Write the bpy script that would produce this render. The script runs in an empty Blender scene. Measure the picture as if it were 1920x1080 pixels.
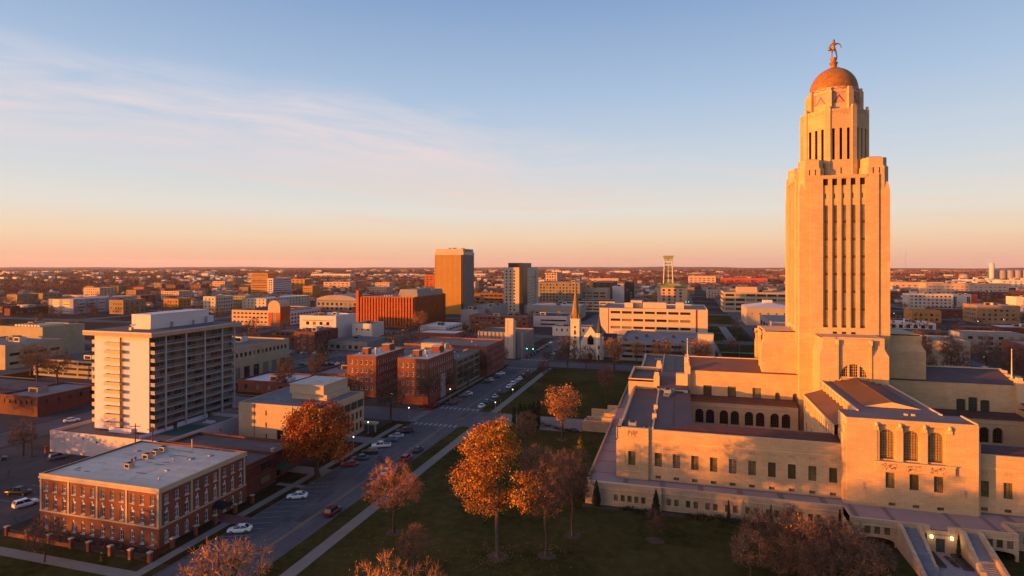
import bpy, bmesh, math, random
import numpy as np
from mathutils import Vector, Matrix
R = math.radians
sc = bpy.context.scene
COL = sc.collection
random.seed(7)
# ------------------------------------------------------------ camera
cam_d = bpy.data.cameras.new("camera")
cam = bpy.data.objects.new("camera", cam_d)
COL.objects.link(cam)
cam.location = (0, 0, 53)
cam.rotation_euler = (R(90), 0, R(16))
cam_d.sensor_width = 36
cam_d.lens = 36 * 1090 / 1920
cam_d.shift_y = -42 / 1920
cam_d.clip_start = 0.5
cam_d.clip_end = 90000
sc.camera = cam
# ------------------------------------------------------------ sun, sky, exposure
SUN_AZ, SUN_EL = 238.0, 1.6
sc.view_settings.view_transform = 'Standard'
sc.view_settings.look = 'None'
sc.view_settings.exposure = EXPO = 1.42
sc.view_settings.gamma = 1
sc.view_settings.use_curve_mapping = False
sun_d = bpy.data.lights.new("sun", 'SUN')
sun_d.energy = 5.0
sun_d.angle = R(0.55)
sun_d.color = (1.0, 0.30, 0.010)
sun = bpy.data.objects.new("sun", sun_d)
COL.objects.link(sun)
sdir = Vector((math.sin(R(SUN_AZ)) * math.cos(R(SUN_EL)), math.cos(R(SUN_AZ)) * math.cos(R(SUN_EL)), math.sin(R(SUN_EL))))
sun.rotation_euler = sdir.to_track_quat('Z', 'Y').to_euler()
sun.location = (-200, -200, 200)
world = bpy.data.worlds.new("World")
sc.world = world
world.use_nodes = True


class NT:
    """small node-tree writer"""
    def __init__(s, nt):
        s.nt = nt

    def n(s, typ, ins=None, **props):
        nd = s.nt.nodes.new(typ)
        for k, v in props.items():
            setattr(nd, k, v)
        if ins:
            for k, v in ins.items():
                sock = nd.inputs[k]
                if isinstance(v, bpy.types.NodeSocket):
                    s.nt.links.new(v, sock)
                else:
                    sock.default_value = v
        return nd

    def math(s, op, a, b=0.0, clamp=False):
        nd = s.n('ShaderNodeMath', {0: a, 1: b}, operation=op)
        nd.use_clamp = clamp
        return nd.outputs[0]

    def mix(s, f, a, b, typ='MIX'):
        return s.n('ShaderNodeMixRGB', {0: f, 1: a, 2: b}, blend_type=typ).outputs[0]

    def ramp(s, f, stops, interp='LINEAR'):
        nd = s.n('ShaderNodeValToRGB', {0: f})
        cr = nd.color_ramp
        cr.interpolation = interp
        while len(cr.elements) < len(stops):
            cr.elements.new(0.5)
        for e, (p, c) in zip(cr.elements, stops):
            e.position = p
            e.color = c if len(c) == 4 else (*c, 1)
        return nd.outputs[0]

    def noise(s, vec, scale, detail=3.0, rough=0.55, dist=0.0):
        return s.n('ShaderNodeTexNoise', {'Vector': vec, 'Scale': scale, 'Detail': detail, 'Roughness': rough, 'Distortion': dist}).outputs['Fac']


def lin(r, g, b):
    f = lambda c: (c / 255 / 12.92) if c / 255 <= 0.04045 else ((c / 255 + 0.055) / 1.055) ** 2.4
    return (f(r), f(g), f(b), 1)


def build_sky():
    w = NT(world.node_tree)
    for nd in list(world.node_tree.nodes):
        world.node_tree.nodes.remove(nd)
    sky = w.n('ShaderNodeTexSky', sky_type='NISHITA', sun_disc=False)
    sky.sun_elevation = R(SUN_EL)
    sky.sun_rotation = R(SUN_AZ)
    sky.altitude = 360
    sky.air_density = 1.0
    sky.dust_density = 1.5
    sky.ozone_density = 2.0
    d = w.n('ShaderNodeTexCoord').outputs['Generated']
    sep = w.n('ShaderNodeSeparateXYZ', {0: d})
    x, y, z = sep.outputs
    zc = w.math('MAXIMUM', z, 0.0)
    k = 1.0 / (2 ** EXPO) / 0.10
    sc_ = lambda r, g, b: tuple(c * k for c in lin(r, g, b)[:3])
    # the twilight colours by height above the horizon (sine of elevation, 0..0.5)
    fac = w.math('MULTIPLY', zc, 2.0)
    base = w.ramp(fac, [(0.0, lin(236, 180, 158)), (0.04, lin(245, 197, 166)), (0.095, lin(248, 217, 184)), (0.18, lin(234, 229, 219)),
                        (0.34, lin(208, 219, 230)), (0.55, lin(176, 200, 228)), (0.83, lin(138, 168, 210)), (1.0, lin(118, 150, 198))])
    base = w.mix(1.0, base, (k, k, k, 1), 'MULTIPLY')
    nis = w.mix(1.0, sky.outputs[0], (1, 1, 1, 1), 'MULTIPLY')
    col = w.mix(0.92, nis, base)
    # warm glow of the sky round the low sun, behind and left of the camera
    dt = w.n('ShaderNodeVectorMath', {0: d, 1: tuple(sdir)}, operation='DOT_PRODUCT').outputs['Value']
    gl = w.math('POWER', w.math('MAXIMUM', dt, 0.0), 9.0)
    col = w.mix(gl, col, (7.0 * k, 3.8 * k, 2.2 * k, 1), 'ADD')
    # wispy cirrus drawn out along the horizon, a broad veil to the north west, thin streaks elsewhere
    az = w.math('ARCTAN2', x, y)
    v = w.math('ADD', z, w.math('MULTIPLY', w.math('ADD', az, 0.98), 0.055))
    wob = w.noise(w.n('ShaderNodeCombineXYZ', {0: az, 1: v, 2: 2.0}).outputs[0], 2.6, 2.0)
    v2 = w.math('ADD', v, w.math('MULTIPLY', w.math('SUBTRACT', wob, 0.5), 0.07))
    cv = lambda sx, sy, q: w.n('ShaderNodeCombineXYZ', {0: w.math('MULTIPLY', az, sx), 1: w.math('MULTIPLY', v2, sy), 2: q}).outputs[0]
    n1 = w.noise(cv(1.5, 9.0, 4.2), 1.0, 7.0, 0.6, 0.5)
    n3 = w.noise(cv(5.0, 42.0, 1.1), 1.0, 6.0, 0.68, 0.8)
    n4 = w.noise(cv(1.1, 34.0, 7.7), 1.0, 5.0, 0.6, 0.4)
    c = w.math('ADD', w.math('MULTIPLY', n1, 0.66), w.math('MULTIPLY', n3, 0.42))
    c = w.math('MULTIPLY', w.math('SUBTRACT', c, 0.41), 4.6, True)
    veil = w.ramp(w.math('MULTIPLY', v2, 2.0), [(0.0, (0, 0, 0)), (0.29, (0.0,) * 3), (0.37, (.6,) * 3), (0.44, (1.0,) * 3), (0.53, (.8,) * 3), (0.62, (0,) * 3)], 'EASE')
    west = w.math('MULTIPLY', w.math('SUBTRACT', 0.02, az), 2.2, True)
    st = w.math('MULTIPLY', w.math('SUBTRACT', n4, 0.52), 5.0, True)
    thin = w.ramp(fac, [(0.0, (0, 0, 0)), (0.06, (.18,) * 3), (0.16, (.55,) * 3), (0.27, (.5,) * 3), (0.40, (.12,) * 3), (0.5, (0,) * 3)])
    m = w.math('ADD', w.math('MULTIPLY', w.math('MULTIPLY', c, veil), west), w.math('MULTIPLY', st, thin), True)
    cc = w.ramp(fac, [(0.0, lin(232, 160, 142)), (0.2, lin(250, 208, 184)), (0.32, lin(236, 216, 212)), (0.5, lin(230, 220, 224)), (0.65, lin(204, 208, 226))])
    cc = w.mix(1.0, cc, (k, k, k, 1), 'MULTIPLY')
    col = w.mix(w.math('MULTIPLY', m, 0.95), col, cc)
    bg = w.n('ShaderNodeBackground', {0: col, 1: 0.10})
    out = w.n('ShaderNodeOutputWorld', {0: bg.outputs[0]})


build_sky()
# ------------------------------------------------------------ materials
_mats = {}


def M(name, c, rough=0.85, var=0.14, scale=0.35, c2=None, kind=None, metallic=0.0, spec=0.3, emit=0.0, rnd=0.0, fine=2.5, blind=0.0):
    """c: base colour; var/scale: blotchy variation; kind: 'stone','brick','ribs','tiles','panel'"""
    if name in _mats:
        return _mats[name]
    m = bpy.data.materials.new(name)
    m.use_nodes = True
    _mats[name] = m
    t = NT(m.node_tree)
    b = m.node_tree.nodes['Principled BSDF']
    b.inputs['Roughness'].default_value = rough
    b.inputs['Metallic'].default_value = metallic
    b.inputs['Specular IOR Level'].default_value = spec
    if emit:
        b.inputs['Emission Color'].default_value = (*c, 1)
        b.inputs['Emission Strength'].default_value = emit
        b.inputs['Base Color'].default_value = (*c, 1)
        return m
    pos = t.n('ShaderNodeNewGeometry').outputs['Position']
    n1 = t.noise(pos, scale, 4.0, 0.6, 0.2)
    n2 = t.noise(pos, fine, 3.0, 0.6)
    f = t.math('ADD', t.math('MULTIPLY', n1, 0.65), t.math('MULTIPLY', n2, 0.35))
    f = t.math('MULTIPLY', t.math('SUBTRACT', f, 0.33), 3.0, True)
    lo = tuple(max(0, v * (1 - var)) for v in c)
    hi = tuple(min(1, v * (1 + var)) for v in (c2 or c))
    col = t.mix(f, (*lo, 1), (*hi, 1))
    if kind in ('stone', 'brick', 'tiles', 'panel'):
        sep = t.n('ShaderNodeSeparateXYZ', {0: pos})
        h = t.math('ADD', sep.outputs[0], sep.outputs[1])
        vec = t.n('ShaderNodeCombineXYZ', {0: h, 1: sep.outputs[2], 2: 0.0}).outputs[0]
        bw, rh, mo, dk = {'stone': (1.7, 0.5, 0.04, 0.78), 'brick': (0.5, 0.2, 0.02, 0.8), 'tiles': (0.5, 0.35, 0.05, 0.55), 'panel': (3.0, 3.2, 0.03, 0.7)}[kind]
        br = t.n('ShaderNodeTexBrick', {'Vector': vec, 'Scale': 1.0, 'Brick Width': bw, 'Row Height': rh, 'Mortar Size': mo, 'Mortar Smooth': 0.2,
                                        'Color1': (1, 1, 1, 1), 'Color2': (0.88, 0.87, 0.85, 1), 'Mortar': (dk, dk, dk, 1)})
        col = t.mix(1.0, col, br.outputs['Color'], 'MULTIPLY')
        # weathering streaks running down the wall
        sv = t.n('ShaderNodeCombineXYZ', {0: t.math('MULTIPLY', h, 0.9), 1: t.math('MULTIPLY', sep.outputs[2], 0.06), 2: 0.0}).outputs[0]
        st = t.noise(sv, 1.0, 4.0, 0.6)
        st = t.math('MULTIPLY', t.math('SUBTRACT', st, 0.45), 1.4, True)
        col = t.mix(t.math('MULTIPLY', st, 0.35), col, tuple(v * 0.62 for v in c) + (1,))
    if kind == 'ribs':
        sep = t.n('ShaderNodeSeparateXYZ', {0: pos})
        h = t.math('ADD', sep.outputs[0], t.math('MULTIPLY', sep.outputs[1], 0.0))
        w = t.n('ShaderNodeTexWave', {'Vector': pos, 'Scale': 1.1, 'Distortion': 0.0}, wave_type='BANDS', bands_direction='X')
        col = t.mix(t.math('MULTIPLY', t.math('POWER', w.outputs['Fac'], 6.0), 0.45), col, tuple(min(1, v * 1.7 + .01) for v in c) + (1,))
    if kind == 'deck':      # membrane roofs: seams, ponding stains, patches
        sep = t.n('ShaderNodeSeparateXYZ', {0: pos})
        vec = t.n('ShaderNodeCombineXYZ', {0: sep.outputs[0], 1: sep.outputs[1], 2: 0.0}).outputs[0]
        br = t.n('ShaderNodeTexBrick', {'Vector': vec, 'Scale': 1.0, 'Brick Width': 9.0, 'Row Height': 2.2, 'Mortar Size': 0.05, 'Mortar Smooth': 0.3,
                                        'Color1': (1, 1, 1, 1), 'Color2': (0.88, 0.88, 0.89, 1), 'Mortar': (0.6, 0.6, 0.61, 1)})
        col = t.mix(1.0, col, br.outputs['Color'], 'MULTIPLY')
        st = t.noise(pos, 0.16, 5.0, 0.65, 1.2)
        st = t.math('MULTIPLY', t.math('SUBTRACT', st, 0.54), 5.0, True)
        col = t.mix(t.math('MULTIPLY', st, 0.7), col, tuple(v * 0.5 for v in c) + (1,))
    if kind == 'road':      # worn asphalt: wheel paths, patches, cracks
        sep = t.n('ShaderNodeSeparateXYZ', {0: pos})
        vec = t.n('ShaderNodeCombineXYZ', {0: t.math('MULTIPLY', sep.outputs[0], 1.0), 1: t.math('MULTIPLY', sep.outputs[1], 0.12), 2: 0.0}).outputs[0]
        st = t.noise(vec, 0.55, 4.0, 0.6)
        col = t.mix(t.math('MULTIPLY', t.math('SUBTRACT', st, 0.45), 2.4, True), col, tuple(v * 1.5 for v in c) + (1,))
        vo = t.n('ShaderNodeTexVoronoi', {'Vector': pos, 'Scale': 0.11}, feature='DISTANCE_TO_EDGE').outputs['Distance']
        cr = t.math('LESS_THAN', t.math('ADD', vo, t.math('MULTIPLY', t.noise(pos, .8), .02)), 0.019)
        col = t.mix(t.math('MULTIPLY', cr, 0.6), col, tuple(v * 0.42 for v in c) + (1,))
        pt = t.n('ShaderNodeTexVoronoi', {'Vector': pos, 'Scale': 0.06}).outputs['Color']
        ps = t.n('ShaderNodeSeparateXYZ', {0: pt}).outputs[0]
        col = t.mix(t.math('MULTIPLY', t.math('GREATER_THAN', ps, 0.78), 0.3), col, tuple(v * 0.6 for v in c) + (1,))
    if blind:               # some windows with pale blinds drawn
        oi = t.n('ShaderNodeObjectInfo').outputs['Random']
        bl = t.math('LESS_THAN', oi, blind)
        col = t.mix(t.math('MULTIPLY', bl, 0.8), col, (0.20, 0.17, 0.13, 1))
        col = t.mix(t.math('MULTIPLY', t.math('GREATER_THAN', oi, 0.8), 0.7), col, tuple(v * 0.35 for v in c) + (1,))
    if rnd:
        oi = t.n('ShaderNodeObjectInfo').outputs['Random']
        hs = t.n('ShaderNodeHueSaturation', {'Hue': t.math('ADD', t.math('MULTIPLY', oi, 0.08 * rnd), 0.5 - 0.04 * rnd),
                                             'Saturation': 1.0, 'Value': t.math('ADD', t.math('MULTIPLY', oi, 0.9 * rnd), 1 - 0.45 * rnd), 'Color': col})
        col = hs.outputs[0]
    t.nt.links.new(col, b.inputs['Base Color'])
    return m


STONE = M('limestone', (0.46, 0.312, 0.170), 0.85, 0.15, 0.25, kind='stone')
STONE_T = M('terrace_stone', (0.38, 0.28, 0.185), 0.9, 0.2, 0.3, kind='stone')
STONE_TRIM = M('stone_trim', (0.47, 0.33, 0.19), 0.85, 0.12, 0.5)
CARVE = M('carved_stone', (0.22, 0.145, 0.085), 0.9, 0.4, 2.0)
PAVE = M('terrace_paving', (0.24, 0.185, 0.175), 0.9, 0.12, 0.2)
PAVE_D = M('dark_paving_band', (0.15, 0.115, 0.108), 0.9, 0.12, 0.3)
ROOF_BR = M('copper_brown_roof', (0.10, 0.047, 0.024), 0.55, 0.25, 0.2, kind='ribs')
ROOF_DK = M('slate_and_shaded_roof', (0.062, 0.045, 0.048), 0.6, 0.2, 0.15, c2=(0.075, 0.05, 0.05), kind='ribs', spec=0.1)
ROOF_TILE = M('red_tile_roof', (0.075, 0.033, 0.026), 0.7, 0.3, 0.5, kind='tiles')
ROOF_FLAT = M('flat_deck_roof', (0.12, 0.10, 0.105), 0.8, 0.2, 0.12, kind='deck')
GLASS = M('dark_window_glass', (0.022, 0.024, 0.026), 0.12, 0.3, 0.3, spec=0.6, blind=0.30)
GLASS_OL = M('olive_window_glass', (0.15, 0.115, 0.05), 0.22, 0.45, 0.6, spec=0.5, blind=0.2)
LEADED = M('leaded_glass', (0.26, 0.17, 0.07), 0.35, 0.3, 0.5, spec=0.4)
TOWERG = M('tower_glass', (0.20, 0.15, 0.07), 0.3, 0.4, 0.5, spec=0.4, blind=0.15)
BRONZE = M('bronze_frame', (0.05, 0.042, 0.028), 0.5, 0.1, 1.0)
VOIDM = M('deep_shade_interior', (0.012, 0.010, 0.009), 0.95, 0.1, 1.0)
WHITE = M('white_paint', (0.50, 0.49, 0.48), 0.6, 0.06, 0.6)
GOLD = M('gold_tile_dome', (0.26, 0.12, 0.02), 0.5, 0.3, 0.9, kind='tiles', spec=0.25)
MOS_P = M('mosaic_pink', (0.42, 0.22, 0.20), 0.7, 0.1, 2)
MOS_B = M('mosaic_brown', (0.15, 0.05, 0.05), 0.7, 0.1, 2)
MOS_O = M('mosaic_orange', (0.42, 0.20, 0.05), 0.7, 0.1, 2)
STATUE = M('weathered_bronze', (0.17, 0.085, 0.04), 0.5, 0.4, 1.2, c2=(0.20, 0.13, 0.06), metallic=0.35)
METAL = M('grey_metal', (0.30, 0.30, 0.31), 0.45, 0.1, 1.0, metallic=0.5)
POLE = M('flagpole_paint', (0.55, 0.48, 0.36), 0.5, 0.05, 1.0)


# ------------------------------------------------------------ mesh helpers
class MB:
    def __init__(s):
        s.v, s.f, s.m, s.sm = [], [], [], []

    def add(s, vs, fs, m=0, smooth=False):
        b = len(s.v)
        s.v.extend(vs)
        for f in fs:
            s.f.append([b + i for i in f])
            s.m.append(m)
            s.sm.append(smooth)

    def quad(s, a, b, c, d, m=0):
        s.add([a, b, c, d], [(0, 1, 2, 3)], m)

    def poly(s, pts, m=0):
        s.add(pts, [tuple(range(len(pts)))], m)

    def box(s, x0, x1, y0, y1, z0, z1, m=0, skip=''):
        vs = [(x, y, z) for z in (z0, z1) for y in (y0, y1) for x in (x0, x1)]
        F = {'b': (0, 2, 3, 1), 't': (4, 5, 7, 6), 's': (0, 1, 5, 4), 'n': (2, 6, 7, 3), 'w': (0, 4, 6, 2), 'e': (1, 3, 7, 5)}
        s.add(vs, [F[k] for k in F if k not in skip], m)

    def prism(s, poly, z0, z1, m=0, mt=None, bottom=False, top=True, poly1=None):
        n = len(poly)
        p1 = poly1 or poly
        vs = [(x, y, z0) for x, y in poly] + [(x, y, z1) for x, y in p1]
        s.add(vs, [(i, (i + 1) % n, n + (i + 1) % n, n + i) for i in range(n)], m)
        if top:
            s.poly([(x, y, z1) for x, y in p1], m if mt is None else mt)
        if bottom:
            s.poly([(x, y, z0) for x, y in reversed(poly)], m)

    def lathe(s, prof, n=24, cx=0, cy=0, m=0, smooth=True, a0=0.0):
        vs = []
        for r, z in prof:
            for i in range(n):
                a = a0 + 2 * math.pi * i / n
                vs.append((cx + r * math.cos(a), cy + r * math.sin(a), z))
        fs = []
        for k in range(len(prof) - 1):
            for i in range(n):
                j = (i + 1) % n
                fs.append((k * n + i, k * n + j, (k + 1) * n + j, (k + 1) * n + i))
        s.add(vs, fs, m, smooth)

    def tube(s, p, q, r0, r1, n=6, m=0, cap=False, smooth=True):
        p, q = Vector(p), Vector(q)
        d = (q - p)
        if d.length < 1e-6:
            return
        d.normalize()
        a = d.orthogonal().normalized()
        b = d.cross(a)
        vs = []
        for c, r in ((p, r0), (q, r1)):
            for i in range(n):
                t = 2 * math.pi * i / n
                vs.append(tuple(c + a * (r * math.cos(t)) + b * (r * math.sin(t))))
        fs = [(i, (i + 1) % n, n + (i + 1) % n, n + i) for i in range(n)]
        if cap:
            fs.append(tuple(range(n, 2 * n)))
            fs.append(tuple(reversed(range(n))))
        s.add(vs, fs, m, smooth)

    def wall(s, o, du, W, z0, z1, ops=(), depth=0.25, m=0, mr=None):
        """vertical wall from o along du (unit, xy), outward normal du x up; ops: (u0,u1,za,zb,arch)"""
        mr = m if mr is None else mr
        nx, ny = du[1], -du[0]
        P = lambda u, z, d=0.0: (o[0] + du[0] * u - nx * d, o[1] + du[1] * u - ny * d, z)
        us = sorted({0.0, W} | {a for q in ops for a in q[:2]})
        zs = sorted({z0, z1} | {a for q in ops for a in q[2:4]})
        for i in range(len(us) - 1):
            uc = (us[i] + us[i + 1]) / 2
            k = 0
            while k < len(zs) - 1:
                def solid(kk):
                    zc = (zs[kk] + zs[kk + 1]) / 2
                    return not any(q[0] < uc < q[1] and q[2] < zc < q[3] for q in ops)
                if not solid(k):
                    k += 1
                    continue
                k2 = k
                while k2 + 1 < len(zs) - 1 and solid(k2 + 1):
                    k2 += 1
                s.quad(P(us[i], zs[k]), P(us[i + 1], zs[k]), P(us[i + 1], zs[k2 + 1]), P(us[i], zs[k2 + 1]), m)
                k = k2 + 1
        for q in ops:
            a, b, c, d = q[:4]
            arch = len(q) > 4 and q[4]
            s.quad(P(a, c), P(b, c), P(b, c, depth), P(a, c, depth), mr)
            if not arch:
                s.quad(P(a, d, depth), P(b, d, depth), P(b, d), P(a, d), mr)
                top = d
            else:
                r = (b - a) / 2
                top = d - r * (arch if arch is not True else 1.0)
                n = 8
                pts = [((a + b) / 2 - r * math.cos(math.pi * i / n), top + (d - top) * math.sin(math.pi * i / n)) for i in range(n + 1)]
                for (u0, w0), (u1, w1) in zip(pts, pts[1:]):
                    s.quad(P(u0, w0), P(u1, w1), P(u1, d + 1e-4), P(u0, d + 1e-4), m)
                    s.quad(P(u0, w0, depth), P(u1, w1, depth), P(u1, w1), P(u0, w0), mr)
            s.quad(P(a, c), P(a, c, depth), P(a, top, depth), P(a, top), mr)
            s.quad(P(b, c, depth), P(b, c), P(b, top), P(b, top, depth), mr)

    def gable(s, x0, x1, y0, y1, z0, z1, axis='y', m=0, mg=None, over=0.0):
        """gable roof over a rectangle, ridge along axis; mg: gable-end material"""
        mg = m if mg is None else mg
        if axis == 'y':
            xm = (x0 + x1) / 2
            s.quad((x0 - over, y0 - over, z0), (xm, y0 - over, z1), (xm, y1 + over, z1), (x0 - over, y1 + over, z0), m)
            s.quad((xm, y0 - over, z1), (x1 + over, y0 - over, z0), (x1 + over, y1 + over, z0), (xm, y1 + over, z1), m)
            s.poly([(x0, y0, z0), (x1, y0, z0), (xm, y0, z1)], mg)
            s.poly([(x1, y1, z0), (x0, y1, z0), (xm, y1, z1)], mg)
        else:
            ym = (y0 + y1) / 2
            s.quad((x0 - over, y0 - over, z0), (x1 + over, y0 - over, z0), (x1 + over, ym, z1), (x0 - over, ym, z1), m)
            s.quad((x0 - over, ym, z1), (x1 + over, ym, z1), (x1 + over, y1 + over, z0), (x0 - over, y1 + over, z0), m)
            s.poly([(x0, y1, z0), (x0, y0, z0), (x0, ym, z1)], mg)
            s.poly([(x1, y0, z0), (x1, y1, z0), (x1, ym, z1)], mg)

    def hip(s, x0, x1, y0, y1, z0, z1, m=0):
        w, d = x1 - x0, y1 - y0
        if w >= d:
            r0, r1 = (x0 + d / 2, (y0 + y1) / 2, z1), (x1 - d / 2, (y0 + y1) / 2, z1)
        else:
            r0, r1 = ((x0 + x1) / 2, y0 + w / 2, z1), ((x0 + x1) / 2, y1 - w / 2, z1)
        A, B, C_, D = (x0, y0, z0), (x1, y0, z0), (x1, y1, z0), (x0, y1, z0)
        if w >= d:
            s.quad(A, B, r1, r0, m); s.poly([B, C_, r1], m); s.quad(C_, D, r0, r1, m); s.poly([D, A, r0], m)
        else:
            s.poly([A, B, r0], m); s.quad(B, C_, r1, r0, m); s.poly([C_, D, r1], m); s.quad(D, A, r0, r1, m)

    def rot(s, k):
        c, d = [(1, 0), (0, 1), (-1, 0), (0, -1)][k % 4]
        s.v = [(x * c - y * d, x * d + y * c, z) for x, y, z in s.v]
        return s

    def rota(s, a):
        c, d = math.cos(a), math.sin(a)
        s.v = [(x * c - y * d, x * d + y * c, z) for x, y, z in s.v]
        return s

    def merge(s, o):
        b = len(s.v)
        s.v.extend(o.v)
        s.f.extend([[b + i for i in f] for f in o.f])
        s.m.extend(o.m)
        s.sm.extend(o.sm)
        return s

    def mesh(s, name, mats):
        me = bpy.data.meshes.new(name)
        me.from_pydata(s.v, [], s.f)
        for m in mats:
            me.materials.append(m)
        me.polygons.foreach_set('material_index', s.m)
        me.polygons.foreach_set('use_smooth', s.sm)
        me.update()
        return me

    def build(s, name, mats, parent=None, loc=(0, 0, 0), rz=0.0):
        if not isinstance(mats, (list, tuple)):
            mats = [mats]
        return put(name, s.mesh(name, mats), parent, loc, rz)


def put(name, me, parent=None, loc=(0, 0, 0), rz=0.0):
    o = bpy.data.objects.new(name, me)
    COL.objects.link(o)
    o.location = loc
    o.rotation_euler = (0, 0, rz)
    if parent:
        o.parent = parent
        _kids.setdefault(parent.name, []).append(o)
    return o


_kids = {}


def tag(o, label=None, cat=None, group=None, kind=None):
    if label: o['label'] = label
    if cat: o['category'] = cat
    if group: o['group'] = group
    if kind: o['kind'] = kind
    return o


def thing(name, label, cat, loc=(0, 0, 0), rz=0.0, group=None):
    return tag(put(name, None, None, loc, rz), label, cat, group)


def copy_tree(src, loc=None, rz=None, scale=None, label=None, group=None, parent=None):
    c = src.copy()
    COL.objects.link(c)
    if parent is not None:
        c.parent = parent
        _kids.setdefault(parent.name, []).append(c)
    if loc is not None: c.location = loc
    if rz is not None: c.rotation_euler = (0, 0, rz)
    if scale is not None: c.scale = scale if isinstance(scale, tuple) else (scale,) * 3
    if label: c['label'] = label
    if group: c['group'] = group
    for ch in KIDS(src):
        copy_tree(ch, parent=c)
    return c


def KIDS(o):
    return list(_kids.get(o.name, ()))


# ------------------------------------------------------------ windows
_wm = {}


def win_mesh(w, h, cols=2, rows=3, fr=0.07, frame=BRONZE, glass=GLASS, arch=False, fan=None, bottom=None):
    """window seen from -y: glass set back, frame and glazing bars proud of it. Origin at bottom centre of the opening."""
    key = (round(w, 2), round(h, 2), cols, rows, fr, frame.name, glass.name, arch, fan.name if fan else None, bottom)
    if key in _wm:
        return _wm[key]
    b = MB()
    e = 0.06
    b.quad((-w / 2 - e, 0.05, -e), (w / 2 + e, 0.05, -e), (w / 2 + e, 0.05, h + e), (-w / 2 - e, 0.05, h + e), 1)
    r = w / 2
    sp = h - r * (arch if arch is not True else 1.0) if arch else h      # spring line
    b.box(-w / 2, -w / 2 + fr, -0.03, 0.04, 0, sp, 0)
    b.box(w / 2 - fr, w / 2, -0.03, 0.04, 0, sp, 0)
    b.box(-w / 2 + fr, w / 2 - fr, -0.04, 0.04, 0, fr * 1.3, 0)
    if arch:
        n = 8
        for i in range(n):
            a0, a1 = math.pi * i / n, math.pi * (i + 1) / n
            p = lambda a, q: (-(r - q) * math.cos(a), -0.03, sp + (h - sp) * (r - q) / r * math.sin(a))
            b.quad(p(a0, 0), p(a0, fr), p(a1, fr), p(a1, 0), 0)
        if fan:
            pts = [(-r * math.cos(math.pi * i / n), -0.02, sp + (h - sp) * math.sin(math.pi * i / n)) for i in range(n + 1)]
            b.poly(list(reversed(pts)), 2)
            b.box(-w / 2, w / 2, -0.05, 0.03, sp - fr * .6, sp, 0)
    else:
        b.box(-w / 2 + fr, w / 2 - fr, -0.03, 0.04, h - fr, h, 0)
    t = fr * 0.45
    ht = (sp if fan else h)
    for i in range(1, cols):
        x = -w / 2 + w * i / cols
        top = ht
        if arch and not fan:
            top = sp + (h - sp) * math.sqrt(max(0, 1 - (x / r) ** 2))
        b.box(x - t / 2, x + t / 2, -0.015, 0.035, 0, top, 0)
    for j in range(1, rows):
        z = ht * j / rows
        hw = w / 2
        if arch and z > sp:
            hw = r * math.sqrt(max(0, 1 - ((z - sp) / (h - sp)) ** 2))
        tt = t * (1.5 if (rows == 2) else 1)
        b.box(-hw, hw, -0.02, 0.03, z - tt / 2, z + tt / 2, 0)
    if bottom:
        b.box(-w / 2, w / 2, -0.02, 0.03, 0, bottom, 0)
    me = b.mesh('window', [frame, glass] + ([fan] if fan else []))
    _wm[key] = me
    return me


DUS = {'S': (1, 0), 'E': (0, 1), 'N': (-1, 0), 'W': (0, -1)}
RZS = {'S': 0.0, 'E': R(90), 'N': R(180), 'W': R(-90)}


def windows(parent, o, face, ops, depth, name='window', **kw):
    """one child window for every opening in a wall that starts at o"""
    du = DUS[face] if isinstance(face, str) else face[0]
    rz = RZS[face] if isinstance(face, str) else face[1]
    nx, ny = du[1], -du[0]
    out = []
    for q in ops:
        uc = (q[0] + q[1]) / 2
        me = win_mesh(q[1] - q[0], q[3] - q[2], arch=(q[4] if len(q) > 4 else False), **kw)
        out.append(put(name, me, parent, (o[0] + du[0] * uc - nx * depth, o[1] + du[1] * uc - ny * depth, q[2]), rz))
    return out


def grid(W, cols, w, rows, margin=None, arch=False):
    """evenly spaced openings; rows: (z, h[, arch])"""
    out = []
    step = (W - 2 * (margin or 0)) / cols
    for i in range(cols):
        c = (margin or 0) + step * (i + 0.5)
        for r_ in rows:
            out.append((c - w / 2, c + w / 2, r_[0], r_[0] + r_[1], r_[2] if len(r_) > 2 else arch))
    return out
# ------------------------------------------------------------ ground, streets, walks
LAWN = M('autumn_lawn', (0.024, 0.033, 0.008), 0.95, 0.5, 0.035, c2=(0.050, 0.040, 0.014), fine=0.5, spec=0.0)
LAWN_DRY = M('leaf_strewn_lawn', (0.030, 0.024, 0.010), 0.95, 0.4, 0.12, c2=(0.040, 0.023, 0.010), fine=1.5, spec=0.0)
ASPHALT = M('asphalt', (0.078, 0.073, 0.080), 0.9, 0.16, 0.08, fine=0.7, kind='road', spec=0.08)
ASPH_D = M('dark_asphalt', (0.055, 0.051, 0.056), 0.92, 0.25, 0.06, fine=0.5, kind='road', spec=0.08)
CONC = M('concrete_walk', (0.15, 0.13, 0.115), 0.9, 0.14, 0.4)
KERB = M('kerb_concrete', (0.17, 0.15, 0.14), 0.9, 0.15, 0.6)
PAINT = M('road_paint', (0.22, 0.22, 0.225), 0.8, 0.25, 1.5)
PAINT_Y = M('yellow_road_paint', (0.23, 0.14, 0.06), 0.8, 0.3, 1.0)
BRICKPAVE = M('red_brick_paving', (0.14, 0.05, 0.045), 0.9, 0.2, 1.0)
MULCH = M('mulch_bed', (0.06, 0.036, 0.026), 0.95, 0.3, 1.0)
TOWN = M('town_ground', (0.044, 0.036, 0.026), 0.95, 0.45, 0.012, c2=(0.055, 0.046, 0.042), fine=0.06, spec=0.0)
PLAIN = M('autumn_plain', (0.060, 0.036, 0.026), 0.95, 0.35, 0.0016, c2=(0.085, 0.05, 0.034), fine=0.012, spec=0.0)


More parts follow.
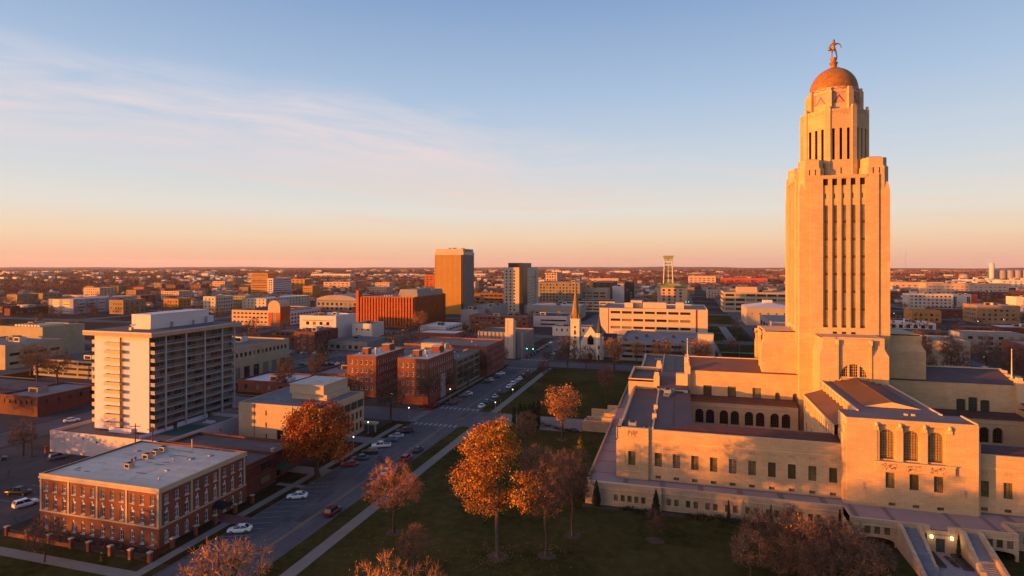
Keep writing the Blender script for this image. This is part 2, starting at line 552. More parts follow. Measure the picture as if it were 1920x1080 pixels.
def sheet(name, rects, z, m, kind='structure'):
    b = MB()
    for x0, x1, y0, y1 in rects:
        b.quad((x0, y0, z), (x1, y0, z), (x1, y1, z), (x0, y1, z))
    return tag(b.build(name, m), kind=kind)


def pads(name, rects, z, m, mk=None):
    """raised slabs with a kerb face"""
    b = MB()
    for x0, x1, y0, y1 in rects:
        b.box(x0, x1, y0, y1, -0.05, z, 1, 'bt')
        b.quad((x0, y0, z), (x1, y0, z), (x1, y1, z), (x0, y1, z), 0)
    return tag(b.build(name, [m, mk or KERB]), kind='structure')


def build_ground():
    b = MB()
    n = 96
    rs = [0, 1900, 5000, 9000, 12500]
    vs, fs = [(0, 0, -0.3)], []
    for r in rs[1:]:
        for i in range(n):
            a = 2 * math.pi * i / n
            vs.append((r * math.cos(a), r * math.sin(a), -0.3))
    for i in range(n):
        fs.append((0, 1 + i, 1 + (i + 1) % n))
    for k in range(len(rs) - 2):
        for i in range(n):
            j = (i + 1) % n
            fs.append((1 + k * n + i, 1 + (k + 1) * n + i, 1 + (k + 1) * n + j, 1 + k * n + j))
    b.add(vs, fs)
    tag(b.build('ground', PLAIN), kind='structure')
    # low rolling hills along the horizon
    h = MB()
    rnd = random.Random(5)
    m = 260
    ph = [rnd.uniform(0, 6.28) for _ in range(6)]
    for band, (R0, amp) in enumerate(((9500, 7), (12300, 16))):
        vs = []
        for i in range(m + 1):
            a = R(30 + 150 * i / m)
            t = i / m * 40
            hh = amp * (1.0 + .5 * math.sin(.55 * t + ph[band]) + .35 * math.sin(1.7 * t + ph[band + 2]) + .2 * math.sin(4.3 * t + ph[3]) + .12 * rnd.random())
            for rr, zz in ((R0, -1), (R0 + 260, hh), (R0 + 700, -1)):
                vs.append((rr * math.cos(a), rr * math.sin(a), zz))
        fs = []
        for i in range(m):
            for q in range(2):
                fs.append((i * 3 + q, i * 3 + q + 1, i * 3 + q + 4, i * 3 + q + 3))
        h.add(vs, [tuple(reversed(f)) for f in fs], 0, True)
    tag(h.build('hills', M('hill_fields', (0.075, 0.045, 0.04), .95, .3, .002)), kind='structure')
    sheet('town_ground', [(-1150, 1150, -400, 1700)], -0.12, TOWN)


NS = [-198, -322, -442, -562, -690, -820, 150, 270, 390, 510, 630]
EW = [188, 306, 425, 545, 665, 785, 905, 1040, 1180, 1320]


def build_streets():
    roads = [(-86.2, -69.4, -60, 1500)]
    roads += [(x - 8, x + 8, -80, 1500) for x in NS]
    roads += [(6, 20, 312, 1500), (52, 66, 312, 1500)]
    sheet('road', roads, 0.0, ASPHALT)
    cr = [(-1100, -86.2, y - 8, y + 8) for y in EW] + [(-69.4, 1100, y - 8, y + 8) for y in EW[1:]] + [(-69.4, -59.5, 179, 199)]
    cr += [(-1100, -86.2, 58, 72), (158, 1100, 58, 72), (158, 1100, 180, 196)]
    sheet('cross_street', cr, 0.006, ASPHALT)
    # block of the capitol: lawn with kerb, walks
    pads('lawn', [(-69.4, 142, 20, 179), (-59.5, 142, 179, 199), (-69.4, 142, 199, 293)], 0.13, LAWN)
    pads('lawn', [(-128, -86.2, 20, 82), ], 0.13, LAWN)
    verge = [(-93.6, -86.2, 82, 179.5), (-93.2, -86.2, 198, 296)]
    pads('verge', verge, 0.13, LAWN_DRY)
    sheet('path', [(-65.4, -62.7, 20, 179), (-65.4, -62.7, 199, 293), (-90.1, -88.1, 20, 176), (-90.1, -88.1, 200, 294), (-128, -90.1, 76.2, 78.6), (-60, -20.5, 193.2, 198.8), (-52, -34, 182.5, 188.5)], 0.16, CONC)
    sheet('entrance_paving', [(-93.2, -86.3, 98.5, 102.2)], 0.17, BRICKPAVE)
    sheet('driveway', [(-97.0, -86.0, 127.4, 132.0), (-97, -86, 154.5, 160), (-93.5, -86.2, 119.0, 120.6)], 0.165, CONC)
    pads('plaza', [(-60.5, -29.5, 184, 193)], 0.19, M('plaza_paving', (.16, .115, .10), .9, .2, .5))
    sheet('mulch_bed', [(-20.5, 31, 126.8, 128.9)], 0.15, MULCH)
    # blocks west of the street
    lots = [(-188, -130.5, 82, 123), (-188, -132, 156, 178), (-188, -134, 199, 297), (-313, -207, 82, 179), (-313, -207, 198, 296), (-189, -95, 316, 415)]
    sheet('parking_lot', lots, -0.02, ASPH_D)
    pads('lawn', [(-232, -206.5, 84, 128), (-188, -150, 199, 215), (-131, -118, 199, 208), (-313, -290, 200, 215)], 0.12, LAWN_DRY)
    pads('lawn', [(22, 50, 330, 372), (22, 50, 380, 412), (22, 50, 436, 480), (22, 50, 487, 533), (22, 50, 556, 650)], 0.12, LAWN)
    sheet('path', [(22.5, 24.3, 330, 412), (47.5, 49.3, 330, 412), (22, 50, 374, 378), (33, 39, 436, 533), (67, 69.5, 316, 640), (2, 4.6, 316, 640)], 0.15, CONC)
    pads('lawn', [(90, 200, 430, 520), (-58, -10, 318, 327)], 0.1, LAWN)
    # paint
    p = [(-74.55, -74.35, 20, 176), (-74.1, -73.9, 20, 176), (-76.0, -75.8, 202, 288), (-75.5, -75.3, 202, 288)]
    sheet('centre_line', [(x0, x1, y0, y1) for x0, x1, y0, y1 in p], 0.02, PAINT_Y)
    st = []
    for y in (179.2, 201.5, 289.5, 317.5):
        for i in range(9):
            x = -85.2 + i * 1.75
            st.append((x, x + .75, y - 1.5, y + 1.2))
    for x in (-87.5, -68.0):
        for i in range(8):
            y = 181.5 + i * 1.8
            if x < -80:
                st.append((x - 1.2, x + 1.2, y, y + .6))
    sheet('crosswalk', st, 0.022, PAINT)
    b = MB()
    for i in range(27):   # angled parking bays
        y = 90.5 + i * 2.9
        if 124 < y < 133 or 153 < y < 160:
            continue
        b.quad((-86.0, y, .02), (-86.0, y + .14, .02), (-80.6, y + 2.6, .02), (-80.6, y + 2.46, .02))
    for i in range(20):
        y = 204 + i * 4.1
        b.quad((-86.0, y, .02), (-86.0, y + .16, .02), (-81.4, y + 2.2, .02), (-81.4, y + 2.04, .02))
    for i in range(12):   # lot behind the brick building
        y = 86 + i * 2.8
        b.quad((-150, y, .0), (-144.5, y, .0), (-144.5, y + .12, .0), (-150, y + .12, .0))
    tag(b.build('parking_lines', PAINT), kind='structure')


build_ground()
build_streets()
mh = MB()
rm_ = random.Random(6)
for (x, y) in ((-77.5, 92), (-72.2, 118), (-78.3, 139), (-75.8, 188), (-73, 215), (-79, 248), (-74, 300)):
    mh.poly([(x + .38 * math.cos(a * R(30)), y + .38 * math.sin(a * R(30)), .012) for a in range(12)], 0)
for i in range(26):
    x, y, w_, l_ = rm_.uniform(-85, -71), rm_.uniform(85, 290), rm_.uniform(.5, 2.2), rm_.uniform(1.0, 7)
    mh.quad((x, y, .010), (x + w_, y, .010), (x + w_ * 1.05, y + l_, .010), (x + .1, y + l_, .010), 1)
tag(mh.build('road_patches', [M('iron_cover', (.03, .028, .028), .7, .2, 2), M('tar_repair', (.042, .040, .045), .9, .25, .9)]), kind='structure')
# ------------------------------------------------------------ the capitol
CX, CY = 44.5, 193.5
cap = thing('capitol', 'huge pale limestone statehouse with a tall golden domed tower glowing in low sun', 'capitol', (CX, CY, 0))


def rk(k, x, y):
    c, d = [(1, 0), (0, 1), (-1, 0), (0, -1)][k % 4]
    return (x * c - y * d, x * d + y * c)


def windows_k(parent, k, o, ops, depth, name, **kw):
    """windows of a wall that starts at o running +x (south side), turned by k quarter turns"""
    oo = rk(k, *o)
    du = rk(k, 1, 0)
    return windows(parent, oo, (du, R(90) * k), ops, depth, name, **kw)


def build_terrace():
    H, T, F = 5.05, 64.5, 4.3
    tb = MB()
    bu, bv = 13.0, 69.0             # forward block round the south stairs
    cu = 48.1                       # corner blocks project
    wops_c = [(c - .44, c + .44, 1.35, 2.75) for c in [6.75 + 1.47 * i for i in range(5)]]
    L = cu - bu
    wops_p = []
    for i in range(9):
        c = 2.35 + 3.95 * i
        for dx in (-.78, .78):
            if 0.6 < c + dx < L - 0.6:
                wops_p.append((c + dx - .45, c + dx + .45, 1.35, 2.8))
    # south side: corner block, long wall, then the forward block; mirrored
    T2 = T - 0.55
    tb.wall((-T, -T), (1, 0), T - cu, 0, H, wops_c, .3)
    tb.quad((-cu, -T, 0), (-cu, -T2, 0), (-cu, -T2, H), (-cu, -T, H))
    tb.wall((-cu, -T2), (1, 0), L, 0, H, wops_p, .3)
    tb.wall((13.8, -T2), (1, 0), cu - 13.8, 0, H, [(L - q[1] - .8, L - q[0] - .8, q[2], q[3]) for q in wops_p if L - q[1] > 1.2], .3)
    tb.quad((cu, -T2, 0), (cu, -T, 0), (cu, -T, H), (cu, -T2, H))
    tb.wall((cu, -T), (1, 0), T - cu, 0, H, (), .3)
    windows(cap, (-T, -T), 'S', wops_c, .22, 'terrace_window', cols=2, rows=2, glass=GLASS_OL)
    windows(cap, (-cu, -T2), 'S', wops_p, .22, 'terrace_window', cols=2, rows=3, glass=GLASS_OL)
    # forward block: two wings with the drive arches, and the recess of the stairs between
    bl, br, sl_, sr = -bu, 13.8, -5.3, 8.1
    for sx in (-1, 1):
        x0, wl = (bl, sl_ - bl) if sx < 0 else (sr, br - sr)
        tr = [(c - .5, c + .5, 2.3, 3.85) for c in ((2.9, 4.55, 6.2) if sx < 0 else (1.3, 2.85, 4.4))]
        ar = [(1.2, wl - .25, 0, 1.75, 0.28)] if sx < 0 else [(.25, wl - .5, 0, 1.75, .28)]
        tb.wall((x0, -bv), (1, 0), wl, 0, H, tr + ar, .3)
        windows(cap, (x0, -bv), 'S', tr, .22, 'terrace_window', cols=2, rows=3, glass=GLASS_OL)
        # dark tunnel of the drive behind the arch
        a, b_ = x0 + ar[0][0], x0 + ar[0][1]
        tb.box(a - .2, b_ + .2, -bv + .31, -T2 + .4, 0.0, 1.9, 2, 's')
    tb.wall((bl, -T2), (0, -1), bv - T2, 0, H, (), .3)
    tb.wall((br, -bv), (0, 1), bv - T2, 0, H, (), .3)
    # recess with the door
    DC = 1.8
    tb.wall((sl_, -bv), (1, 0), sr - sl_, 0, 4.25, [(DC - sl_ - .75, DC - sl_ + .75, 0.15, 2.75)], .35)
    tb.box(sl_, .1, -bv, -bv + .45, 4.25, H, 0, 'b')
    tb.box(3.0, sr, -bv, -bv + .45, 4.25, H, 0, 'b')
    # parapet inner faces, coping
    for k in range(4):
        p = MB()
        if k == 0:
            for x0, x1 in ((-T, bl), (br, T)):
                p.quad((x1, -T2 + .45, F), (x0, -T2 + .45, F), (x0, -T2 + .45, H), (x1, -T2 + .45, H))
            p.quad((-cu, -T2 + .45, H), (-cu, -T2, H), (-bu, -T2, H), (-bu, -T2 + .45, H), 1)
            p.quad((br, -T2 + .45, H), (br, -T2, H), (cu, -T2, H), (cu, -T2 + .45, H), 1)
            p.quad((-T, -T, H), (-cu, -T, H), (-cu, -T2 + .45, H), (-T, -T2 + .45, H), 1)
            p.quad((cu, -T, H), (T, -T, H), (T, -T2 + .45, H), (cu, -T2 + .45, H), 1)
            for x0, x1 in ((bl, sl_), (sr, br)):
                p.quad((x1, -bv + .45, F), (x0, -bv + .45, F), (x0, -bv + .45, H), (x1, -bv + .45, H))
                p.quad((x0, -bv, H), (x1, -bv, H), (x1, -bv + .45, H), (x0, -bv + .45, H), 1)
            p.box(-bu, -bu + .45, -bv + .45, -T2, 3.5, H + .004, 0)
            p.box(br - .45, br, -bv + .45, -T2, 3.5, H + .004, 0)
            # base moulding under the parapet
            for x0, x1, y in ((-T, -cu, -T), (-cu, -bu - .15, -T2), (br + .15, cu, -T2), (cu, T, -T), (bl, sl_, -bv), (sr, br, -bv)):
                p.box(x0, x1, y - .12, y, 3.8, 3.98, 1)
        elif k == 3:   # west: opening for the west stair
            p.wall((-T, -T), (1, 0), 2 * T, 0, 3.9, (), .3)
            for x0, x1 in ((-T + .01, -8.5), (8.5, T - .01)):
                p.box(x0, x1, -T, -T + .45, 3.9, H, 0, 'b')
                p.box(x0, x1, -T - .12, -T, 3.8, 3.98, 1)
        else:
            p.wall((-T, -T), (1, 0), 2 * T, 0, H, (), .3)
            p.quad((T, -T + .45, F), (-T, -T + .45, F), (-T, -T + .45, H), (T, -T + .45, H))
            p.quad((-T, -T, H), (T, -T, H), (T, -T + .45, H), (-T, -T + .45, H), 1)
        tb.merge(p.rot(k))
    tb.build('terrace', [STONE_T, STONE_TRIM, VOIDM], cap)
    fl = MB()
    fl.quad((-T + .05, -T2 + .05, F), (T - .05, -T2 + .05, F), (T - .05, T - .05, F), (-T + .05, T - .05, F))
    fl.quad((-bu + .05, -bv + .1, F), (13.7, -bv + .1, F), (13.7, -T2 + .05, F), (-bu + .05, -T2 + .05, F))
    z = F + .02
    for i in range(15):
        c = -56 + i * 8.05
        if abs(c) > 14:
            fl.quad((c - .6, -T2 + .5, z), (c + .6, -T2 + .5, z), (c + .6, -58.4, z), (c - .6, -58.4, z), 1)
        fl.quad((-T2 - .5, c - .25, z), (-58.3, c - .25, z), (-58.3, c + .25, z), (-T2 - .5, c + .25, z), 1)
    for x0 in (-11.6, -5.4, 5.2, 11.4):
        x1 = x0 + .9
        fl.quad((x0, -bv + .5, z), (x1, -bv + .5, z), (x1, -60.3, z), (x0, -60.3, z), 1)
    # planting strip edge next to the walls
    fl.quad((-58.3, -58.45, z + .02), (58.3, -58.45, z + .02), (58.3, -57.7, z + .02), (-58.3, -57.7, z + .02), 1)
    fl.build('terrace_floor', [PAVE, PAVE_D], cap)
    # south stairs: two flights either side of a walk with planters
    for sx in (-1, 1):
        st = MB()
        xa, xb = (-4.55, -2.1) if sx < 0 else (5.4, 7.5)
        n, y0 = 26, -bv - .02
        for i in range(n):
            f = i / n
            zt = 4.25 * (1 - f)
            if i in (12, 13, 14):
                zt = 4.25 * (1 - 12 / n)
            st.box(xa, xb, y0 - .42 * (i + 1), y0 - .42 * i, 0, max(.12, zt), 0, 'b')
        for (x0, x1) in ((xa - .65, xa), (xb, xb + .55)):
            inner = (-2.2 < (x0 + x1) / 2 < 5.5)
            ye = y0 - (7.6 if inner else 13.5)
            zz = 1.1 if inner else .6
            st.add([(x0, y0, 0), (x1, y0, 0), (x1, ye, 0), (x0, ye, 0), (x0, y0, 5.0), (x1, y0, 5.0), (x1, ye, zz), (x0, ye, zz),
                    (x0, y0 - .9, 4.95), (x1, y0 - .9, 4.95)],
                   [(3, 2, 6, 7), (4, 8, 9, 5), (8, 7, 6, 9), (0, 3, 7, 8, 4), (2, 1, 5, 9, 6)], 1)
            st.box(x0 - .06, x1 + .06, ye - .6, ye, 0, zz + .12, 1, 'b')
        st.build('stairs', [M('stair_slate', (0.16, 0.165, 0.19), 0.8, 0.15, 1.0), STONE_T], cap)
    d = MB()
    d.quad((DC - .75, -bv + .3, .15), (DC + .75, -bv + .3, .15), (DC + .75, -bv + .3, 2.75), (DC - .75, -bv + .3, 2.75), 0)
    d.box(DC - .04, DC + .04, -bv + .24, -bv + .3, .15, 2.75, 1)
    d.box(DC - .75, DC + .75, -bv + .24, -bv + .3, 2.1, 2.2, 1)
    d.build('door', [M('green_door', (0.03, 0.055, 0.05), .5, .1, 1), BRONZE], cap)
    c = MB()
    for i in range(9):
        c.box(DC - 1.6 + i * .36, DC - 1.4 + i * .36, -bv - .03, -bv - .004, 3.25, 3.6, 0)
    c.build('carved_inscription', [M('carved_letters', (0.17, 0.125, 0.08), .9, .3, 3)], cap)
    for sx in (-1, 1):
        l = MB()
        LX = DC + sx * 1.6
        l.box(LX - .06, LX + .06, -bv - .35, -bv, 2.95, 3.05, 0)
        l.lathe([(0.01, 2.85), (.2, 2.95), (.27, 3.2), (.2, 3.45), (.01, 3.55)], 10, LX, -bv - .45, 1)
        l.build('wall_lantern', [BRONZE, M('lantern_glow', (1.0, 0.62, 0.22), emit=2.5)], cap)
        ld = bpy.data.lights.new('lantern_light', 'POINT')
        ld.energy = 14
        ld.color = (1, .6, .25)
        ld.shadow_soft_size = .3
        lo = put('lantern_light', ld, cap, (LX, -bv - 1.0, 3.0))
    pl = MB()     # paved foot of the stairs and the two planters along the door walk
    pl.box(-5.0, 8.0, -bv - 15, -bv - .02, -.1, .17, 0, 'b')
    for x0, x1 in ((-1.3, .5), (3.1, 4.6)):
        pl.box(x0, x1, -bv - 6.0, -bv - .6, .17, .55, 1, 'b')
        pl.quad((x0 + .15, -bv - 5.85, .57), (x1 - .15, -bv - 5.85, .57), (x1 - .15, -bv - .75, .57), (x0 + .15, -bv - .75, .57), 2)
    pl.build('paving', [M('stair_slate', (0.16, 0.165, 0.19), 0.8, 0.15, 1.0), M('dark_kerb', (.05, .045, .045), .9, .2, 1), M('planter_soil', (.025, .018, .012), .95, .3, 2)], cap)
    # west stair: side walls stepping down to the lawn
    w = MB()
    for y in (-8.5, -3.2, 7.4):
        w.box(-T - 9, -T, y, y + 1.1, 0, 3.4, 1, 'b')
        w.box(-T - 3.5, -T + .2, y + .003, y + 1.097, 3.4, 4.9, 1, 'b')
    for i in range(14):
        w.box(-T - .55 * (i + 1), -T - .55 * i, -7.4, 7.4, 0, 4.2 - .3 * i, 0, 'b')
    w.box(-T - 9.6, -T - 9, -8.5, -3, 0, 2.9, 1, 'b')
    w.build('stairs', [STONE_TRIM, STONE_T], cap)


def build_ranges():
    Wl, Z0, ZC, ZP = 57.8, 4.3, 13.1, 15.75
    wb = MB()
    # windows of the two-storey outer ranges (south side, west half measured from the photo)
    cw = [-47.5 + 3.94 * i - 1.5 + 1.3 for i in range(10)]
    cs = [-48.95 + 3.955 * i for i in range(10)]
    main_w, vent_w = [], []
    ops = lambda cc: [(c + Wl - .78, c + Wl + .78, 7.45, 10.6) for c in cc]
    ops_v = lambda cc: [(c + Wl - .6, c + Wl + .6, 4.75, 5.4) for c in cc]
    for k in range(4):
        p = MB()
        cc = cs + [-c for c in cs]
        o1 = ops(cc) if k in (0, 3) else []
        o2 = ops_v(cc) if k == 0 else []
        p.wall((-Wl, -Wl), (1, 0), 2 * Wl, Z0, ZP, o1 + o2, .4)
        for sx in (-1, 1):   # corner blocks, thicker, with one framed window
            x0, x1 = (-Wl - .5, -51.1) if sx < 0 else (51.1, Wl + .5)
            p.wall((x0, -Wl - .5), (1, 0), x1 - x0, Z0, ZC - .15, [(2.7, 4.3, 7.45, 10.6)], .45)
            p.wall((x0, -Wl - .35), (1, 0), x1 - x0, ZC + .1, ZP + .15, (), .45)
            xe = x1 if sx < 0 else x0
            p.quad((xe, -Wl - .5, Z0), (xe, -Wl, Z0), (xe, -Wl, ZP + .15), (xe, -Wl - .5, ZP + .15)) if sx < 0 else \
                p.quad((xe, -Wl, Z0), (xe, -Wl - .5, Z0), (xe, -Wl - .5, ZP + .15), (xe, -Wl, ZP + .15))
            p.quad((x0, -Wl - .35, ZP + .15), (x1, -Wl - .35, ZP + .15), (x1, -Wl + .5, ZP + .15), (x0, -Wl + .5, ZP + .15), 1)
            p.box(x0 - .08, x1 + .08, -Wl - .58, -Wl - .3, ZC - .15, ZC + .1, 1)
            # frame round the window bay
            xm = x0 + 3.5
            p.box(xm - 1.75, xm - 1.6, -Wl - .56, -Wl - .5, 6.0, 12.0, 1)
            p.box(xm + 1.6, xm + 1.75, -Wl - .56, -Wl - .5, 6.0, 12.0, 1)
            p.box(xm - 1.6, xm + 1.6, -Wl - .55, -Wl - .5, 6.0, 6.15, 1)
            if k == 0 or (k == 3 and sx > 0):
                windows_k(cap, k, (x0, -Wl - .5), [(2.7, 4.3, 7.45, 10.6)], .36, 'range_window', cols=3, rows=5, glass=GLASS_OL)
        p.box(-51.1, 51.1, -Wl - .12, -Wl, ZC - .1, ZC + .12, 1)
        # little carved roundels above the windows
        for c in cc:
            for dx in (-.36, .36):
                for a in range(8):
                    a0, a1 = a * R(45), (a + 1) * R(45)
                    q = lambda aa, r_: (c + dx + r_ * math.cos(aa), -Wl - .012, 12.2 + r_ * math.sin(aa))
                    p.quad(q(a0, .2), q(a0, .3), q(a1, .3), q(a1, .2), 2)
        # top of the parapet
        p.quad((-51.1, -Wl, ZP), (51.1, -Wl, ZP), (51.1, -Wl + .6, ZP), (-51.1, -Wl + .6, ZP), 1)
        p.quad((51.1, -Wl + .6, 15.0), (-51.1, -Wl + .6, 15.0), (-51.1, -Wl + .6, ZP), (51.1, -Wl + .6, ZP), 0)
        wb.merge(p.rot(k))
        if k == 0:
            hid = [q for q in o1 if not (46.3 < (q[0] + q[1]) / 2 < 69.3)]
            windows(cap, (-Wl, -Wl), 'S', hid, .32, 'range_window', cols=3, rows=5, glass=GLASS_OL)
            windows(cap, (-Wl, -Wl), 'S', [q for q in o2 if not (46.3 < (q[0] + q[1]) / 2 < 69.3)], .3, 'vent_window', cols=3, rows=1, glass=GLASS_OL)
        if k == 3:
            windows_k(cap, 3, (-Wl, -Wl), o1[10:], .32, 'range_window', cols=3, rows=5, glass=GLASS_OL)
    # carved eagle panel on the corner block
    for i, (dx, z0, z1) in enumerate([(0, 14.2, 15.3), (.35, 14.7, 15.4), (.75, 14.0, 15.1), (1.15, 14.3, 15.4), (1.5, 13.9, 15.2), (1.9, 14.6, 15.4)]):
        wb.box(-55.7 + dx, -55.55 + dx, -Wl - .42, -Wl - .352, z0, z1, 2)
    # inner (courtyard) faces of the ranges
    di, dw = 7.6, 16.6
    wb.quad((Wl - dw, -Wl + di, 4), (-Wl + dw, -Wl + di, 4), (-Wl + dw, -Wl + di, 15.9), (Wl - dw, -Wl + di, 15.9))
    wb.quad((-Wl + dw, -Wl + di, 4), (-Wl + dw, Wl - di, 4), (-Wl + dw, Wl - di, 15.3), (-Wl + dw, -Wl + di, 15.3))
    wb.quad((Wl - dw, Wl - di, 4), (Wl - dw, -Wl + di, 4), (Wl - dw, -Wl + di, 15.3), (Wl - dw, Wl - di, 15.3))
    wb.quad((-Wl + dw, Wl - di, 4), (Wl - dw, Wl - di, 4), (Wl - dw, Wl - di, 15.9), (-Wl + dw, Wl - di, 15.9))
    wb.build('wall', [STONE, STONE_TRIM, CARVE], cap)
    # roofs of the ranges
    rf = MB()
    rf.quad((-50.6, -Wl + .6, 15.3), (50.6, -Wl + .6, 15.3), (Wl - dw, -Wl + 4.6, 16.5), (-Wl + dw, -Wl + 4.6, 16.5), 1)
    rf.quad((-Wl + dw, -Wl + 4.6, 16.5), (Wl - dw, -Wl + 4.6, 16.5), (Wl - dw, -Wl + di, 15.9), (-Wl + dw, -Wl + di, 15.9), 0)
    rf.quad((Wl - dw, Wl - di, 15.9), (Wl - dw, Wl - .6, 15.2), (-Wl + dw, Wl - .6, 15.2), (-Wl + dw, Wl - di, 15.9), 0)
    for sx in (-1, 1):
        X = lambda a: sx * a
        def Q(a, b, m):   # strip from |u|=a to |u|=b, with heights
            pts = [(X(a[0]), -Wl + .5, a[1]), (X(b[0]), -Wl + .5, b[1]), (X(b[0]), Wl - .5, b[1]), (X(a[0]), Wl - .5, a[1])]
            rf.poly(pts if sx < 0 else list(reversed(pts)), m)
        Q((57.3, 15.2), (50.4, 15.35), 0)
        Q((50.0, 15.65), (41.2, 15.3), 0)
        Q((45.9, 15.6), (45.4, 15.55), 1)
        rf.box(min(X(50.4), X(50.0)), max(X(50.4), X(50.0)), -Wl + .5, Wl - .5, 15.0, 16.1, 2, 'b')
        rf.box(min(X(57.3), X(57.79)), max(X(57.3), X(57.79)), -51, 51, 15.0, 16.0, 2, 'b')
        for y in (-47.5, -38.5):
            rf.box(X(50.2) - .5, X(50.2) + .5, y - .5, y + .5, 15.3, 17.0, 2, 'b')
    rf.build('roof', [ROOF_DK, ROOF_TILE, STONE_TRIM], cap)
    # rooftop units
    for (x, y, w, d, h) in ((-54.9, -55.0, .9, .9, 1.3), (-51.6, -56.2, .7, .5, .6), (-47.6, -18.5, 1.0, 1.4, 1.9), (-47.0, -16.2, 1.2, 1.0, 1.5), (-47.9, -21.5, .8, .8, 1.0),
                            (-54.2, 12, 1.4, 1.8, 1.0), (-53, 47, .6, .6, .7), (-51.6, 47, .6, .6, .7)):
        u = MB()
        u.box(x - w, x + w, y - d, y + d, 15.2, 15.2 + h, 0, 'b')
        u.box(x - w * .6, x + w * .6, y - d * .6, y + d * .6, 15.2 + h, 15.35 + h, 1, 'b')
        u.build('rooftop_unit', [METAL, VOIDM], cap)


def pavilion(k, hw, v0, v1, zt, full):
    """entrance pavilion in the middle of a side (south: with three great arched windows)"""
    p = MB()
    if full:
        big = [(c + hw - 1.3, c + hw + 1.3, 13.9, 19.9, True) for c in (-4.05, .2, 4.45)]
        low = [(c + hw - .84, c + hw + .84, 8.25, 11.4) for c in (-3.6, .6, 4.8)]
        ven = [(c + hw - .6, c + hw + .6, 4.75, 5.35) for c in (-3.3, .9, 5.1)]
        rec = .6
        # plain flanks and a recessed centre carrying the windows
        p.wall((-hw, v0), (1, 0), hw - 5.9, 4.3, zt - 1.0, (), rec)
        p.wall((6.4, v0), (1, 0), hw - 6.4, 4.3, zt - 1.0, (), rec)
        p.wall((-5.9, v0), (1, 0), 12.3, 4.3, 12.2, [(q[0] - hw + 5.9, q[1] - hw + 5.9, q[2], q[3]) for q in low + ven], .45)
        p.wall((-5.9, v0 + rec), (1, 0), 12.3, 12.2, 21.2, [(q[0] - hw + 5.9, q[1] - hw + 5.9, q[2], q[3], True) for q in big], .6)
        p.quad((-5.9, v0, 12.2), (-5.9, v0 + rec, 12.2), (-5.9, v0 + rec, 21.0), (-5.9, v0, 21.0))
        p.quad((6.4, v0 + rec, 12.2), (6.4, v0, 12.2), (6.4, v0, 21.0), (6.4, v0 + rec, 21.0))
        p.wall((-hw, v0), (1, 0), 2 * hw, zt - 1.0, zt, (), .3)
        p.quad((-5.9, v0, 21.0), (-5.9, v0 + rec, 21.0), (6.4, v0 + rec, 21.0), (6.4, v0, 21.0))
        # piers between the windows with carved heads
        for c in (-6.1, -1.92, 2.32, 6.6):
            p.box(c - .62, c + .62, v0 + .12, v0 + rec, 13.6, 20.3, 0)
            p.box(c - .5, c + .5, v0 - .12, v0 + rec, 19.7, 20.9, 0)
            p.box(c - .38, c + .38, v0 - .3, v0 - .12, 19.9, 20.7, 1)
            p.lathe([(.01, 20.5), (.34, 20.6), (.4, 20.95), (.3, 21.3), (.01, 21.45)], 8, c, v0 - .2, 1)
        # balcony frieze with carved reliefs
        p.box(-6.4, 7.4, v0 - .5, v0, 11.8, 13.5, 0)
        p.box(-6.55, 7.55, v0 - .62, v0, 13.5, 13.7, 1)
        rr = random.Random(3)
        for c in (-3.9, .3, 4.5):
            for i in range(40):
                x, z = c + rr.uniform(-1.35, 1.35), rr.uniform(12.1, 13.3)
                p.box(x - .08, x + .08, v0 - .53, v0 - .502, z - .1 * rr.random() - .03, z + .12, 2)
        for c in (-8.2, 9.3):
            for j in range(4):
                for a in range(6):
                    a0, a1 = a * R(60), (a + 1) * R(60)
                    q = lambda aa, r_: (c + r_ * math.cos(aa), v0 - .02, 7.7 + j * .42 + r_ * math.sin(aa))
                    p.quad(q(a0, .15), q(a0, .25), q(a1, .25), q(a1, .15), 2)
        windows_k(cap, k, (-hw, v0 + rec), big, .4, 'arched_window', cols=6, rows=11, fr=.09, glass=LEADED, bottom=.25)
        windows_k(cap, k, (-hw, v0), low, .38, 'pavilion_window', cols=4, rows=6, glass=GLASS_OL)
        windows_k(cap, k, (-hw, v0), ven, .36, 'vent_window', cols=3, rows=1, glass=GLASS_OL)
    else:
        p.wall((-hw, v0), (1, 0), 2 * hw, 4.3, zt, (), .3)
    # sides with slim windows, battered corner buttresses
    for sx in (-1, 1):
        x = sx * hw
        dv = v1 - v0
        sl = [(dv * .25 - .28, dv * .25 + .28, 10, 19), (dv * .6 - .28, dv * .6 + .28, 10, 19)] if full else []
        if sx > 0:
            p.wall((x, v0), (0, 1), dv, 4.3, zt, (), .4)
        else:
            p.wall((x, v1), (0, -1), dv, 4.3, zt, sl, .4)
            if sl:
                windows_k(cap, k, (0, 0), [], .3, 'x')
                oo = (x, v1)
                windows(cap, oo, 'W', sl, .35, 'slit_window', cols=1, rows=6, glass=GLASS_OL)
        p.box(min(x, x + sx * .45), max(x, x + sx * .45), v0 + .35, v0 + 2.6, 4.3, zt - 3.6, 0, 'b')
        p.box(min(x, x + sx * .25), max(x, x + sx * .25), v0 + .35, v0 + 2.2, zt - 3.6, zt - 1.7, 0, 'b')
    p.quad((-hw, v1, 12), (hw, v1, 12), (hw, v1, zt), (-hw, v1, zt))
    p.quad((hw, v1, 12), (-hw, v1, 12), (-hw, v1, zt), (hw, v1, zt))
    p.rot(k).build('pavilion', [STONE, STONE_TRIM, CARVE], cap)
    r = MB()
    r.quad((-hw, v0, zt), (hw, v0, zt), (hw, v0 + .3, zt + .001), (-hw, v0 + .3, zt + .001), 1)
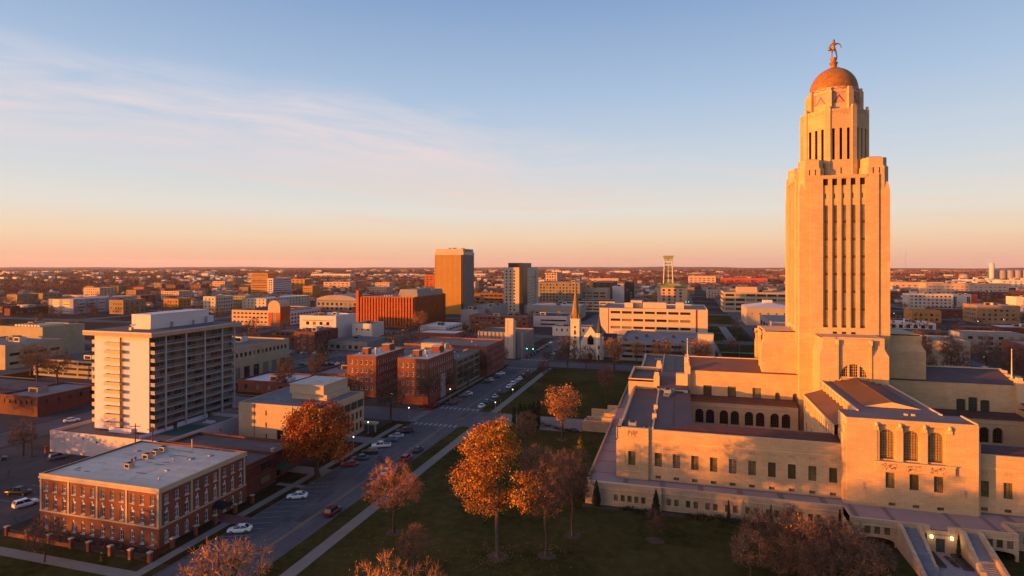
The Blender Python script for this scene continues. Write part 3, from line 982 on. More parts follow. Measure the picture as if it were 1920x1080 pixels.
    if full:
        r.quad((-hw, v0 + .3, zt), (hw, v0 + .3, zt), (hw, v1, zt - .02), (-hw, v1, zt - .02), 0)
        r.box(hw - .35, hw, v0 + .3, v1, zt, zt + .25, 1, 'b')
        for dx in (-.6, .7):
            r.box(1.0 + dx, 1.6 + dx, v1 - 2.2, v1 - 1.7, zt, zt + .35, 1, 'b')
    else:
        r.box(-hw, hw, v0, v0 + .5, zt - .5, zt + .35, 1, 'b')
        r.box(-hw, -hw + .5, v0 + .5, v1, zt - .5, zt + .35, 1, 'b')
        r.box(hw - .5, hw, v0 + .5, v1, zt - .5, zt + .35, 1, 'b')
        r.quad((-hw + .5, v0 + .5, zt - .9), (hw - .5, v0 + .5, zt - .9), (hw - .5, v1, zt - .9), (-hw + .5, v1, zt - .9), 0)
        for sx in (-1, 1):
            r.box(sx * hw - .8, sx * hw + .8, v1 - 1.2, v1 + .5, zt - 2, zt + 1.6, 1, 'b')
            r.box(sx * hw - .6, sx * hw + .6, v1 - 1.0, v1 + .3, zt + 1.6, zt + 2.6, 1, 'b')
    r.rot(k).build('roof', [ROOF_FLAT if full else ROOF_DK, STONE_TRIM], cap)


def build_arms():
    # south arm: gabled brown roof with gutters, lower aisles either side
    a = MB()
    y0, y1 = -53.6, -21.0
    for sx in (-1, 1):
        x = sx * 7.7
        if sx < 0:
            a.wall((x, y1), (0, -1), y1 - y0, 4, 22.0, (), .3)
        else:
            a.wall((x, y0), (0, 1), y1 - y0, 4, 22.0, (), .3)
        for i in range(8):
            yy = y0 + 6.5 + i * 3.2
            a.box(min(x, x + sx * .3), max(x, x + sx * .3), yy - .45, yy + .45, 19, 21.7, 0)
        xo = sx * 12.3
        arow = [(1.4 + i * 2.25, 2.5 + i * 2.25, 15.4, 17.6) for i in range(13)] + [(3 + i * 5.6, 4.0 + i * 5.6, 9, 12, True) for i in range(5)]
        dv = -22.5 - (-54.0)
        if sx < 0:
            a.wall((xo, -22.5), (0, -1), dv, 4, 18.6, [q for q in arow if q[1] < dv - .5], .35)
            windows(cap, (xo, -22.5), 'W', [q for q in arow if q[1] < dv - .5], .3, 'aisle_window', cols=2, rows=3)
        else:
            a.wall((xo, -54.0), (0, 1), dv, 4, 18.6, (), .35)
        a.box(min(xo, xo + sx * .15), max(xo, xo + sx * .15), -54.0, -22.5, 14.3, 14.6, 1)
    a.poly([(-5.6, -49.5, 22.1), (5.6, -49.5, 22.1), (0, -49.5, 23.35)], 1)
    # stepped end of the roofs against the tower block
    for i, w in enumerate((7.7, 6.2, 4.7, 3.2)):
        a.box(-w, w, -21.6, -20.9, 21.5 + .3 * i, 22.25 + .3 * i, 0)
    a.build('wing_wall', [STONE, STONE_TRIM], cap)
    r = MB()
    r.quad((-5.6, -49.5, 22.1), (0, -49.5, 23.35), (0, -21, 23.35), (-5.6, -21, 22.1), 0)
    r.quad((0, -49.5, 23.35), (5.6, -49.5, 22.1), (5.6, -21, 22.1), (0, -21, 23.35), 2)  # east slope coloured darker, as the side turned from the low sun
    r.quad((-7.7, -53.6, 22.0), (-5.3, -53.6, 22.0), (-5.3, -21, 22.0), (-7.7, -21, 22.0), 1)
    r.quad((5.3, -53.6, 22.0), (7.7, -53.6, 22.0), (7.7, -21, 22.0), (5.3, -21, 22.0), 1)
    r.quad((-5.3, -53.6, 22.0), (5.3, -53.6, 22.0), (5.3, -49.5, 22.0), (-5.3, -49.5, 22.0), 1)
    r.box(-7.9, -7.5, -53.6, -21, 21.9, 22.25, 3, 'b')
    r.box(7.5, 7.9, -53.6, -21, 21.9, 22.25, 3, 'b')
    r.box(-.12, .12, -49.5, -21, 23.3, 23.45, 0, 'b')
    for sx in (-1, 1):
        pts = [(sx * 12.3, -54.0, 18.6), (sx * 7.7, -54.0, 20.2), (sx * 7.7, -22.5, 20.2), (sx * 12.3, -22.5, 18.6)]
        r.poly(list(reversed(pts)) if sx < 0 else pts, 0)
        r.box(min(sx * 12.3, sx * 12.6), max(sx * 12.3, sx * 12.6), -54.0, -22.5, 18.4, 18.75, 3)
    r.build('roof', [ROOF_BR, ROOF_FLAT, ROOF_DK, STONE_TRIM], cap)
    # west and east arms: chamber walls, arcaded gallery below, roof brown on the west arm, dark on the east
    for sx in (-1, 1):
        a = MB()
        if sx < 0:
            tall = [(5.75 + 6.9 * i - 1.2, 5.75 + 6.9 * i + 1.2, 13.35, 16.95) for i in range(3)] + [(24.5, 25.8, 13.35, 15.95, True), (29.2, 30.5, 13.35, 15.95, True)]
            ga = []
            for i in range(4):
                for dx in (0, 2.95):
                    c = 3.2 + 6.75 * i + dx
                    ga.append((c - 1.15, c + 1.15, 7.2, 11.3, True))
            xa, xb = -41.9, -8.0
        else:
            tall = [(8.3 + .3, 9.9 + .3, 13.3, 15.9, True)]
            tri = [(19.8, 21.9, 13.2, 17.0, .25), (22.55, 24.65, 13.2, 17.6, .15), (25.3, 27.4, 13.2, 17.0, .25)]
            tall += tri
            ga = []
            for i in range(4):
                for dx in (0, 2.95):
                    c = 9.9 + 6.75 * i + dx
                    if c < 30:
                        ga.append((c - 1.15, c + 1.15, 7.2, 11.3, True))
            xa, xb = 8.0, 41.9
        L = xb - xa
        a.wall((xa, -9.0), (1, 0), L, 12.5, 21.3, tall, .5)
        a.wall((xb, 9.0), (-1, 0), L, 12.5, 21.3, (), .3)
        xe = xa if sx < 0 else xb
        a.wall((xe, 9.0) if sx < 0 else (xe, -9.0), (0, -1) if sx < 0 else (0, 1), 18, 12.5, 21.3, (), .3)
        windows(cap, (xa, -9.0), 'S', tall, .42, 'chamber_window', cols=5 if sx < 0 else 3, rows=5, fr=.12, glass=GLASS_OL if sx < 0 else M('green_glass', (.03, .05, .04), .2, .3, 1))
        # gallery
        gx0, gx1 = (xa - 0.0, -12.4) if sx < 0 else (12.4, xb)
        ga2 = [(q[0] + (xa - gx0), q[1] + (xa - gx0), *q[2:]) for q in ga]
        a.wall((gx0, -15.5), (1, 0), gx1 - gx0, 4, 13.4, ga2, .8)
        a.box(gx0, gx1, -15.65, -15.5, 12.3, 12.5, 1)
        a.box(gx0, gx1, -15.62, -15.5, 6.7, 6.9, 1)
        windows(cap, (gx0, -15.5), 'S', ga2, .75, 'arcade_window', cols=4, rows=5, fr=.09, glass=M('arcade_glass', (0.03, 0.018, 0.014), .25, .3, 1))
        # gable parapet at the outer end, stepped, with small turrets
        for s2 in (-1, 1):
            for i in range(4):
                yy = s2 * (8.6 - i * 2.15)
                a.box(xe - .55, xe + .55, min(yy, yy - s2 * 2.15), max(yy, yy - s2 * 2.15), 21.0, 21.9 + .72 * i, 1)
            a.box(xe - .8, xe + .8, s2 * 9 - .9, s2 * 9 + .9, 12.5, 22.6, 1)
            a.box(xe - .55, xe + .55, s2 * 9 - .6, s2 * 9 + .6, 22.6, 23.4, 1)
        a.build('wing_wall', [STONE, STONE_TRIM], cap)
        r = MB()
        r.quad((xa, -9.1, 21.3), (xb, -9.1, 21.3), (xb, 0, 24.1), (xa, 0, 24.1), 0)
        r.quad((xb, 9.1, 21.3), (xa, 9.1, 21.3), (xa, 0, 24.1), (xb, 0, 24.1), 0)
        r.quad((gx0, -15.7, 13.4), (gx1, -15.7, 13.4), (gx1, -9.0, 14.0), (gx0, -9.0, 14.0), 1)
        r.box(xa, xb, -.2, .2, 24.0, 24.3, 2, 'b')
        r.build('roof', [ROOF_BR if sx < 0 else ROOF_DK, ROOF_TILE, STONE_TRIM], cap)
        # low link between the arm and the side pavilion
        lk = MB()
        x0, x1 = (-50.6, -41.9) if sx < 0 else (41.9, 50.6)
        lk.wall((x0, -14), (1, 0), x1 - x0, 13, 16.2, [(.4, 2.0, 14.0, 15.6), (3.0, 4.2, 13.6, 15.7), (5.0, 7.5, 14.0, 15.7)] if sx < 0 else (), .3, 0)
        lk.wall((x1, 14), (-1, 0), x1 - x0, 13, 16.2, (), .3, 0)
        if sx < 0:
            windows(cap, (x0, -14), 'S', [(.4, 2.0, 14.0, 15.6), (3.0, 4.2, 13.6, 15.7), (5.0, 7.5, 14.0, 15.7)], .25, 'dormer_window', cols=1, rows=1)
        lk.quad((x0 - .2, -14.2, 16.2), (x1 + .2, -14.2, 16.2), (x1 + .2, -2, 18.2), (x0 - .2, -2, 18.2), 1)
        lk.quad((x1 + .2, 14.2, 16.2), (x0 - .2, 14.2, 16.2), (x0 - .2, 2, 18.2), (x1 + .2, 2, 18.2), 1)
        lk.quad((x0 - .2, -2, 18.2), (x1 + .2, -2, 18.2), (x1 + .2, 2, 18.2), (x0 - .2, 2, 18.2), 1)
        if sx < 0:
            lk.box(x1 - 3.4, x1, -10.5, -8.2, 16.5, 20.3, 2, 'b')
        lk.build('link_roof', [WHITE, ROOF_DK, STONE_TRIM], cap)
    n = MB()
    n.box(-9, 9, 21, 53, 4, 21.3)
    n.build('wing_wall', [STONE], cap)
    n = MB()
    n.gable(-9.2, 9.2, 21, 53, 21.3, 24.1, 'y')
    n.build('roof', [ROOF_BR], cap)


def build_tower():
    t = MB()
    zb = 34.0
    oct_ = []
    # transept blocks on four sides at the tower's foot
    for k in range(4):
        p = MB()
        p.wall((-8.15, -21.0), (1, 0), 4.0, 4, 29.2, (), .3)
        p.wall((4.15, -21.0), (1, 0), 4.0, 4, 29.2, (), .3)
        p.wall((-8.15, -11), (0, -1), 10.0, 4, 29.2, (), .3)
        p.wall((8.15, -21.0), (0, 1), 10.0, 4, 29.2, (), .3)
        # battered shoulders
        for sx in (-1, 1):
            xs = [(8.15, 4.15), (7.35, 4.15)]
            a0, b0 = sx * 8.15, sx * 4.15
            a1 = sx * 7.35
            P0 = [(a0, -21.0, 29.2), (b0, -21.0, 29.2), (b0, -20.2, 31.0), (a1, -20.2, 31.0)]
            p.poly(P0 if sx < 0 else list(reversed(P0)))
            P1 = [(a0, -11, 29.2), (a0, -21.0, 29.2), (a1, -20.2, 31.0), (a1, -11, 31.0)]
            p.poly(P1 if sx < 0 else list(reversed(P1)))
            p.box(min(a1, b0), max(a1, b0), -20.2, -11, 31.0, 33.8, 0, 'b')
            p.box(min(b0, b0 + -sx * .5), max(b0, b0 - sx * .5), -21.25, -20.6, 4, 32.4, 0, 'b')
            p.box(b0 - .3 - sx * .2, b0 + .3 - sx * .2, -21.45, -20.5, 32.0, 33.3, 1, 'b')
        # recessed centre with the half-round window
        p.wall((-4.15, -20.55), (1, 0), 8.3, 4, 33.5, [(.95, 7.35, 23.5, 26.9, 1.06)] if k in (0, 3) else [], .5)
        for x0, x1 in ((-4.16, -4.15), (4.15, 4.16)):
            p.quad((x0, -21.0, 4), (x0, -20.55, 4), (x0, -20.55, 31), (x0, -21.0, 31))
            p.quad((x1, -20.55, 4), (x1, -21.0, 4), (x1, -21.0, 31), (x1, -20.55, 31))
        p.box(-7.35, 7.35, -19.9, -11, 33.5, 33.85, 1, 'b')
        for x in (-1.35, 1.05):
            p.box(x, x + .42, -20.5, -20.0, 23.5, 26.95, 0, 'b')
        p.box(-3.6, 3.6, -20.75, -20.55, 23.25, 23.5, 1)
        oct_.append(p.rot(k))
    for p in oct_:
        t.merge(p)
    oct_ = []
    # shaft
    wcol = [(-5.35 + 2.31 * i, -4.0 + 2.31 * i) for i in range(5)]
    for k in range(4):
        p = MB()
        ops = [(a + 8.55, b + 8.55, 35.6, 77.4) for a, b in wcol]
        p.wall((-8.55, -11.7), (1, 0), 17.1, 4, 78.4, ops, .6)
        p.quad((-8.55, -11.35, 4), (-8.55, -11.7, 4), (-8.55, -11.7, 78.4), (-8.55, -11.35, 78.4))
        p.quad((8.55, -11.7, 4), (8.55, -11.35, 4), (8.55, -11.35, 78.4), (8.55, -11.7, 78.4))
        p.wall((-11.35, -11.35), (1, 0), 2.8, 4, 74.0, (), .2)
        p.wall((8.55, -11.35), (1, 0), 2.8, 4, 74.0, (), .2)
        for a, b in wcol:
            # sloping sill, stone head with slit, square dark opening at the top
            p.quad((a, -11.72, 33.9), (b, -11.72, 33.9), (b, -11.0, 36.2), (a, -11.0, 36.2), 0)
            p.box(a + .001, b - .001, -11.3, -11.0, 70.0, 75.6, 0)
            if k in (0, 3):
                p.quad((a, -11.22, 36.2), (a + .52, -11.2, 36.2), (a + .52, -11.2, 70.0), (a, -11.22, 70.0), 0)
            p.box((a + b) / 2 - .13, (a + b) / 2 + .13, -11.32, -11.3, 71.9, 73.3, 2)
            p.box(a + .3, b - .1, -11.26, -11.0, 75.6, 77.4, 2)
        for a, b in wcol[1:4]:
            p.box(a + .1, b - .15, -11.73, -11.7, 33.9, 34.5, 2)
        p.quad((-8.55, -11.7, 78.4), (8.55, -11.7, 78.4), (8.55, -9.5, 78.4), (-8.55, -9.5, 78.4), 1)
        p.box(-5.9, 5.7, -11.85, -11.7, 77.6, 78.4, 0)
        # shoulder tops, corner turrets with chamfered corners
        for sx in (-1, 1):
            pl = [(sx * 11.2, -11.2), (sx * 11.2, -8.5), (sx * 8.5, -8.5), (sx * 8.5, -11.2)]
        oct_.append(p.rot(k))
        if k in (0, 3):
            wz = [35.6 + 4.9 * i for i in range(7)]
            wo = [(a + 9.07, b + 8.55, z + .6, z + 4.9) for a, b in wcol for z in wz]
            windows_k(cap, k, (-8.55, -11.7), wo, .5, 'tower_window', cols=2, rows=5, fr=.06, glass=TOWERG)
            sp = MB()
            sp.box(-.155, .675, -11.3, -11.1, 0, .6, 0)
            sme = sp.rot(k).mesh('spandrel', [M('bronze_spandrel', (.055, .022, .012), .6, .2, 1)])
            for a, b in wcol:
                for z in wz:
                    ox, oy = rk(k, (a + b) / 2, 0)
                    put('spandrel', sme, cap, (ox, oy, z))
    for p in oct_:
        t.merge(p)
    for sx in (-1, 1):
        for sy in (-1, 1):
            c = 8.0
            def oc(h, ch):
                pts = [(h, -h + ch), (h, h - ch), (h - ch, h), (-h + ch, h), (-h, h - ch), (-h, -h + ch), (-h + ch, -h), (h - ch, -h)]
                return [(sx * c + x, sy * c + y) for x, y in pts]
            sq = [(sx * 9.95 + x, sy * 9.95 + y) for x, y in ((-1.4, -1.4), (1.4, -1.4), (1.4, 1.4), (-1.4, 1.4))]
            t.prism(sq, 74.0, 76.2, 0, poly1=[(sx * 9.75 + x, sy * 9.75 + y) for x, y in ((-1.2, -1.2), (1.2, -1.2), (1.2, 1.2), (-1.2, 1.2))])
            t.prism(oc(3.3, 1.3), 72.0, 80.3)
            t.prism(oc(3.3, 1.3), 80.3, 80.9, poly1=oc(2.95, 1.2), top=False)
            t.prism(oc(2.95, 1.2), 80.9, 83.0)
            t.prism(oc(2.55, 1.0), 83.0, 83.5, poly1=oc(1.6, .6))
            for dx in (-.75, .75):
                t.box(sx * c + dx - .13, sx * c + dx + .13, sy * c - 3.32, sy * c - 3.3, 78.6, 80.2, 2)
                t.box(sx * c - 3.32, sx * c - 3.3, sy * c + dx - .13, sy * c + dx + .13, 78.6, 80.2, 2)
    t.box(-9.6, 9.6, -9.6, 9.6, 77.9, 78.3, 1)
    t.build('tower', [STONE, STONE_TRIM, VOIDM], cap)
    # windows of the transept blocks
    for k in (0, 3):
        for (a, b, zt_) in ((-3.2, -1.35, .8), (-.93, 1.05, .25), (1.47, 3.2, .8)):
            c = (a + b) / 2
            w, h = b - a, 3.4 if abs(c) < .5 else 2.9
            m = MB()
            m.quad((a, -20.08, 23.5), (b, -20.08, 23.5), (b, -20.08, 26.95), (a, -20.08, 26.95), 1)
            for i in range(1, 4):
                m.box(a + w * i / 4 - .04, a + w * i / 4 + .04, -20.13, -20.08, 23.5, 26.9, 0)
            for j in range(1, 5):
                m.box(a, b, -20.13, -20.08, 23.5 + j * .7 - .04, 23.5 + j * .7 + .04, 0)
            m.rot(k).build('lunette_window', [STONE_TRIM, GLASS], cap)
    # octagon
    g = MB()
    ap = 8.35
    half = ap * math.tan(R(22.5))
    for j in range(8):
        p = MB()
        ops = [(half + c - .4, half + c + .4, 83.3, 92.3) for c in (-1.9, 0, 1.9)]
        p.wall((-half, -ap), (1, 0), 2 * half, 77.5, 97.9, ops, .7)
        p.quad((half, -ap + .6, 96.0), (-half, -ap + .6, 96.0), (-half, -ap + .6, 97.9), (half, -ap + .6, 97.9))
        p.quad((-half, -ap, 97.9), (half, -ap, 97.9), (half, -ap + .6, 97.9), (-half, -ap + .6, 97.9), 1)
        for i in range(10):   # pierced parapet
            x = -2.2 + i * .49
            zz = 96.55 + .32 * (i % 2)
            for q in (0, .62):
                p.add([(x - .12, -ap - .012, zz + q * .9), (x, -ap - .012, zz - .17 + q * .9), (x + .12, -ap - .012, zz + q * .9), (x, -ap - .012, zz + .17 + q * .9)], [(0, 1, 2, 3)], 2)
        p.box(-.15, .15, -ap - .02, -ap, 79.2, 81.0, 2)
        # corner pier
        a = R(22.5)
        pr = MB()
        pr.box(-.7, .7, -9.06, -8.3, 77.5, 98.3, 0, 'b')
        pr.box(-.5, .5, -8.95, -8.3, 98.3, 98.9, 0, 'b')
        pr.rota(a)
        p.merge(pr)
        p.rota(R(45) * j)
        g.merge(p)
        if j in (0, 1, 5, 6, 7):
            ang = R(45) * j
            du = (math.cos(ang), math.sin(ang))
            o = (-half * math.cos(ang) + ap * math.sin(ang), -half * math.sin(ang) - ap * math.cos(ang))
            windows(cap, o, (du, ang), ops, .6, 'louvre_window', cols=1, rows=14, fr=.05, glass=VOIDM)
    g.lathe([(7.9, 96.9), (.1, 96.9)], 8, 0, 0, 1, False, R(22.5))
    # upper drum
    a2 = 6.55
    h2 = a2 * math.tan(R(22.5))
    for j in range(8):
        p = MB()
        p.wall((-h2, -a2), (1, 0), 2 * h2, 96.9, 103.9, [(h2 - 1.7, h2 + 1.7, 99.9, 103.1)], .3)
        pr = MB()
        pr.box(-.75, .75, -7.65, -6.8, 96.9, 103.6, 0, 'b')
        pr.box(-.55, .55, -7.4, -6.6, 103.6, 104.5, 0, 'b')
        pr.rota(R(22.5))
        p.merge(pr)
        g.merge(p.rota(R(45) * j))
        m = MB()
        m.quad((-1.75, -a2 + .27, 99.85), (1.75, -a2 + .27, 99.85), (1.75, -a2 + .27, 103.15), (-1.75, -a2 + .27, 103.15), 0)
        y = -a2 + .25
        m.add([(-1.5, y, 100.2), (-1.1, y, 100.2), (0, y, 101.9), (0, y, 102.6)], [(0, 1, 2, 3)], 1)
        m.add([(1.5, y, 100.2), (0, y, 102.6), (0, y, 101.9), (1.1, y, 100.2)], [(0, 1, 2, 3)], 1)
        m.add([(-.75, y, 100.2), (.75, y, 100.2), (0, y, 101.4)], [(0, 1, 2)], 2)
        m.rota(R(45) * j).build('mosaic_panel', [MOS_P, MOS_B, MOS_O], cap)
    g.build('octagon', [STONE, STONE_TRIM, VOIDM], cap)
    d = MB()
    r0 = 6.5
    prof = [(6.45, 103.3), (6.5, 104.6)] + [(r0 * math.cos(R(a)), 104.6 + 7.3 * math.sin(R(a))) for a in range(6, 87, 6)] + [(.4, 111.9)]
    d.lathe(prof, 48)
    d.build('dome', [GOLD], cap)
    zg = MB()
    n = 48
    for i in range(n):
        a0, a1, am = 2 * math.pi * i / n, 2 * math.pi * (i + 1) / n, 2 * math.pi * (i + .5) / n
        P = lambda a, z, r=6.53: (r * math.cos(a), r * math.sin(a), z)
        zg.quad(P(a0, 103.6), P(a1, 103.6), P(a1, 104.75), P(a0, 104.75), 0)
        e = 6.56
        lo, hi = (103.85, 104.45) if i % 2 else (104.45, 103.85)
        zg.quad(P(a0, lo, e), P(a1, hi, e), P(a1, hi + .2, e), P(a0, lo + .2, e), 1)
    zg.build('mosaic_band', [MOS_P, MOS_B], cap)
    pd = MB()
    pd.lathe([(1.7, 111.2), (1.75, 111.75), (1.0, 111.95), (.78, 112.2), (.95, 113.2), (1.25, 113.45), (.75, 113.6), (.7, 114.1), (.95, 114.85), (.9, 115.0), (.01, 115.05)], 20)
    pd.tube((1.0, .3, 111.8), (1.0, .3, 115.0), .04, .04, 5)
    pd.build('pedestal', [GOLD], cap)


def build_statue():
    root = thing('statue', 'bronze striding sower figure standing on top of the golden dome', 'statue', (CX, CY, 115.0))
    k = 5.45 / 1.85
    bones = {'pel': (0, 0, .98, .15), 'wst': (-.02, 0, 1.14, .135), 'chs': (-.02, .02, 1.36, .175), 'nck': (0, -.02, 1.54, .07), 'hed': (.0, -.05, 1.70, .11), 'top': (.0, -.06, 1.80, .075),
             'hl': (-.10, 0, .92, .115), 'kl': (-.20, -.16, .52, .075), 'al': (-.19, -.10, .09, .05), 'tl': (-.22, -.25, .03, .045),
             'hr': (.10, 0, .92, .115), 'kr': (.24, .06, .54, .075), 'ar': (.36, .22, .16, .05), 'tr': (.34, .08, .05, .045),
             'sl': (-.22, .02, 1.43, .085), 'el': (-.38, -.02, 1.16, .06), 'wl': (-.50, -.10, .94, .045), 'fl': (-.50, -.16, .87, .04),
             'sr': (.20, .02, 1.44, .085), 'er': (.50, .10, 1.45, .058), 'mr': (.68, .16, 1.30, .048), 'wr': (.74, .18, 1.12, .042), 'fr': (.68, .17, 1.02, .045)}
    ed = [('pel', 'wst'), ('wst', 'chs'), ('chs', 'nck'), ('nck', 'hed'), ('hed', 'top'), ('pel', 'hl'), ('hl', 'kl'), ('kl', 'al'), ('al', 'tl'), ('pel', 'hr'), ('hr', 'kr'), ('kr', 'ar'), ('ar', 'tr'),
          ('chs', 'sl'), ('sl', 'el'), ('el', 'wl'), ('wl', 'fl'), ('chs', 'sr'), ('sr', 'er'), ('er', 'mr'), ('mr', 'wr'), ('wr', 'fr')]
    names = list(bones)
    me = bpy.data.meshes.new('body')
    me.from_pydata([tuple(c * k for c in bones[n][:3]) for n in names], [(names.index(a), names.index(b)) for a, b in ed], [])
    me.materials.append(STATUE)
    o = put('body', me, root)
    sk = o.modifiers.new('skin', 'SKIN')
    sk.use_smooth_shade = True
    for i, n in enumerate(names):
        r = bones[n][3] * k
        me.skin_vertices[0].data[i].radius = (r, r)
        me.skin_vertices[0].data[i].use_root = (n == 'pel')
    ss = o.modifiers.new('smooth', 'SUBSURF')
    ss.levels = ss.render_levels = 2
    b = MB()   # the seed bag at his hip and the hood
    b.lathe([(.02, 2.15), (.42, 2.25), (.5, 2.6), (.42, 3.0), (.22, 3.35), (.02, 3.5)], 12, -1.15, -.25)
    b.build('seed_bag', [STATUE], root)
    kl = MB()
    kl.lathe([(.30, 4.2), (.42, 3.4), (.47, 2.9), (.62, 2.45), (.55, 2.42), (.3, 2.6)], 14, -.02, 0)
    kl.build('tunic', [M('gilded_bronze', (0.30, 0.15, 0.03), .5, .3, 1, metallic=.3)], root)
    hd = MB()
    hd.lathe([(.02, 5.55), (.2, 5.5), (.37, 5.2), (.4, 4.9), (.33, 4.6)], 12, 0, -.1)
    hd.build('hood', [STATUE], root)


build_terrace()
build_ranges()
pavilion(0, 11.45, -60.2, -53.4, 22.0, True)
pavilion(3, 11.15, -59.4, -50.6, 18.0, False)
pavilion(1, 11.15, -59.4, -50.6, 18.0, False)
pavilion(2, 11.15, -59.4, -50.6, 18.0, False)
build_arms()
build_tower()
build_statue()
for (u, lb) in ((-41.9, 'white flagpole standing on the west gable of the statehouse'), (41.9, 'white flagpole standing on the east gable of the statehouse, right of the tower')):
    f = thing('flagpole', lb, 'flagpole', (CX + u, CY - 5.5, 22.6))
    b = MB()
    b.lathe([(.28, 0), (.24, .5), (.16, .6), (.07, 7.6), (.01, 7.65)], 8)
    b.build('pole', [POLE], f)
    b = MB()
    b.lathe([(.01, 7.6), (.15, 7.72), (.15, 7.82), (.01, 7.95)], 8)
    b.build('finial', [POLE], f)
# ------------------------------------------------------------ buildings near the camera
BRICK = M('red_brick', (0.172, 0.058, 0.034), 0.9, 0.2, 0.4, kind='brick')
BRICK_D = M('dark_brick', (0.105, 0.034, 0.026), 0.9, 0.25, 0.4, kind='brick')
BRICK_O = M('orange_brick', (0.33, 0.085, 0.022), 0.9, 0.18, 0.2, kind='brick')
CREAM = M('cream_panel', (0.40, 0.30, 0.20), 0.85, 0.08, 0.15, kind='panel')
TRIM = M('cream_trim', (0.36, 0.29, 0.20), 0.8, 0.1, 0.6)
PALE = M('pale_render', (0.47, 0.41, 0.36), 0.8, 0.08, 0.2)
WALLW = M('white_wall', (0.52, 0.46, 0.53), 0.8, 0.06, 0.12)
GREY_C = M('grey_concrete', (0.20, 0.185, 0.175), 0.9, 0.14, 0.15)
BEIGE = M('beige_stone', (0.30, 0.25, 0.17), 0.9, 0.12, 0.15, kind='panel')
ROOFG = M('pale_gravel_roof', (0.47, 0.41, 0.36), 0.9, 0.12, 0.08, fine=.5, kind='deck')
ROOFD = M('dark_gravel_roof', (0.085, 0.075, 0.08), 0.9, 0.25, 0.08, fine=.5, kind='deck')
ROOFM = M('mid_gravel_roof', (0.16, 0.145, 0.155), 0.9, 0.18, 0.08, fine=.5, kind='deck')
GLASS_GR = M('green_tint_glass', (0.03, 0.055, 0.045), 0.15, 0.2, 0.2, spec=.6)
UNITM = M('rooftop_unit_paint', (0.40, 0.36, 0.32), 0.7, 0.1, 1)
TAN = M('tan_metal', (0.38, 0.30, 0.20), 0.7, 0.1, 1)
WFAN = WHITE


def unit(root, x, y, z, w, d, h, m=None, name='rooftop_unit'):
    b = MB()
    b.box(x - w / 2, x + w / 2, y - d / 2, y + d / 2, z, z + h, 0, 'b')
    if name == 'rooftop_unit':
        b.box(x - w * .3, x + w * .3, y - d * .3, y + d * .3, z + h, z + h + .12, 1, 'b')
        b.quad((x - w * .38, y - d / 2 - .012, z + h * .2), (x + w * .38, y - d / 2 - .012, z + h * .2), (x + w * .38, y - d / 2 - .012, z + h * .8), (x - w * .38, y - d / 2 - .012, z + h * .8), 1)
    return b.build(name, [m or UNITM, VOIDM], root)


def vent(root, x, y, z, r=.3, h=.9, m=None):
    b = MB()
    b.lathe([(r * .6, z), (r * .6, z + h * .6), (r, z + h * .65), (r * .8, z + h), (.01, z + h * 1.02)], 10, x, y)
    return b.build('roof_vent', [m or UNITM], root)


def block(name, label, cat, x0, x1, y0, y1, h, wall=GREY_C, roof=ROOFM, S=None, E=None, W=None, par=.7, group=None, trim=None, z0=0.0, depth=.18):
    """box building with real window openings; S/E/W: list of (cols, w, rows, margin, kw)"""
    cx, cy = (x0 + x1) / 2, (y0 + y1) / 2
    w, d = (x1 - x0) / 2, (y1 - y0) / 2
    root = thing(name, label, cat, (cx, cy, 0), group=group)
    b = MB()
    for f, o, L, spec in (('S', (-w, -d), 2 * w, S), ('E', (w, -d), 2 * d, E), ('N', (w, d), 2 * w, None), ('W', (-w, d), 2 * d, W)):
        ops, calls = [], []
        for sp in spec or ():
            cols, ww, rows, mg = sp[:4]
            kw = dict(sp[4]) if len(sp) > 4 else {}
            g_ = grid(L, cols, ww, rows, mg if not isinstance(mg, tuple) else 0)
            if isinstance(mg, tuple):
                s0, s1 = mg
                g_ = [(a + s0, b_ + s0, *r) for a, b_, *r in grid(s1 - s0, cols, ww, rows, 0)]
            ops += g_
            calls.append((g_, kw))
        b.wall(o, DUS[f], L, z0 - .4 if z0 == 0 else z0, h, ops, depth, 0)
        for g_, kw in calls:
            nm = kw.pop('name', 'window')
            windows(root, o, f, g_, depth * .8, nm, **kw)
    t = .3
    zi = h - par
    b.quad((-w, -d, h), (w, -d, h), (w - t, -d + t, h), (-w + t, -d + t, h), 1)
    b.quad((w, -d, h), (w, d, h), (w - t, d - t, h), (w - t, -d + t, h), 1)
    b.quad((w, d, h), (-w, d, h), (-w + t, d - t, h), (w - t, d - t, h), 1)
    b.quad((-w, d, h), (-w, -d, h), (-w + t, -d + t, h), (-w + t, d - t, h), 1)
    for p, q in (((w - t, -d + t), (-w + t, -d + t)), ((w - t, d - t), (w - t, -d + t)), ((-w + t, d - t), (w - t, d - t)), ((-w + t, -d + t), (-w + t, d - t))):
        b.quad((*p, zi), (*q, zi), (*q, h), (*p, h), 0)
    b.build('wall', [wall, trim or wall], root)
    r = MB()
    r.quad((-w + t, -d + t, zi), (w - t, -d + t, zi), (w - t, d - t, zi), (-w + t, d - t, zi))
    r.build('roof', [roof], root)
    root['dims'] = (w, d, h)
    return root


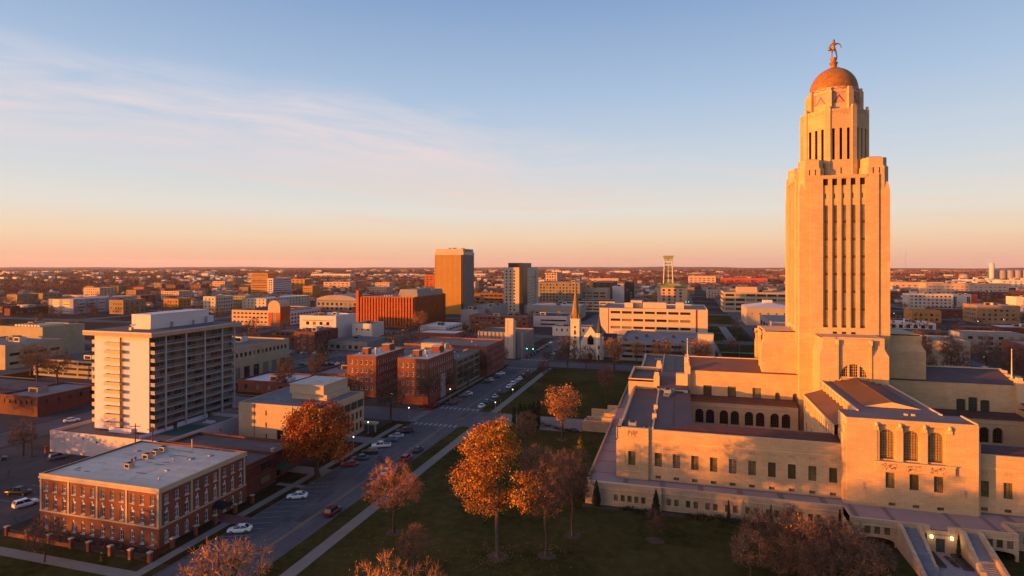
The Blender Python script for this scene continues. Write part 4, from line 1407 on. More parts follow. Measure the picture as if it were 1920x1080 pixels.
def brick_hall():
    x0, x1, y0, y1, h = -123.4, -93.3, 86.2, 109.0, 11.3
    kw1 = dict(cols=3, rows=2, frame=WHITE, fr=.1)
    kwa = dict(cols=2, rows=2, frame=WHITE, fr=.1, fan=WFAN)
    kwl = dict(cols=2, rows=2, frame=WHITE, fr=.13)
    S, E = [], []
    for i in range(4):
        s0 = .5 + i * 7.35
        m = (s0, s0 + 7.1)
        S += [(3, .92, [(7.9, 1.75)], m, kw1), (3, .98, [(4.35, 2.4, True)], m, kwa), (3, .95, [(.55, 2.0)], m, kwl)]
    for i in range(3):
        s0 = .5 + i * 7.3
        m = (s0, s0 + 7.1)
        E += [(3, 1.0, [(7.9, 1.75)], m, kw1), (3, 1.0, [(4.35, 2.4, True)], m, kwa), (3, 1.0, [(.55, 2.0)], m, kwl)]
    r = block('brick_hall', 'three storey red brick corner building with cream pilasters and white arched windows', 'building', x0, x1, y0, y1, h, BRICK, ROOFG, S, E, trim=TRIM, par=.35)
    w, d = r['dims'][0], r['dims'][1]
    t = MB()
    # cornice, string course, pilasters, keystones and sills
    t.box(-w - .22, w + .22, -d - .22, -d, h - .95, h - .55, 0)
    t.box(-w - .12, w + .12, -d - .12, -d, h - .55, h + .02, 0)
    t.box(w, w + .22, -d, d + .1, h - .95, h - .55, 0)
    t.box(w, w + .12, -d, d + .05, h - .55, h + .02, 0)
    t.box(-w - .1, w + .1, -d - .1, -d, 3.75, 4.05, 0)
    t.box(w, w + .1, -d, d, 3.75, 4.05, 0)
    for i in range(5):
        x = -w + .25 + i * 7.35 if i < 4 else w - .22
        t.box(x - .22, x + .22, -d - .09, -d, 4.05, h - .95, 0)
    for i in range(4):
        y = -d + .25 + i * 7.3
        t.box(w, w + .09, y - .22, min(d, y + .22), 4.05, h - .95, 0)
    t.build('stone_trim', [TRIM], r)
    s = MB()
    for (face, L, n, m0) in (('S', 2 * w, 4, 7.35), ('E', 2 * d, 3, 7.3)):
        for i in range(n):
            for j in range(3):
                c = .5 + i * m0 + 7.1 / 3 * (j + .5)
                for (z, hw) in ((7.78, .6), (4.22, .5), (.42, .52)):
                    if face == 'S':
                        s.box(-w + c - hw, -w + c + hw, -d - .14, -d, z, z + .1, 0)
                    else:
                        s.box(w, w + .14, -d + c - hw, -d + c + hw, z, z + .1, 0)
                for (z, hh) in ((6.78, .4), (2.58, .4)):
                    if face == 'S':
                        s.box(-w + c - .13, -w + c + .13, -d - .07, -d, z, z + hh, 0)
                    else:
                        s.box(w, w + .07, -d + c - .13, -d + c + .13, z, z + hh, 0)
    s.build('sill', [WHITE], r)
    tag(KIDS(r)[-1], kind='stuff')
    zr = h - .35
    for (x, y, ww, dd, hh) in ((-1.6, -3.2, 1.3, 1.3, 1.0), (-3.2, 2.5, 1.5, 1.3, 1.0), (-3.6, 4.9, 1.6, 1.3, 1.0), (-3.8, 7.2, 1.5, 1.3, 1.1)):
        unit(r, x, y, zr, ww, dd, hh, TAN)
    for (x, y) in ((-4.3, -.3), (-4.8, 1.0), (10.8, -7.4), (4.0, 2.5)):
        vent(r, x, y, zr, .25, .6, BRICK_D if x < 0 else UNITM)
    pi = MB()
    pi.box(-3.3, -1.5, -2.6, -1.9, zr, zr + .12, 0)
    pi.box(-4.1, -3.9, -2, 6.5, zr, zr + .1, 0)
    pi.box(-1.0, 3.6, 8.2, 8.35, zr + .1, zr + .22, 0)
    pi.build('roof_pipe', [METAL], r)
    for (x, y, a, c_) in ((6.5, 4.5, 1.2, .35), (9.0, 7.5, .9, .25), (-9.5, 5.5, 1.0, .3), (7.5, -2.5, .7, .2), (-11.5, -6.5, .8, .25)):
        hb_ = MB(); hb_.box(x - a / 2, x + a / 2, y - a / 2, y + a / 2, zr, zr + c_, 0, 'b'); hb_.build('roof_hatch', [METAL], r)
    fl = MB()
    fl.box(-.07, .07, -.07, .07, 0, 2.6)
    fl.build('flue', [METAL], r, (2.0, 9.4, zr))
    st = MB()
    rr = random.Random(2)
    for i in range(16):
        x, y = rr.uniform(-12, 3), rr.uniform(-8, 9)
        st.quad((x, y, zr + .012), (x + rr.uniform(1, 3), y + .02, zr + .012), (x + rr.uniform(1, 3), y + .4, zr + .012), (x, y + .3, zr + .012))
    st.build('roof_patches', [M('tar_patch', (.11, .10, .11), .9, .3, .8)], r)
    a = MB()   # entrance awning
    for i in range(8):
        a0, a1 = math.pi * i / 8, math.pi * (i + 1) / 8
        P = lambda a_, x: (x, 2.9 + 1.5 * -math.cos(a_), 2.5 + 1.0 * math.sin(a_))
        a.quad(P(a0, w), P(a0, w + 2.6), P(a1, w + 2.6), P(a1, w))
        a.poly([(w + 2.6, 2.9, 2.5), P(a0, w + 2.6), P(a1, w + 2.6)][::-1])
    for y in (1.5, 4.3):
        a.tube((w + 2.5, y, 0), (w + 2.5, y, 2.6), .05, .05, 5)
    a.build('awning', [M('black_canvas', (.012, .011, .013), .8, .1, 1)], r)


brick_hall()

# brick garden wall with piers, iron railings
gw = thing('garden_fence', 'low red brick garden wall with capped piers and dark railings on the corner', 'fence', (-105, 82, 0))
piers = [(-126.5, 82.2), (-120.8, 82.1), (-115.0, 82.0), (-109.4, 81.9), (-104.9, 81.8), (-99.6, 81.7), (-94.9, 81.7), (-90.6, 81.8), (-91.2, 87.2), (-91.2, 92.6), (-91.2, 97.6), (-91.2, 103.2), (-91.2, 108.4)]
rl = MB()
for (a, b_) in zip(piers, piers[1:]):
    if a[0] == -91.2 and a[1] == 97.6:
        continue
    p, q = Vector((a[0] + 105, a[1] - 82, 0)), Vector((b_[0] + 105, b_[1] - 82, 0))
    low = a[0] < -114
    for z in (.35, 1.35):
        rl.tube(p + Vector((0, 0, z)), q + Vector((0, 0, z)), .03, .03, 4, 0)
    n = int((q - p).length / .22)
    for i in range(1, n):
        c = p.lerp(q, i / n)
        rl.box(c.x - .012, c.x + .012, c.y - .012, c.y + .012, .05, 1.45, 0, 'b')
    if low:
        d_ = (q - p).normalized()
        rl.box(p.x, q.x, p.y - .14, p.y + .14, 0, .9, 1, 'b')
rl.build('railing', [M('black_iron', (.015, .014, .014), .6, .1, 1), BRICK], gw)
for (x, y) in piers:
    b = MB()
    b.box(-.3, .3, -.3, .3, 0, 1.75, 0, 'b')
    b.box(-.4, .4, -.4, .4, 1.75, 1.9, 1)
    b.prism([(-.36, -.36), (.36, -.36), (.36, .36), (-.36, .36)], 1.9, 2.0, 1, poly1=[(-.1, -.1), (.1, -.1), (.1, .1), (-.1, .1)])
    b.build('pier', [BRICK, TRIM], gw, (x + 105, y - 82, .1))

# dark brick annexes along the street
a1 = block('brick_annex', 'low dark brick building directly behind the three storey brick corner building', 'building', -131, -95.2, 110.6, 121.4, 7.1, BRICK_D, ROOFD,
           E=[(1, 3.4, [(4.2, 1.6), (1.0, 1.6)], (5.0, 9.5), dict(cols=3, rows=2, frame=BRICK_D))], S=[(2, 1.3, [(3.5, 1.6)], (25, 34), dict(cols=2, rows=2))])
for x, y in ((8, 1), (13, -2.5)):
    vent(a1, x, y, 6.4, .3, .5)
for z in (3.2, 6.2):
    b = MB(); b.box(17.9, 18.0, -5.3, 5.3, z, z + .2); b.build('string_course', [BRICK], a1)
a2 = block('brick_annex', 'low dark brick building with a green entrance awning, shaded by the big russet tree', 'building', -129, -96.6, 122.2, 132.5, 6.4, BRICK_D, ROOFD,
           E=[(2, 1.5, [(3.6, 1.5)], (4.5, 10), dict(cols=2, rows=2)), (1, 1.2, [(.1, 2.2)], (1.0, 3.0), dict(cols=1, rows=1, name='door'))])
b = MB(); b.box(15.9, 16.6, -5.7, -4.9, 0, 7.6, 0, 'b'); b.box(15.8, 16.7, -5.8, -4.8, 7.6, 7.8, 0); b.build('chimney', [TRIM], a2)
b = MB()
b.quad((16.2, -4.6, 3.1), (18.6, -4.6, 2.3), (18.6, -.6, 2.3), (16.2, -.6, 3.1)); b.quad((18.6, -4.6, 2.3), (18.6, -4.6, 1.95), (18.6, -.6, 1.95), (18.6, -.6, 2.3))
b.poly([(16.2, -4.6, 2.3), (18.6, -4.6, 2.3), (16.2, -4.6, 3.1)])
b.tube((18.5, -4.5, 0), (18.5, -4.5, 2.2), .04, .04, 5); b.tube((18.5, -.7, 0), (18.5, -.7, 2.2), .04, .04, 5)
b.build('awning', [M('green_canvas', (.012, .07, .045), .8, .15, 1)], a2)


def apartments():
    x0, x1, y0, y1 = -164.2, -144.0, 129.8, 161.5
    zb, zt = 5.5, 32.8
    cx, cy = (x0 + x1) / 2, (y0 + y1) / 2
    r = thing('apartment_tower', 'tall white apartment slab with balconies on every floor and an overhanging flat roof', 'apartment building', (cx, cy, 0))
    w, d = (x1 - x0) / 2, (y1 - y0) / 2
    fh = 2.29
    fz = [7.4 + fh * i for i in range(11)]
    b = MB()
    sops = [(9.5, 10.9, 6.2, 32.3)]
    b.wall((-w, -d), (1, 0), 2 * w, zb, zt, sops, .25)
    cw = [-d + .6 + 7.1 * i for i in range(5)]
    eops = []
    for z in fz[:11]:
        for i in range(4):
            eops += [(.9 + 7.75 * i, 3.6 + 7.75 * i, z + .1, z + 1.95), (4.7 + 7.75 * i, 7.2 + 7.75 * i, z + .3, z + 1.95)]
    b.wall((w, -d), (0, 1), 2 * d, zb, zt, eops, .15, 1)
    b.wall((w, d), (-1, 0), 2 * w, zb, zt)
    b.wall((-w, d), (0, -1), 2 * d, zb, zt)
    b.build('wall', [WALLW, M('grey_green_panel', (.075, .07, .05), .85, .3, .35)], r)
    rr = random.Random(11)
    gl = [M('curtained_glass', (.10, .085, .045), .4, .3, .5), GLASS, M('blind_glass', (.16, .15, .14), .4, .2, .5), M('dark_red_curtain', (.06, .02, .015), .5, .3, 1), M('teal_curtain', (.02, .07, .06), .5, .3, 1), GLASS]
    for q in eops:
        windows(r, (w, -d), 'E', [q], .13, 'balcony_door', cols=2, rows=1, frame=M('aluminium_frame', (.22, .21, .21), .5, .1, 1), glass=rr.choice(gl))
    # stack of south windows behind the little balconies
    st = MB()
    st.quad((-.65, -d + .22, 6.2), (.9, -d + .22, 6.2), (.9, -d + .22, 32.3), (-.65, -d + .22, 32.3), 0)
    for z in fz:
        st.box(-.6, .85, -d + .12, -d + .21, z - .3, z + .55, 1)
    st.build('window_stack', [M('bronze_glass', (.10, .06, .02), .3, .3, .6), M('ochre_panel', (.22, .14, .04), .7, .2, .6)], r)
    for z in fz:
        s = MB()
        s.box(-5.0, .9, -d - 1.35, -d, z - .22, z, 0)
        s.box(-5.0, .9, -d - 1.35, -d - 1.3, z, z + .7, 0)
        s.box(-5.0, -4.95, -d - 1.3, -d, z, z + .7, 0)
        s.box(.85, .9, -d - 1.3, -d, z, z + .7, 0)
        s.build('balcony', [TAN], r)
        e = MB()
        X0, X1 = w, w + 1.75
        e.box(X0, X1, -d + .25, d - .2, z - .2, z, 0)
        e.box(X1 - .06, X1, -d + .25, d - .2, z + .82, z + .9, 1)
        e.box(X1 - .06, X1, -d + .25, d - .2, z + .05, z + .12, 1)
        n = 96
        for i in range(n + 1):
            y = -d + .3 + (2 * d - .55) * i / n
            e.box(X1 - .05, X1 - .02, y - .025, y + .025, z + .12, z + .82, 1)
        e.box(X0, X1, -d + .2, -d + .25, z, z + .9, 0)
        e.box(X0, X1, d - .2, d - .15, z, z + .9, 0)
        e.build('balcony', [M('balcony_slab', (.26, .24, .25), .8, .1, .5), M('rail_paint', (.24, .23, .25), .6, .1, 1)], r)
        k = MB()
        k.box(-w - 1.5, -w, -d + .4, -d + 9, z - .2, z, 0)
        k.box(-w - 1.5, -w, -d + .35, -d + .4, z, z + .95, 0)
        k.box(-w - 1.5, -w - 1.45, -d + .4, -d + 9, z, z + .95, 0)
        k.build('balcony', [TAN], r)
    for y in (-11.9, -4.7, 2.5, 9.7, 15.0):
        c = MB()
        c.box(w + 1.5, w + 1.9, y - .17, y + .17, zb, zt, 0)
        c.build('column', [M('column_white', (.34, .32, .32), .8, .1, .5)], r)
    s = MB()
    s.box(-w - 2.6, w + 2.6, -d - 1.6, d + 1.6, zt, zt + 1.25, 0)
    s.quad((-w - 2.4, -d - 1.4, zt + 1.27), (w + 2.4, -d - 1.4, zt + 1.27), (w + 2.4, d + 1.4, zt + 1.27), (-w - 2.4, d + 1.4, zt + 1.27), 1)
    s.box(-w - 2.6, w + 2.6, -d - 1.66, -d - 1.6, zt + 1.0, zt + 1.4, 2)
    s.box(w + 2.6, w + 2.66, -d - 1.6, d + 1.6, zt + 1.0, zt + 1.4, 2)
    s.build('roof', [M('fascia', (.30, .23, .17), .8, .1, .5), ROOFD, M('fascia_edge', (.42, .37, .33), .8, .1, .5)], r)
    p = MB()
    p.box(-3.6, 3.6, -9.5, 12.6, zt + 1.25, zt + 5.5, 0, 'b')
    p.box(-3.7, 3.7, -9.6, 12.7, zt + 5.5, zt + 5.65, 0)
    p.box(-2, 3, 12.6, 15.4, zt + 1.25, zt + 3.4, 0, 'b')
    p.build('penthouse', [M('white_penthouse', (.50, .47, .47), .8, .05, .2)], r)
    for (x, y, h_) in ((4.0, -2.2, 1.7), (4.5, 5.5, 1.5), (4.3, 11, 2.2)):
        unit(r, x, y, zt + 1.27, .5, .5, h_, METAL, 'flue')
    m = MB()
    m.box(-.7, .2, -12.9, -12.1, zt + 1.27, zt + 2.1, 0)
    m.lathe([(.01, zt + 2.6), (.75, zt + 2.75), (.8, zt + 2.85), (.01, zt + 2.95)], 14, .1, -12.2)
    m.tube((.0, -12.4, zt + 2.0), (.1, -12.2, zt + 2.7), .08, .08, 6)
    m.build('satellite_dish', [UNITM], r)
    # podium with terrace
    p = block('podium', 'white walled one storey podium with a roof terrace under the white apartment slab', 'building', -172.6, -132.0, 123.2, 152.5, 6.0, M('podium_white', (.43, .38, .38), .8, .08, .2), M('terrace_tar', (.13, .10, .085), .9, .3, .2), par=.9,
              S=[(1, 1.4, [(2.7, 1.1)], (27, 29), dict(cols=2, rows=1)), (1, .5, [(4.3, .6)], (12, 13), dict(cols=1, rows=1)), (1, .5, [(3.6, .7)], (17, 18), dict(cols=1, rows=1)), (1, .4, [(3.7, .5)], (37, 38), dict(cols=1, rows=1))],
              E=[(2, .6, [(3.4, .7)], (3, 26), dict(cols=1, rows=1))])
    q = MB()
    q.box(10.8, 17.8, -7.0, 3.6, 5.1, 5.26, 0)
    q.build('pool_cover', [M('green_pool_cover', (.012, .055, .05), .8, .15, .5)], p)
    q = MB()
    for (x0_, x1_, y0_, y1_, h_) in ((-5.5, 2.6, -8.9, -8.75, 6.5), (2.6, 2.75, -8.9, -2.5, 6.5), (9.3, 9.45, 0.5, 12, 6.4), (5.5, 9, -6.5, -6.35, 6.6), (9.3, 9.45, -12, -1, 6.0)):
        q.box(x0_, x1_, y0_, y1_, 5.1, h_, 0)
    q.build('terrace_wall', [WALLW], p)
    for i in range(4):
        c = MB()
        c.box(-.3, .3, -.9, .9, .28, .36); c.box(-.3, .3, .75, .85, .36, .8)
        for sx in (-.25, .25):
            for sy in (-.8, .8):
                c.box(sx - .03, sx + .03, sy - .03, sy + .03, 0, .28)
        tag(c.build('sun_lounger', [WALLW], None, (-138.6 + i * .95, 144.3, 5.1)), 'small white sun lounger on the podium terrace beside the green pool cover', 'lounger', group='loungers by the covered pool')


apartments()


def cream_offices():
    x0, x1, y0, y1, h = -126.0, -97.5, 144.0, 167.0, 12.4
    r = block('office_block', 'plain cream office block with grey flat roof behind the big russet tree', 'office building', x0, x1, y0, y1, h, CREAM, ROOFM,
              S=[(1, .45, [(9.0, 1.5), (5.5, 1.5), (2.2, 1.5)], (9.3, 10.1), dict(cols=1, rows=1)), (1, 2.2, [(2.0, 3.0)], (13, 16), dict(cols=2, rows=2))], par=.4,
              E=[(9, 1.35, [(1.2, 2.3), (4.6, 2.3)], .8, dict(cols=1, rows=1, glass=GLASS_GR)), (6, 3.5, [(8.0, 2.4)], .4, dict(cols=2, rows=1, glass=GLASS_GR))])
    for x in (-8.7, 4.5):
        b = MB(); b.box(x - .1, x + .1, -11.53, -11.5, 0, h - .05); b.build('joint', [BRICK_D], r)
    p = MB()
    p.box(-3.2, 9.2, -1.5, 11.2, h - .4, h + 1.3, 0, 'b')
    p.box(-3.6, 8.4, -2.0, 11.2, h + 1.3, h + 4.0, 0)
    p.box(-3.8, 8.6, -2.2, 11.3, h + 4.0, h + 4.25, 1)
    p.quad((-3.5, -1.9, h + 4.27), (8.3, -1.9, h + 4.27), (8.3, 11, h + 4.27), (-3.5, 11, h + 4.27), 2)
    p.build('penthouse', [M('penthouse_panel', (.36, .30, .21), .85, .08, .2), TRIM, ROOFG], r)
    for x, y in ((1, 4), (3.4, 3.0), (2.6, 1.5), (6, 5)):
        vent(r, x, y, h + 4.27, .35, .7, WHITE)
    for x, y in ((-8, -4), (-4, -5.5), (-10.5, 2)):
        vent(r, x, y, h - .4, .2, .3, ROOFD)
    b = MB()
    b.box(-14.8, -14.3, -5, 3, 5.2, 10.4); b.build('wall_panel', [CREAM], r)
    b = MB(); b.box(14.3, 19.5, 9.5, 11.5, 2.5, 3.1); b.box(19.0, 19.4, 9.7, 10.1, 0, 2.5); b.build('canopy', [TRIM], r)


cream_offices()


def dorm(label, x, y, w, d, h, nS, glass):
    rows = [(h - 3.6, 1.7), (h - 7.0, 1.7), (h - 10.4, 1.7), (h - 13.8, 1.7)]
    kw = dict(cols=1, rows=2, frame=WHITE, fr=.14, glass=glass)
    r = block('dormitory', label, 'brick building', x - w, x, y, y + d, h, BRICK, ROOFG, [(nS, 1.0, rows, 1.0, kw)], [(12, 1.05, rows, 1.0, kw)], trim=TRIM, par=.3)
    W, D = w / 2, d / 2
    zr = h - .3
    for (a, b_, ww, dd, hh) in ((-1.5, -5.5, 2.6, 3.0, 2.4), (1.8, 6.5, 3.6, 4.2, 2.7)):
        m = MB()
        m.box(a - ww / 2, a + ww / 2, b_ - dd / 2, b_ + dd / 2, zr, zr + hh, 0, 'b')
        m.box(a - ww / 2 - .15, a + ww / 2 + .15, b_ - dd / 2 - .15, b_ + dd / 2 + .15, zr + hh, zr + hh + .15, 1)
        m.build('roof_house', [BRICK, ROOFG], r)
    for i, (a, b_) in enumerate(((-1.0, 1.0), (.8, 2.2), (1.0, -1.6), (-3.4, -7.8), (2.8, -6.0), (3.9, 4.0))):
        vent(r, a, b_, zr, .55 if i < 3 else .3, 1.7 if i < 3 else .8, PALE)
    m = MB(); m.box(2.4, 3.3, 9.2, 10.1, zr, zr + 4.0, 0, 'b'); m.build('chimney', [BRICK], r)
    return r


dorm('four storey red brick dormitory lit orange, left of the similar shaded dormitory', -117.0, 209.7, 13.2, 25.0, 16.5, 5, GLASS)
dr = dorm('four storey brown brick dormitory in shade by the street, behind a bare russet tree', -91.6, 203.6, 12.8, 26.5, 17.4, 5, GLASS_GR)
b = MB()
b.box(6.4, 6.75, -1.5, 3.5, 0, 9.5, 0); b.build('entrance_bay', [M('grey_stone', (.22, .20, .20), .9, .1, .5)], dr)

# modern library with glazed street front, pink granite wing
lib = block('library', 'low flat roofed building with horizontal glass bands behind the two dormitories', 'building', -137.0, -91.0, 232, 262, 13.0, M('grey_olive', (.17, .15, .11), .85, .1, .3), M('tar_roof', (.10, .085, .08), .9, .2, .1),
            E=[(4, 6.6, [(1.0, 2.4), (4.0, 2.4), (7.0, 2.4), (10.0, 2.0)], .5, dict(cols=5, rows=1, frame=TRIM, glass=GLASS_GR))])
b = MB(); b.box(-2.5, 10, 4.0, 8.5, 13.8, 16.6); b.box(-2.0, -1.4, 4.5, 8, 12.4, 13.8); b.box(8.6, 9.2, 4.5, 8, 12.4, 13.8); b.build('cooling_tower', [TAN], lib)
b = MB(); b.box(-20, -8, -14.9, -8, 12.4, 15.4); b.build('penthouse', [BRICK_O], lib)
for x, y in ((-8, -2), (14, 5), (17, 9), (5, 11), (20, -6)):
    vent(lib, x, y, 12.4, .4, .8, PALE)
pk = block('granite_wing', 'pinkish red granite building with small deep windows on the street corner before the tall chimney', 'building', -131, -87.6, 262.2, 290.5, 14.6, M('pink_granite', (.20, .065, .055), .85, .12, .3, kind='panel'), M('tar_roof2', (.11, .09, .085), .9, .2, .1),
           E=[(9, 1.1, [(1.5, 1.7), (5.0, 1.7), (8.4, 1.7), (11.3, 1.3)], .8, dict(cols=1, rows=1))])
for x, y in ((8, 3), (-5, -6), (14, -8)):
    vent(pk, x, y, 13.9, .4, .7, PALE)
rb = block('ribbed_hall', 'windowless grey ribbed concrete hall beside the tall white topped stack', 'building', -113, -85.4, 322.0, 347, 14.5, GREY_C, ROOFD)
for i in range(12):
    b = MB(); b.box(-13.8 + i * 2.4, -13.2 + i * 2.4, -12.85, -12.5, 0, 14.4); b.build('rib', [M('rib_concrete', (.28, .26, .25), .9, .1, .3)], rb)
    b = MB(); b.box(13.8, 14.15, -11.8 + i * 2.05, -11.3 + i * 2.05, 0, 14.4); b.build('rib', [M('rib_concrete', (.28, .26, .25), .9, .1, .3)], rb)
ch = thing('bell_tower', 'plain square concrete stack with sunlit top near the traffic lights', 'tower', (-93.0, 320.0, 0))
b = MB(); b.box(-2.4, 2.4, -1.4, 1.4, 0, 22.8, 0, 'b'); b.box(2.4, 3.2, -.9, .9, 0, 22.0, 0, 'b'); b.box(-.9, -.75, -1.43, -1.4, 8, 22, 1); b.build('shaft', [M('stack_concrete', (.40, .34, .28), .85, .12, .2), VOIDM], ch)


def church():
    r = thing('church', 'pale stone church with a tall copper spire, a shorter turret and pointed windows', 'church', (-48.5, 334, 0))
    CH = M('pale_church_stone', (.52, .46, .37), .85, .15, .4, kind='stone')
    SL = M('church_slate', (.035, .034, .045), .6, .2, .4)
    COP = M('spire_copper', (.20, .11, .035), .6, .3, .5)
    DK = GLASS
    n = MB()
    n.box(-5.2, 6.5, -5.2, 26, 0, 10.2, 0, 'b')
    n.poly([(-5.2, -5.2, 10.2), (6.5, -5.2, 10.2), (.6, -5.2, 18.6)])
    n.build('nave', [CH], r)
    q = MB()
    q.gable(-5.4, 6.7, -5.0, 26.2, 10.2, 18.3, 'y', 0)
    q.build('roof', [SL], r)
    s = MB()
    s.box(6.5, 11.5, 4, 18, 0, 6.5, 0, 'b'); s.box(6.5, 13.5, 9, 15, 0, 8.5, 0, 'b')
    for y in (4.2, 9.0, 14.8):
        s.box(11.5, 12.2, y - .4, y + .4, 0, 8.5, 0, 'b')
    s.build('transept', [CH], r)
    q = MB()
    q.quad((11.9, 3.8, 6.4), (11.9, 18.2, 6.4), (6.5, 18.2, 11.5), (6.5, 3.8, 11.5)); q.gable(6, 13.7, 8.8, 15.2, 8.5, 13, 'x', 0, 0)
    q.build('roof', [SL], r)
    t = MB()
    t.prism([(-11.6, -5.6), (-5.4, -5.6), (-5.4, .6), (-11.6, .6)], 0, 8, poly1=[(-11.2, -5.3), (-5.7, -5.3), (-5.7, .3), (-11.2, .3)])
    t.prism([(-11.0, -5.1), (-5.9, -5.1), (-5.9, .1), (-11.0, .1)], 8, 22.5)
    t.box(-11.2, -5.7, -5.3, .3, 22.0, 22.7, 0)
    t.build('bell_tower', [CH], r)
    sp = MB()
    sp.lathe([(3.0, 22.7), (2.2, 26.0), (.15, 40.8), (.01, 41.6)], 8, -8.45, -2.5, 0, False, R(22.5))
    for dx in (-2.3, 2.3):
        for dy in (-2.3, 2.3):
            sp.lathe([(.45, 22.7), (.4, 24), (.01, 26.4)], 6, -8.45 + dx, -2.5 + dy)
    sp.build('spire', [COP], r)
    tt = MB()
    tt.lathe([(1.9, 0), (1.75, 8), (1.6, 8.2), (1.6, 15.0)], 8, 5.4, -5.2, 0, False, R(22.5))
    tt.box(7.0, 7.8, -5.8, -5.0, 0, 13, 0, 'b')
    tt.build('turret', [CH], r)
    ts = MB()
    ts.lathe([(2.0, 15.0), (1.2, 17.6), (.1, 25.2), (.01, 25.6)], 8, 5.4, -5.2, 0, False, R(22.5))
    ts.build('spire', [SL], r)
    def pw(x, y, z, w, h, nm='window'):
        b = MB()
        pts = [(-w / 2, 0), (w / 2, 0), (w / 2, h * .55), (w * .3, h * .82), (0, h), (-w * .3, h * .82), (-w / 2, h * .55)]
        b.poly([(px_, -.0, pz) for px_, pz in pts], 0)
        for (p0, p1) in zip(pts[1:], pts[2:] + pts[:1]):
            b.tube((p0[0], -.03, p0[1]), (p1[0], -.03, p1[1]), .09, .09, 4, 1)
        b.build(nm, [DK, M('church_trim', (.30, .25, .19), .8, .1, 1)], r, (x, y, z))
    pw(.5, -5.24, 8.2, 3.6, 5.6)
    pw(-8.45, -5.15, 13.6, 1.0, 3.0)
    pw(-8.45, -5.15, 17.3, .9, 1.4)
    pw(-9.0, -5.36, 8.2, .6, 2.6); pw(-7.9, -5.36, 8.2, .6, 2.6); pw(-8.45, -5.2, 11.6, .9, 1.3)
    pw(5.4, -7.02, 6.0, 1.0, 2.4)
    for y, z, h_ in ((6.5, 1.5, 2.4), (6.5, 5.0, 1.5)):
        b = MB(); b.box(11.5, 11.53, y - .5, y + .5, z, z + h_); b.build('window', [DK], r)
    for (x, y, w, h) in ((-8.45, -6.6, 3.6, 5.6), (.6, -7.2, 4.4, 5.4), (5.4, -7.9, 2.2, 4.6)):
        p = MB()
        p.box(x - w / 2, x + w / 2, y, -5.0, 0, h * .6, 0, 'b')
        p.gable(x - w / 2 - .2, x + w / 2 + .2, y - .1, -5.0, h * .6, h * 1.15, 'y', 1, 0)
        p.build('porch', [CH, SL], r)
        pw(x, y - .12, 0.1, w * .5, h * .75, 'door')


church()
# ------------------------------------------------------------ downtown buildings
GOLDG = M('gold_mirror_glass', (0.36, 0.19, 0.028), 0.3, 0.12, 0.05, spec=0.6)
GOLDM = M('gold_mullion', (0.42, 0.23, 0.035), 0.5, 0.1, 0.2)
SLATEB = M('black_panel', (0.018, 0.017, 0.022), 0.4, 0.2, 0.2)
CREAMT = M('cream_concrete', (0.40, 0.335, 0.25), 0.85, 0.08, 0.1)
TANB = M('tan_brick', (0.22, 0.145, 0.085), 0.9, 0.15, 0.1, kind='panel')
OCHRE = M('ochre_brick', (0.30, 0.15, 0.035), 0.9, 0.15, 0.1)
VIOLG = M('grey_violet_panel', (0.23, 0.20, 0.21), 0.85, 0.1, 0.1)
REDP = M('bright_red_panel', (0.34, 0.05, 0.03), 0.8, 0.1, 0.2)
GREENC = M('green_copper', (0.20, 0.24, 0.09), 0.8, 0.15, 0.2)
ROOFW = M('white_membrane_roof', (0.42, 0.40, 0.42), 0.85, 0.08, 0.05)
PINKB = M('pale_apricot_panel', (0.40, 0.27, 0.19), 0.85, 0.1, 0.1)
W2 = dict(cols=2, rows=1, fr=.08)
W1 = dict(cols=1, rows=1, fr=.08)
B_ = block


def rows(z0, dz, n, h):
    return [(z0 + dz * i, h) for i in range(n)]


# the big orange federal block: deep vertical fins
fb = B_('federal_building', 'wide orange red office block with deep vertical fins and dark narrow windows', 'office building', -270.5, -216.2, 451.7, 521, 26.3, BRICK_O, ROOFM,
        S=[(19, 1.1, rows(1.5, 4.9, 5, 4.0), 1.5, W1)])
b = MB()
for i in range(20):
    x = -27.15 + 1.5 + (i) * (51.3 / 19)
    b.box(x - .8, x + .8, -35.5, -34.65, 0, 25.6, 0)
b.build('fin', [BRICK_O], fb); tag(KIDS(fb)[-1], kind='stuff')
b = MB()
for i in range(24):
    y = -33.6 + i * 2.9
    b.box(27.15, 27.9, y - .5, y + .5, 0, 25.6, 0)
    for k in range(5):
        b.quad((27.17, y + .6, 1.5 + 4.9 * k), (27.17, y + 2.2, 1.5 + 4.9 * k), (27.17, y + 2.2, 5.5 + 4.9 * k), (27.17, y + .6, 5.5 + 4.9 * k), 1)
b.build('fin', [BRICK_O, GLASS], fb); tag(KIDS(fb)[-1], kind='stuff')
b = MB()
b.prism([(7, -25), (26, -25), (26, 8), (7, 8)], 25.6, 32.2, 0, 1, poly1=[(8.5, -23), (24.5, -23), (24.5, 6), (8.5, 6)])
b.build('penthouse', [GREY_C, ROOFM], fb)
b = MB()
b.prism([(10, 14), (26, 14), (26, 32), (10, 32)], 25.6, 31.0, 0, 1, poly1=[(11, 15), (25, 15), (25, 31), (11, 31)])
b.build('penthouse', [GREY_C, ROOFM], fb)
b = MB(); b.box(-27.6, -24.9, -36, -30, 0, 31.2, 0, 'b'); b.build('stair_tower', [BRICK_O], fb)
for i in range(4):
    vent(fb, -4 + i * 2.4, -28, 25.6, .7, 1.5, WHITE)

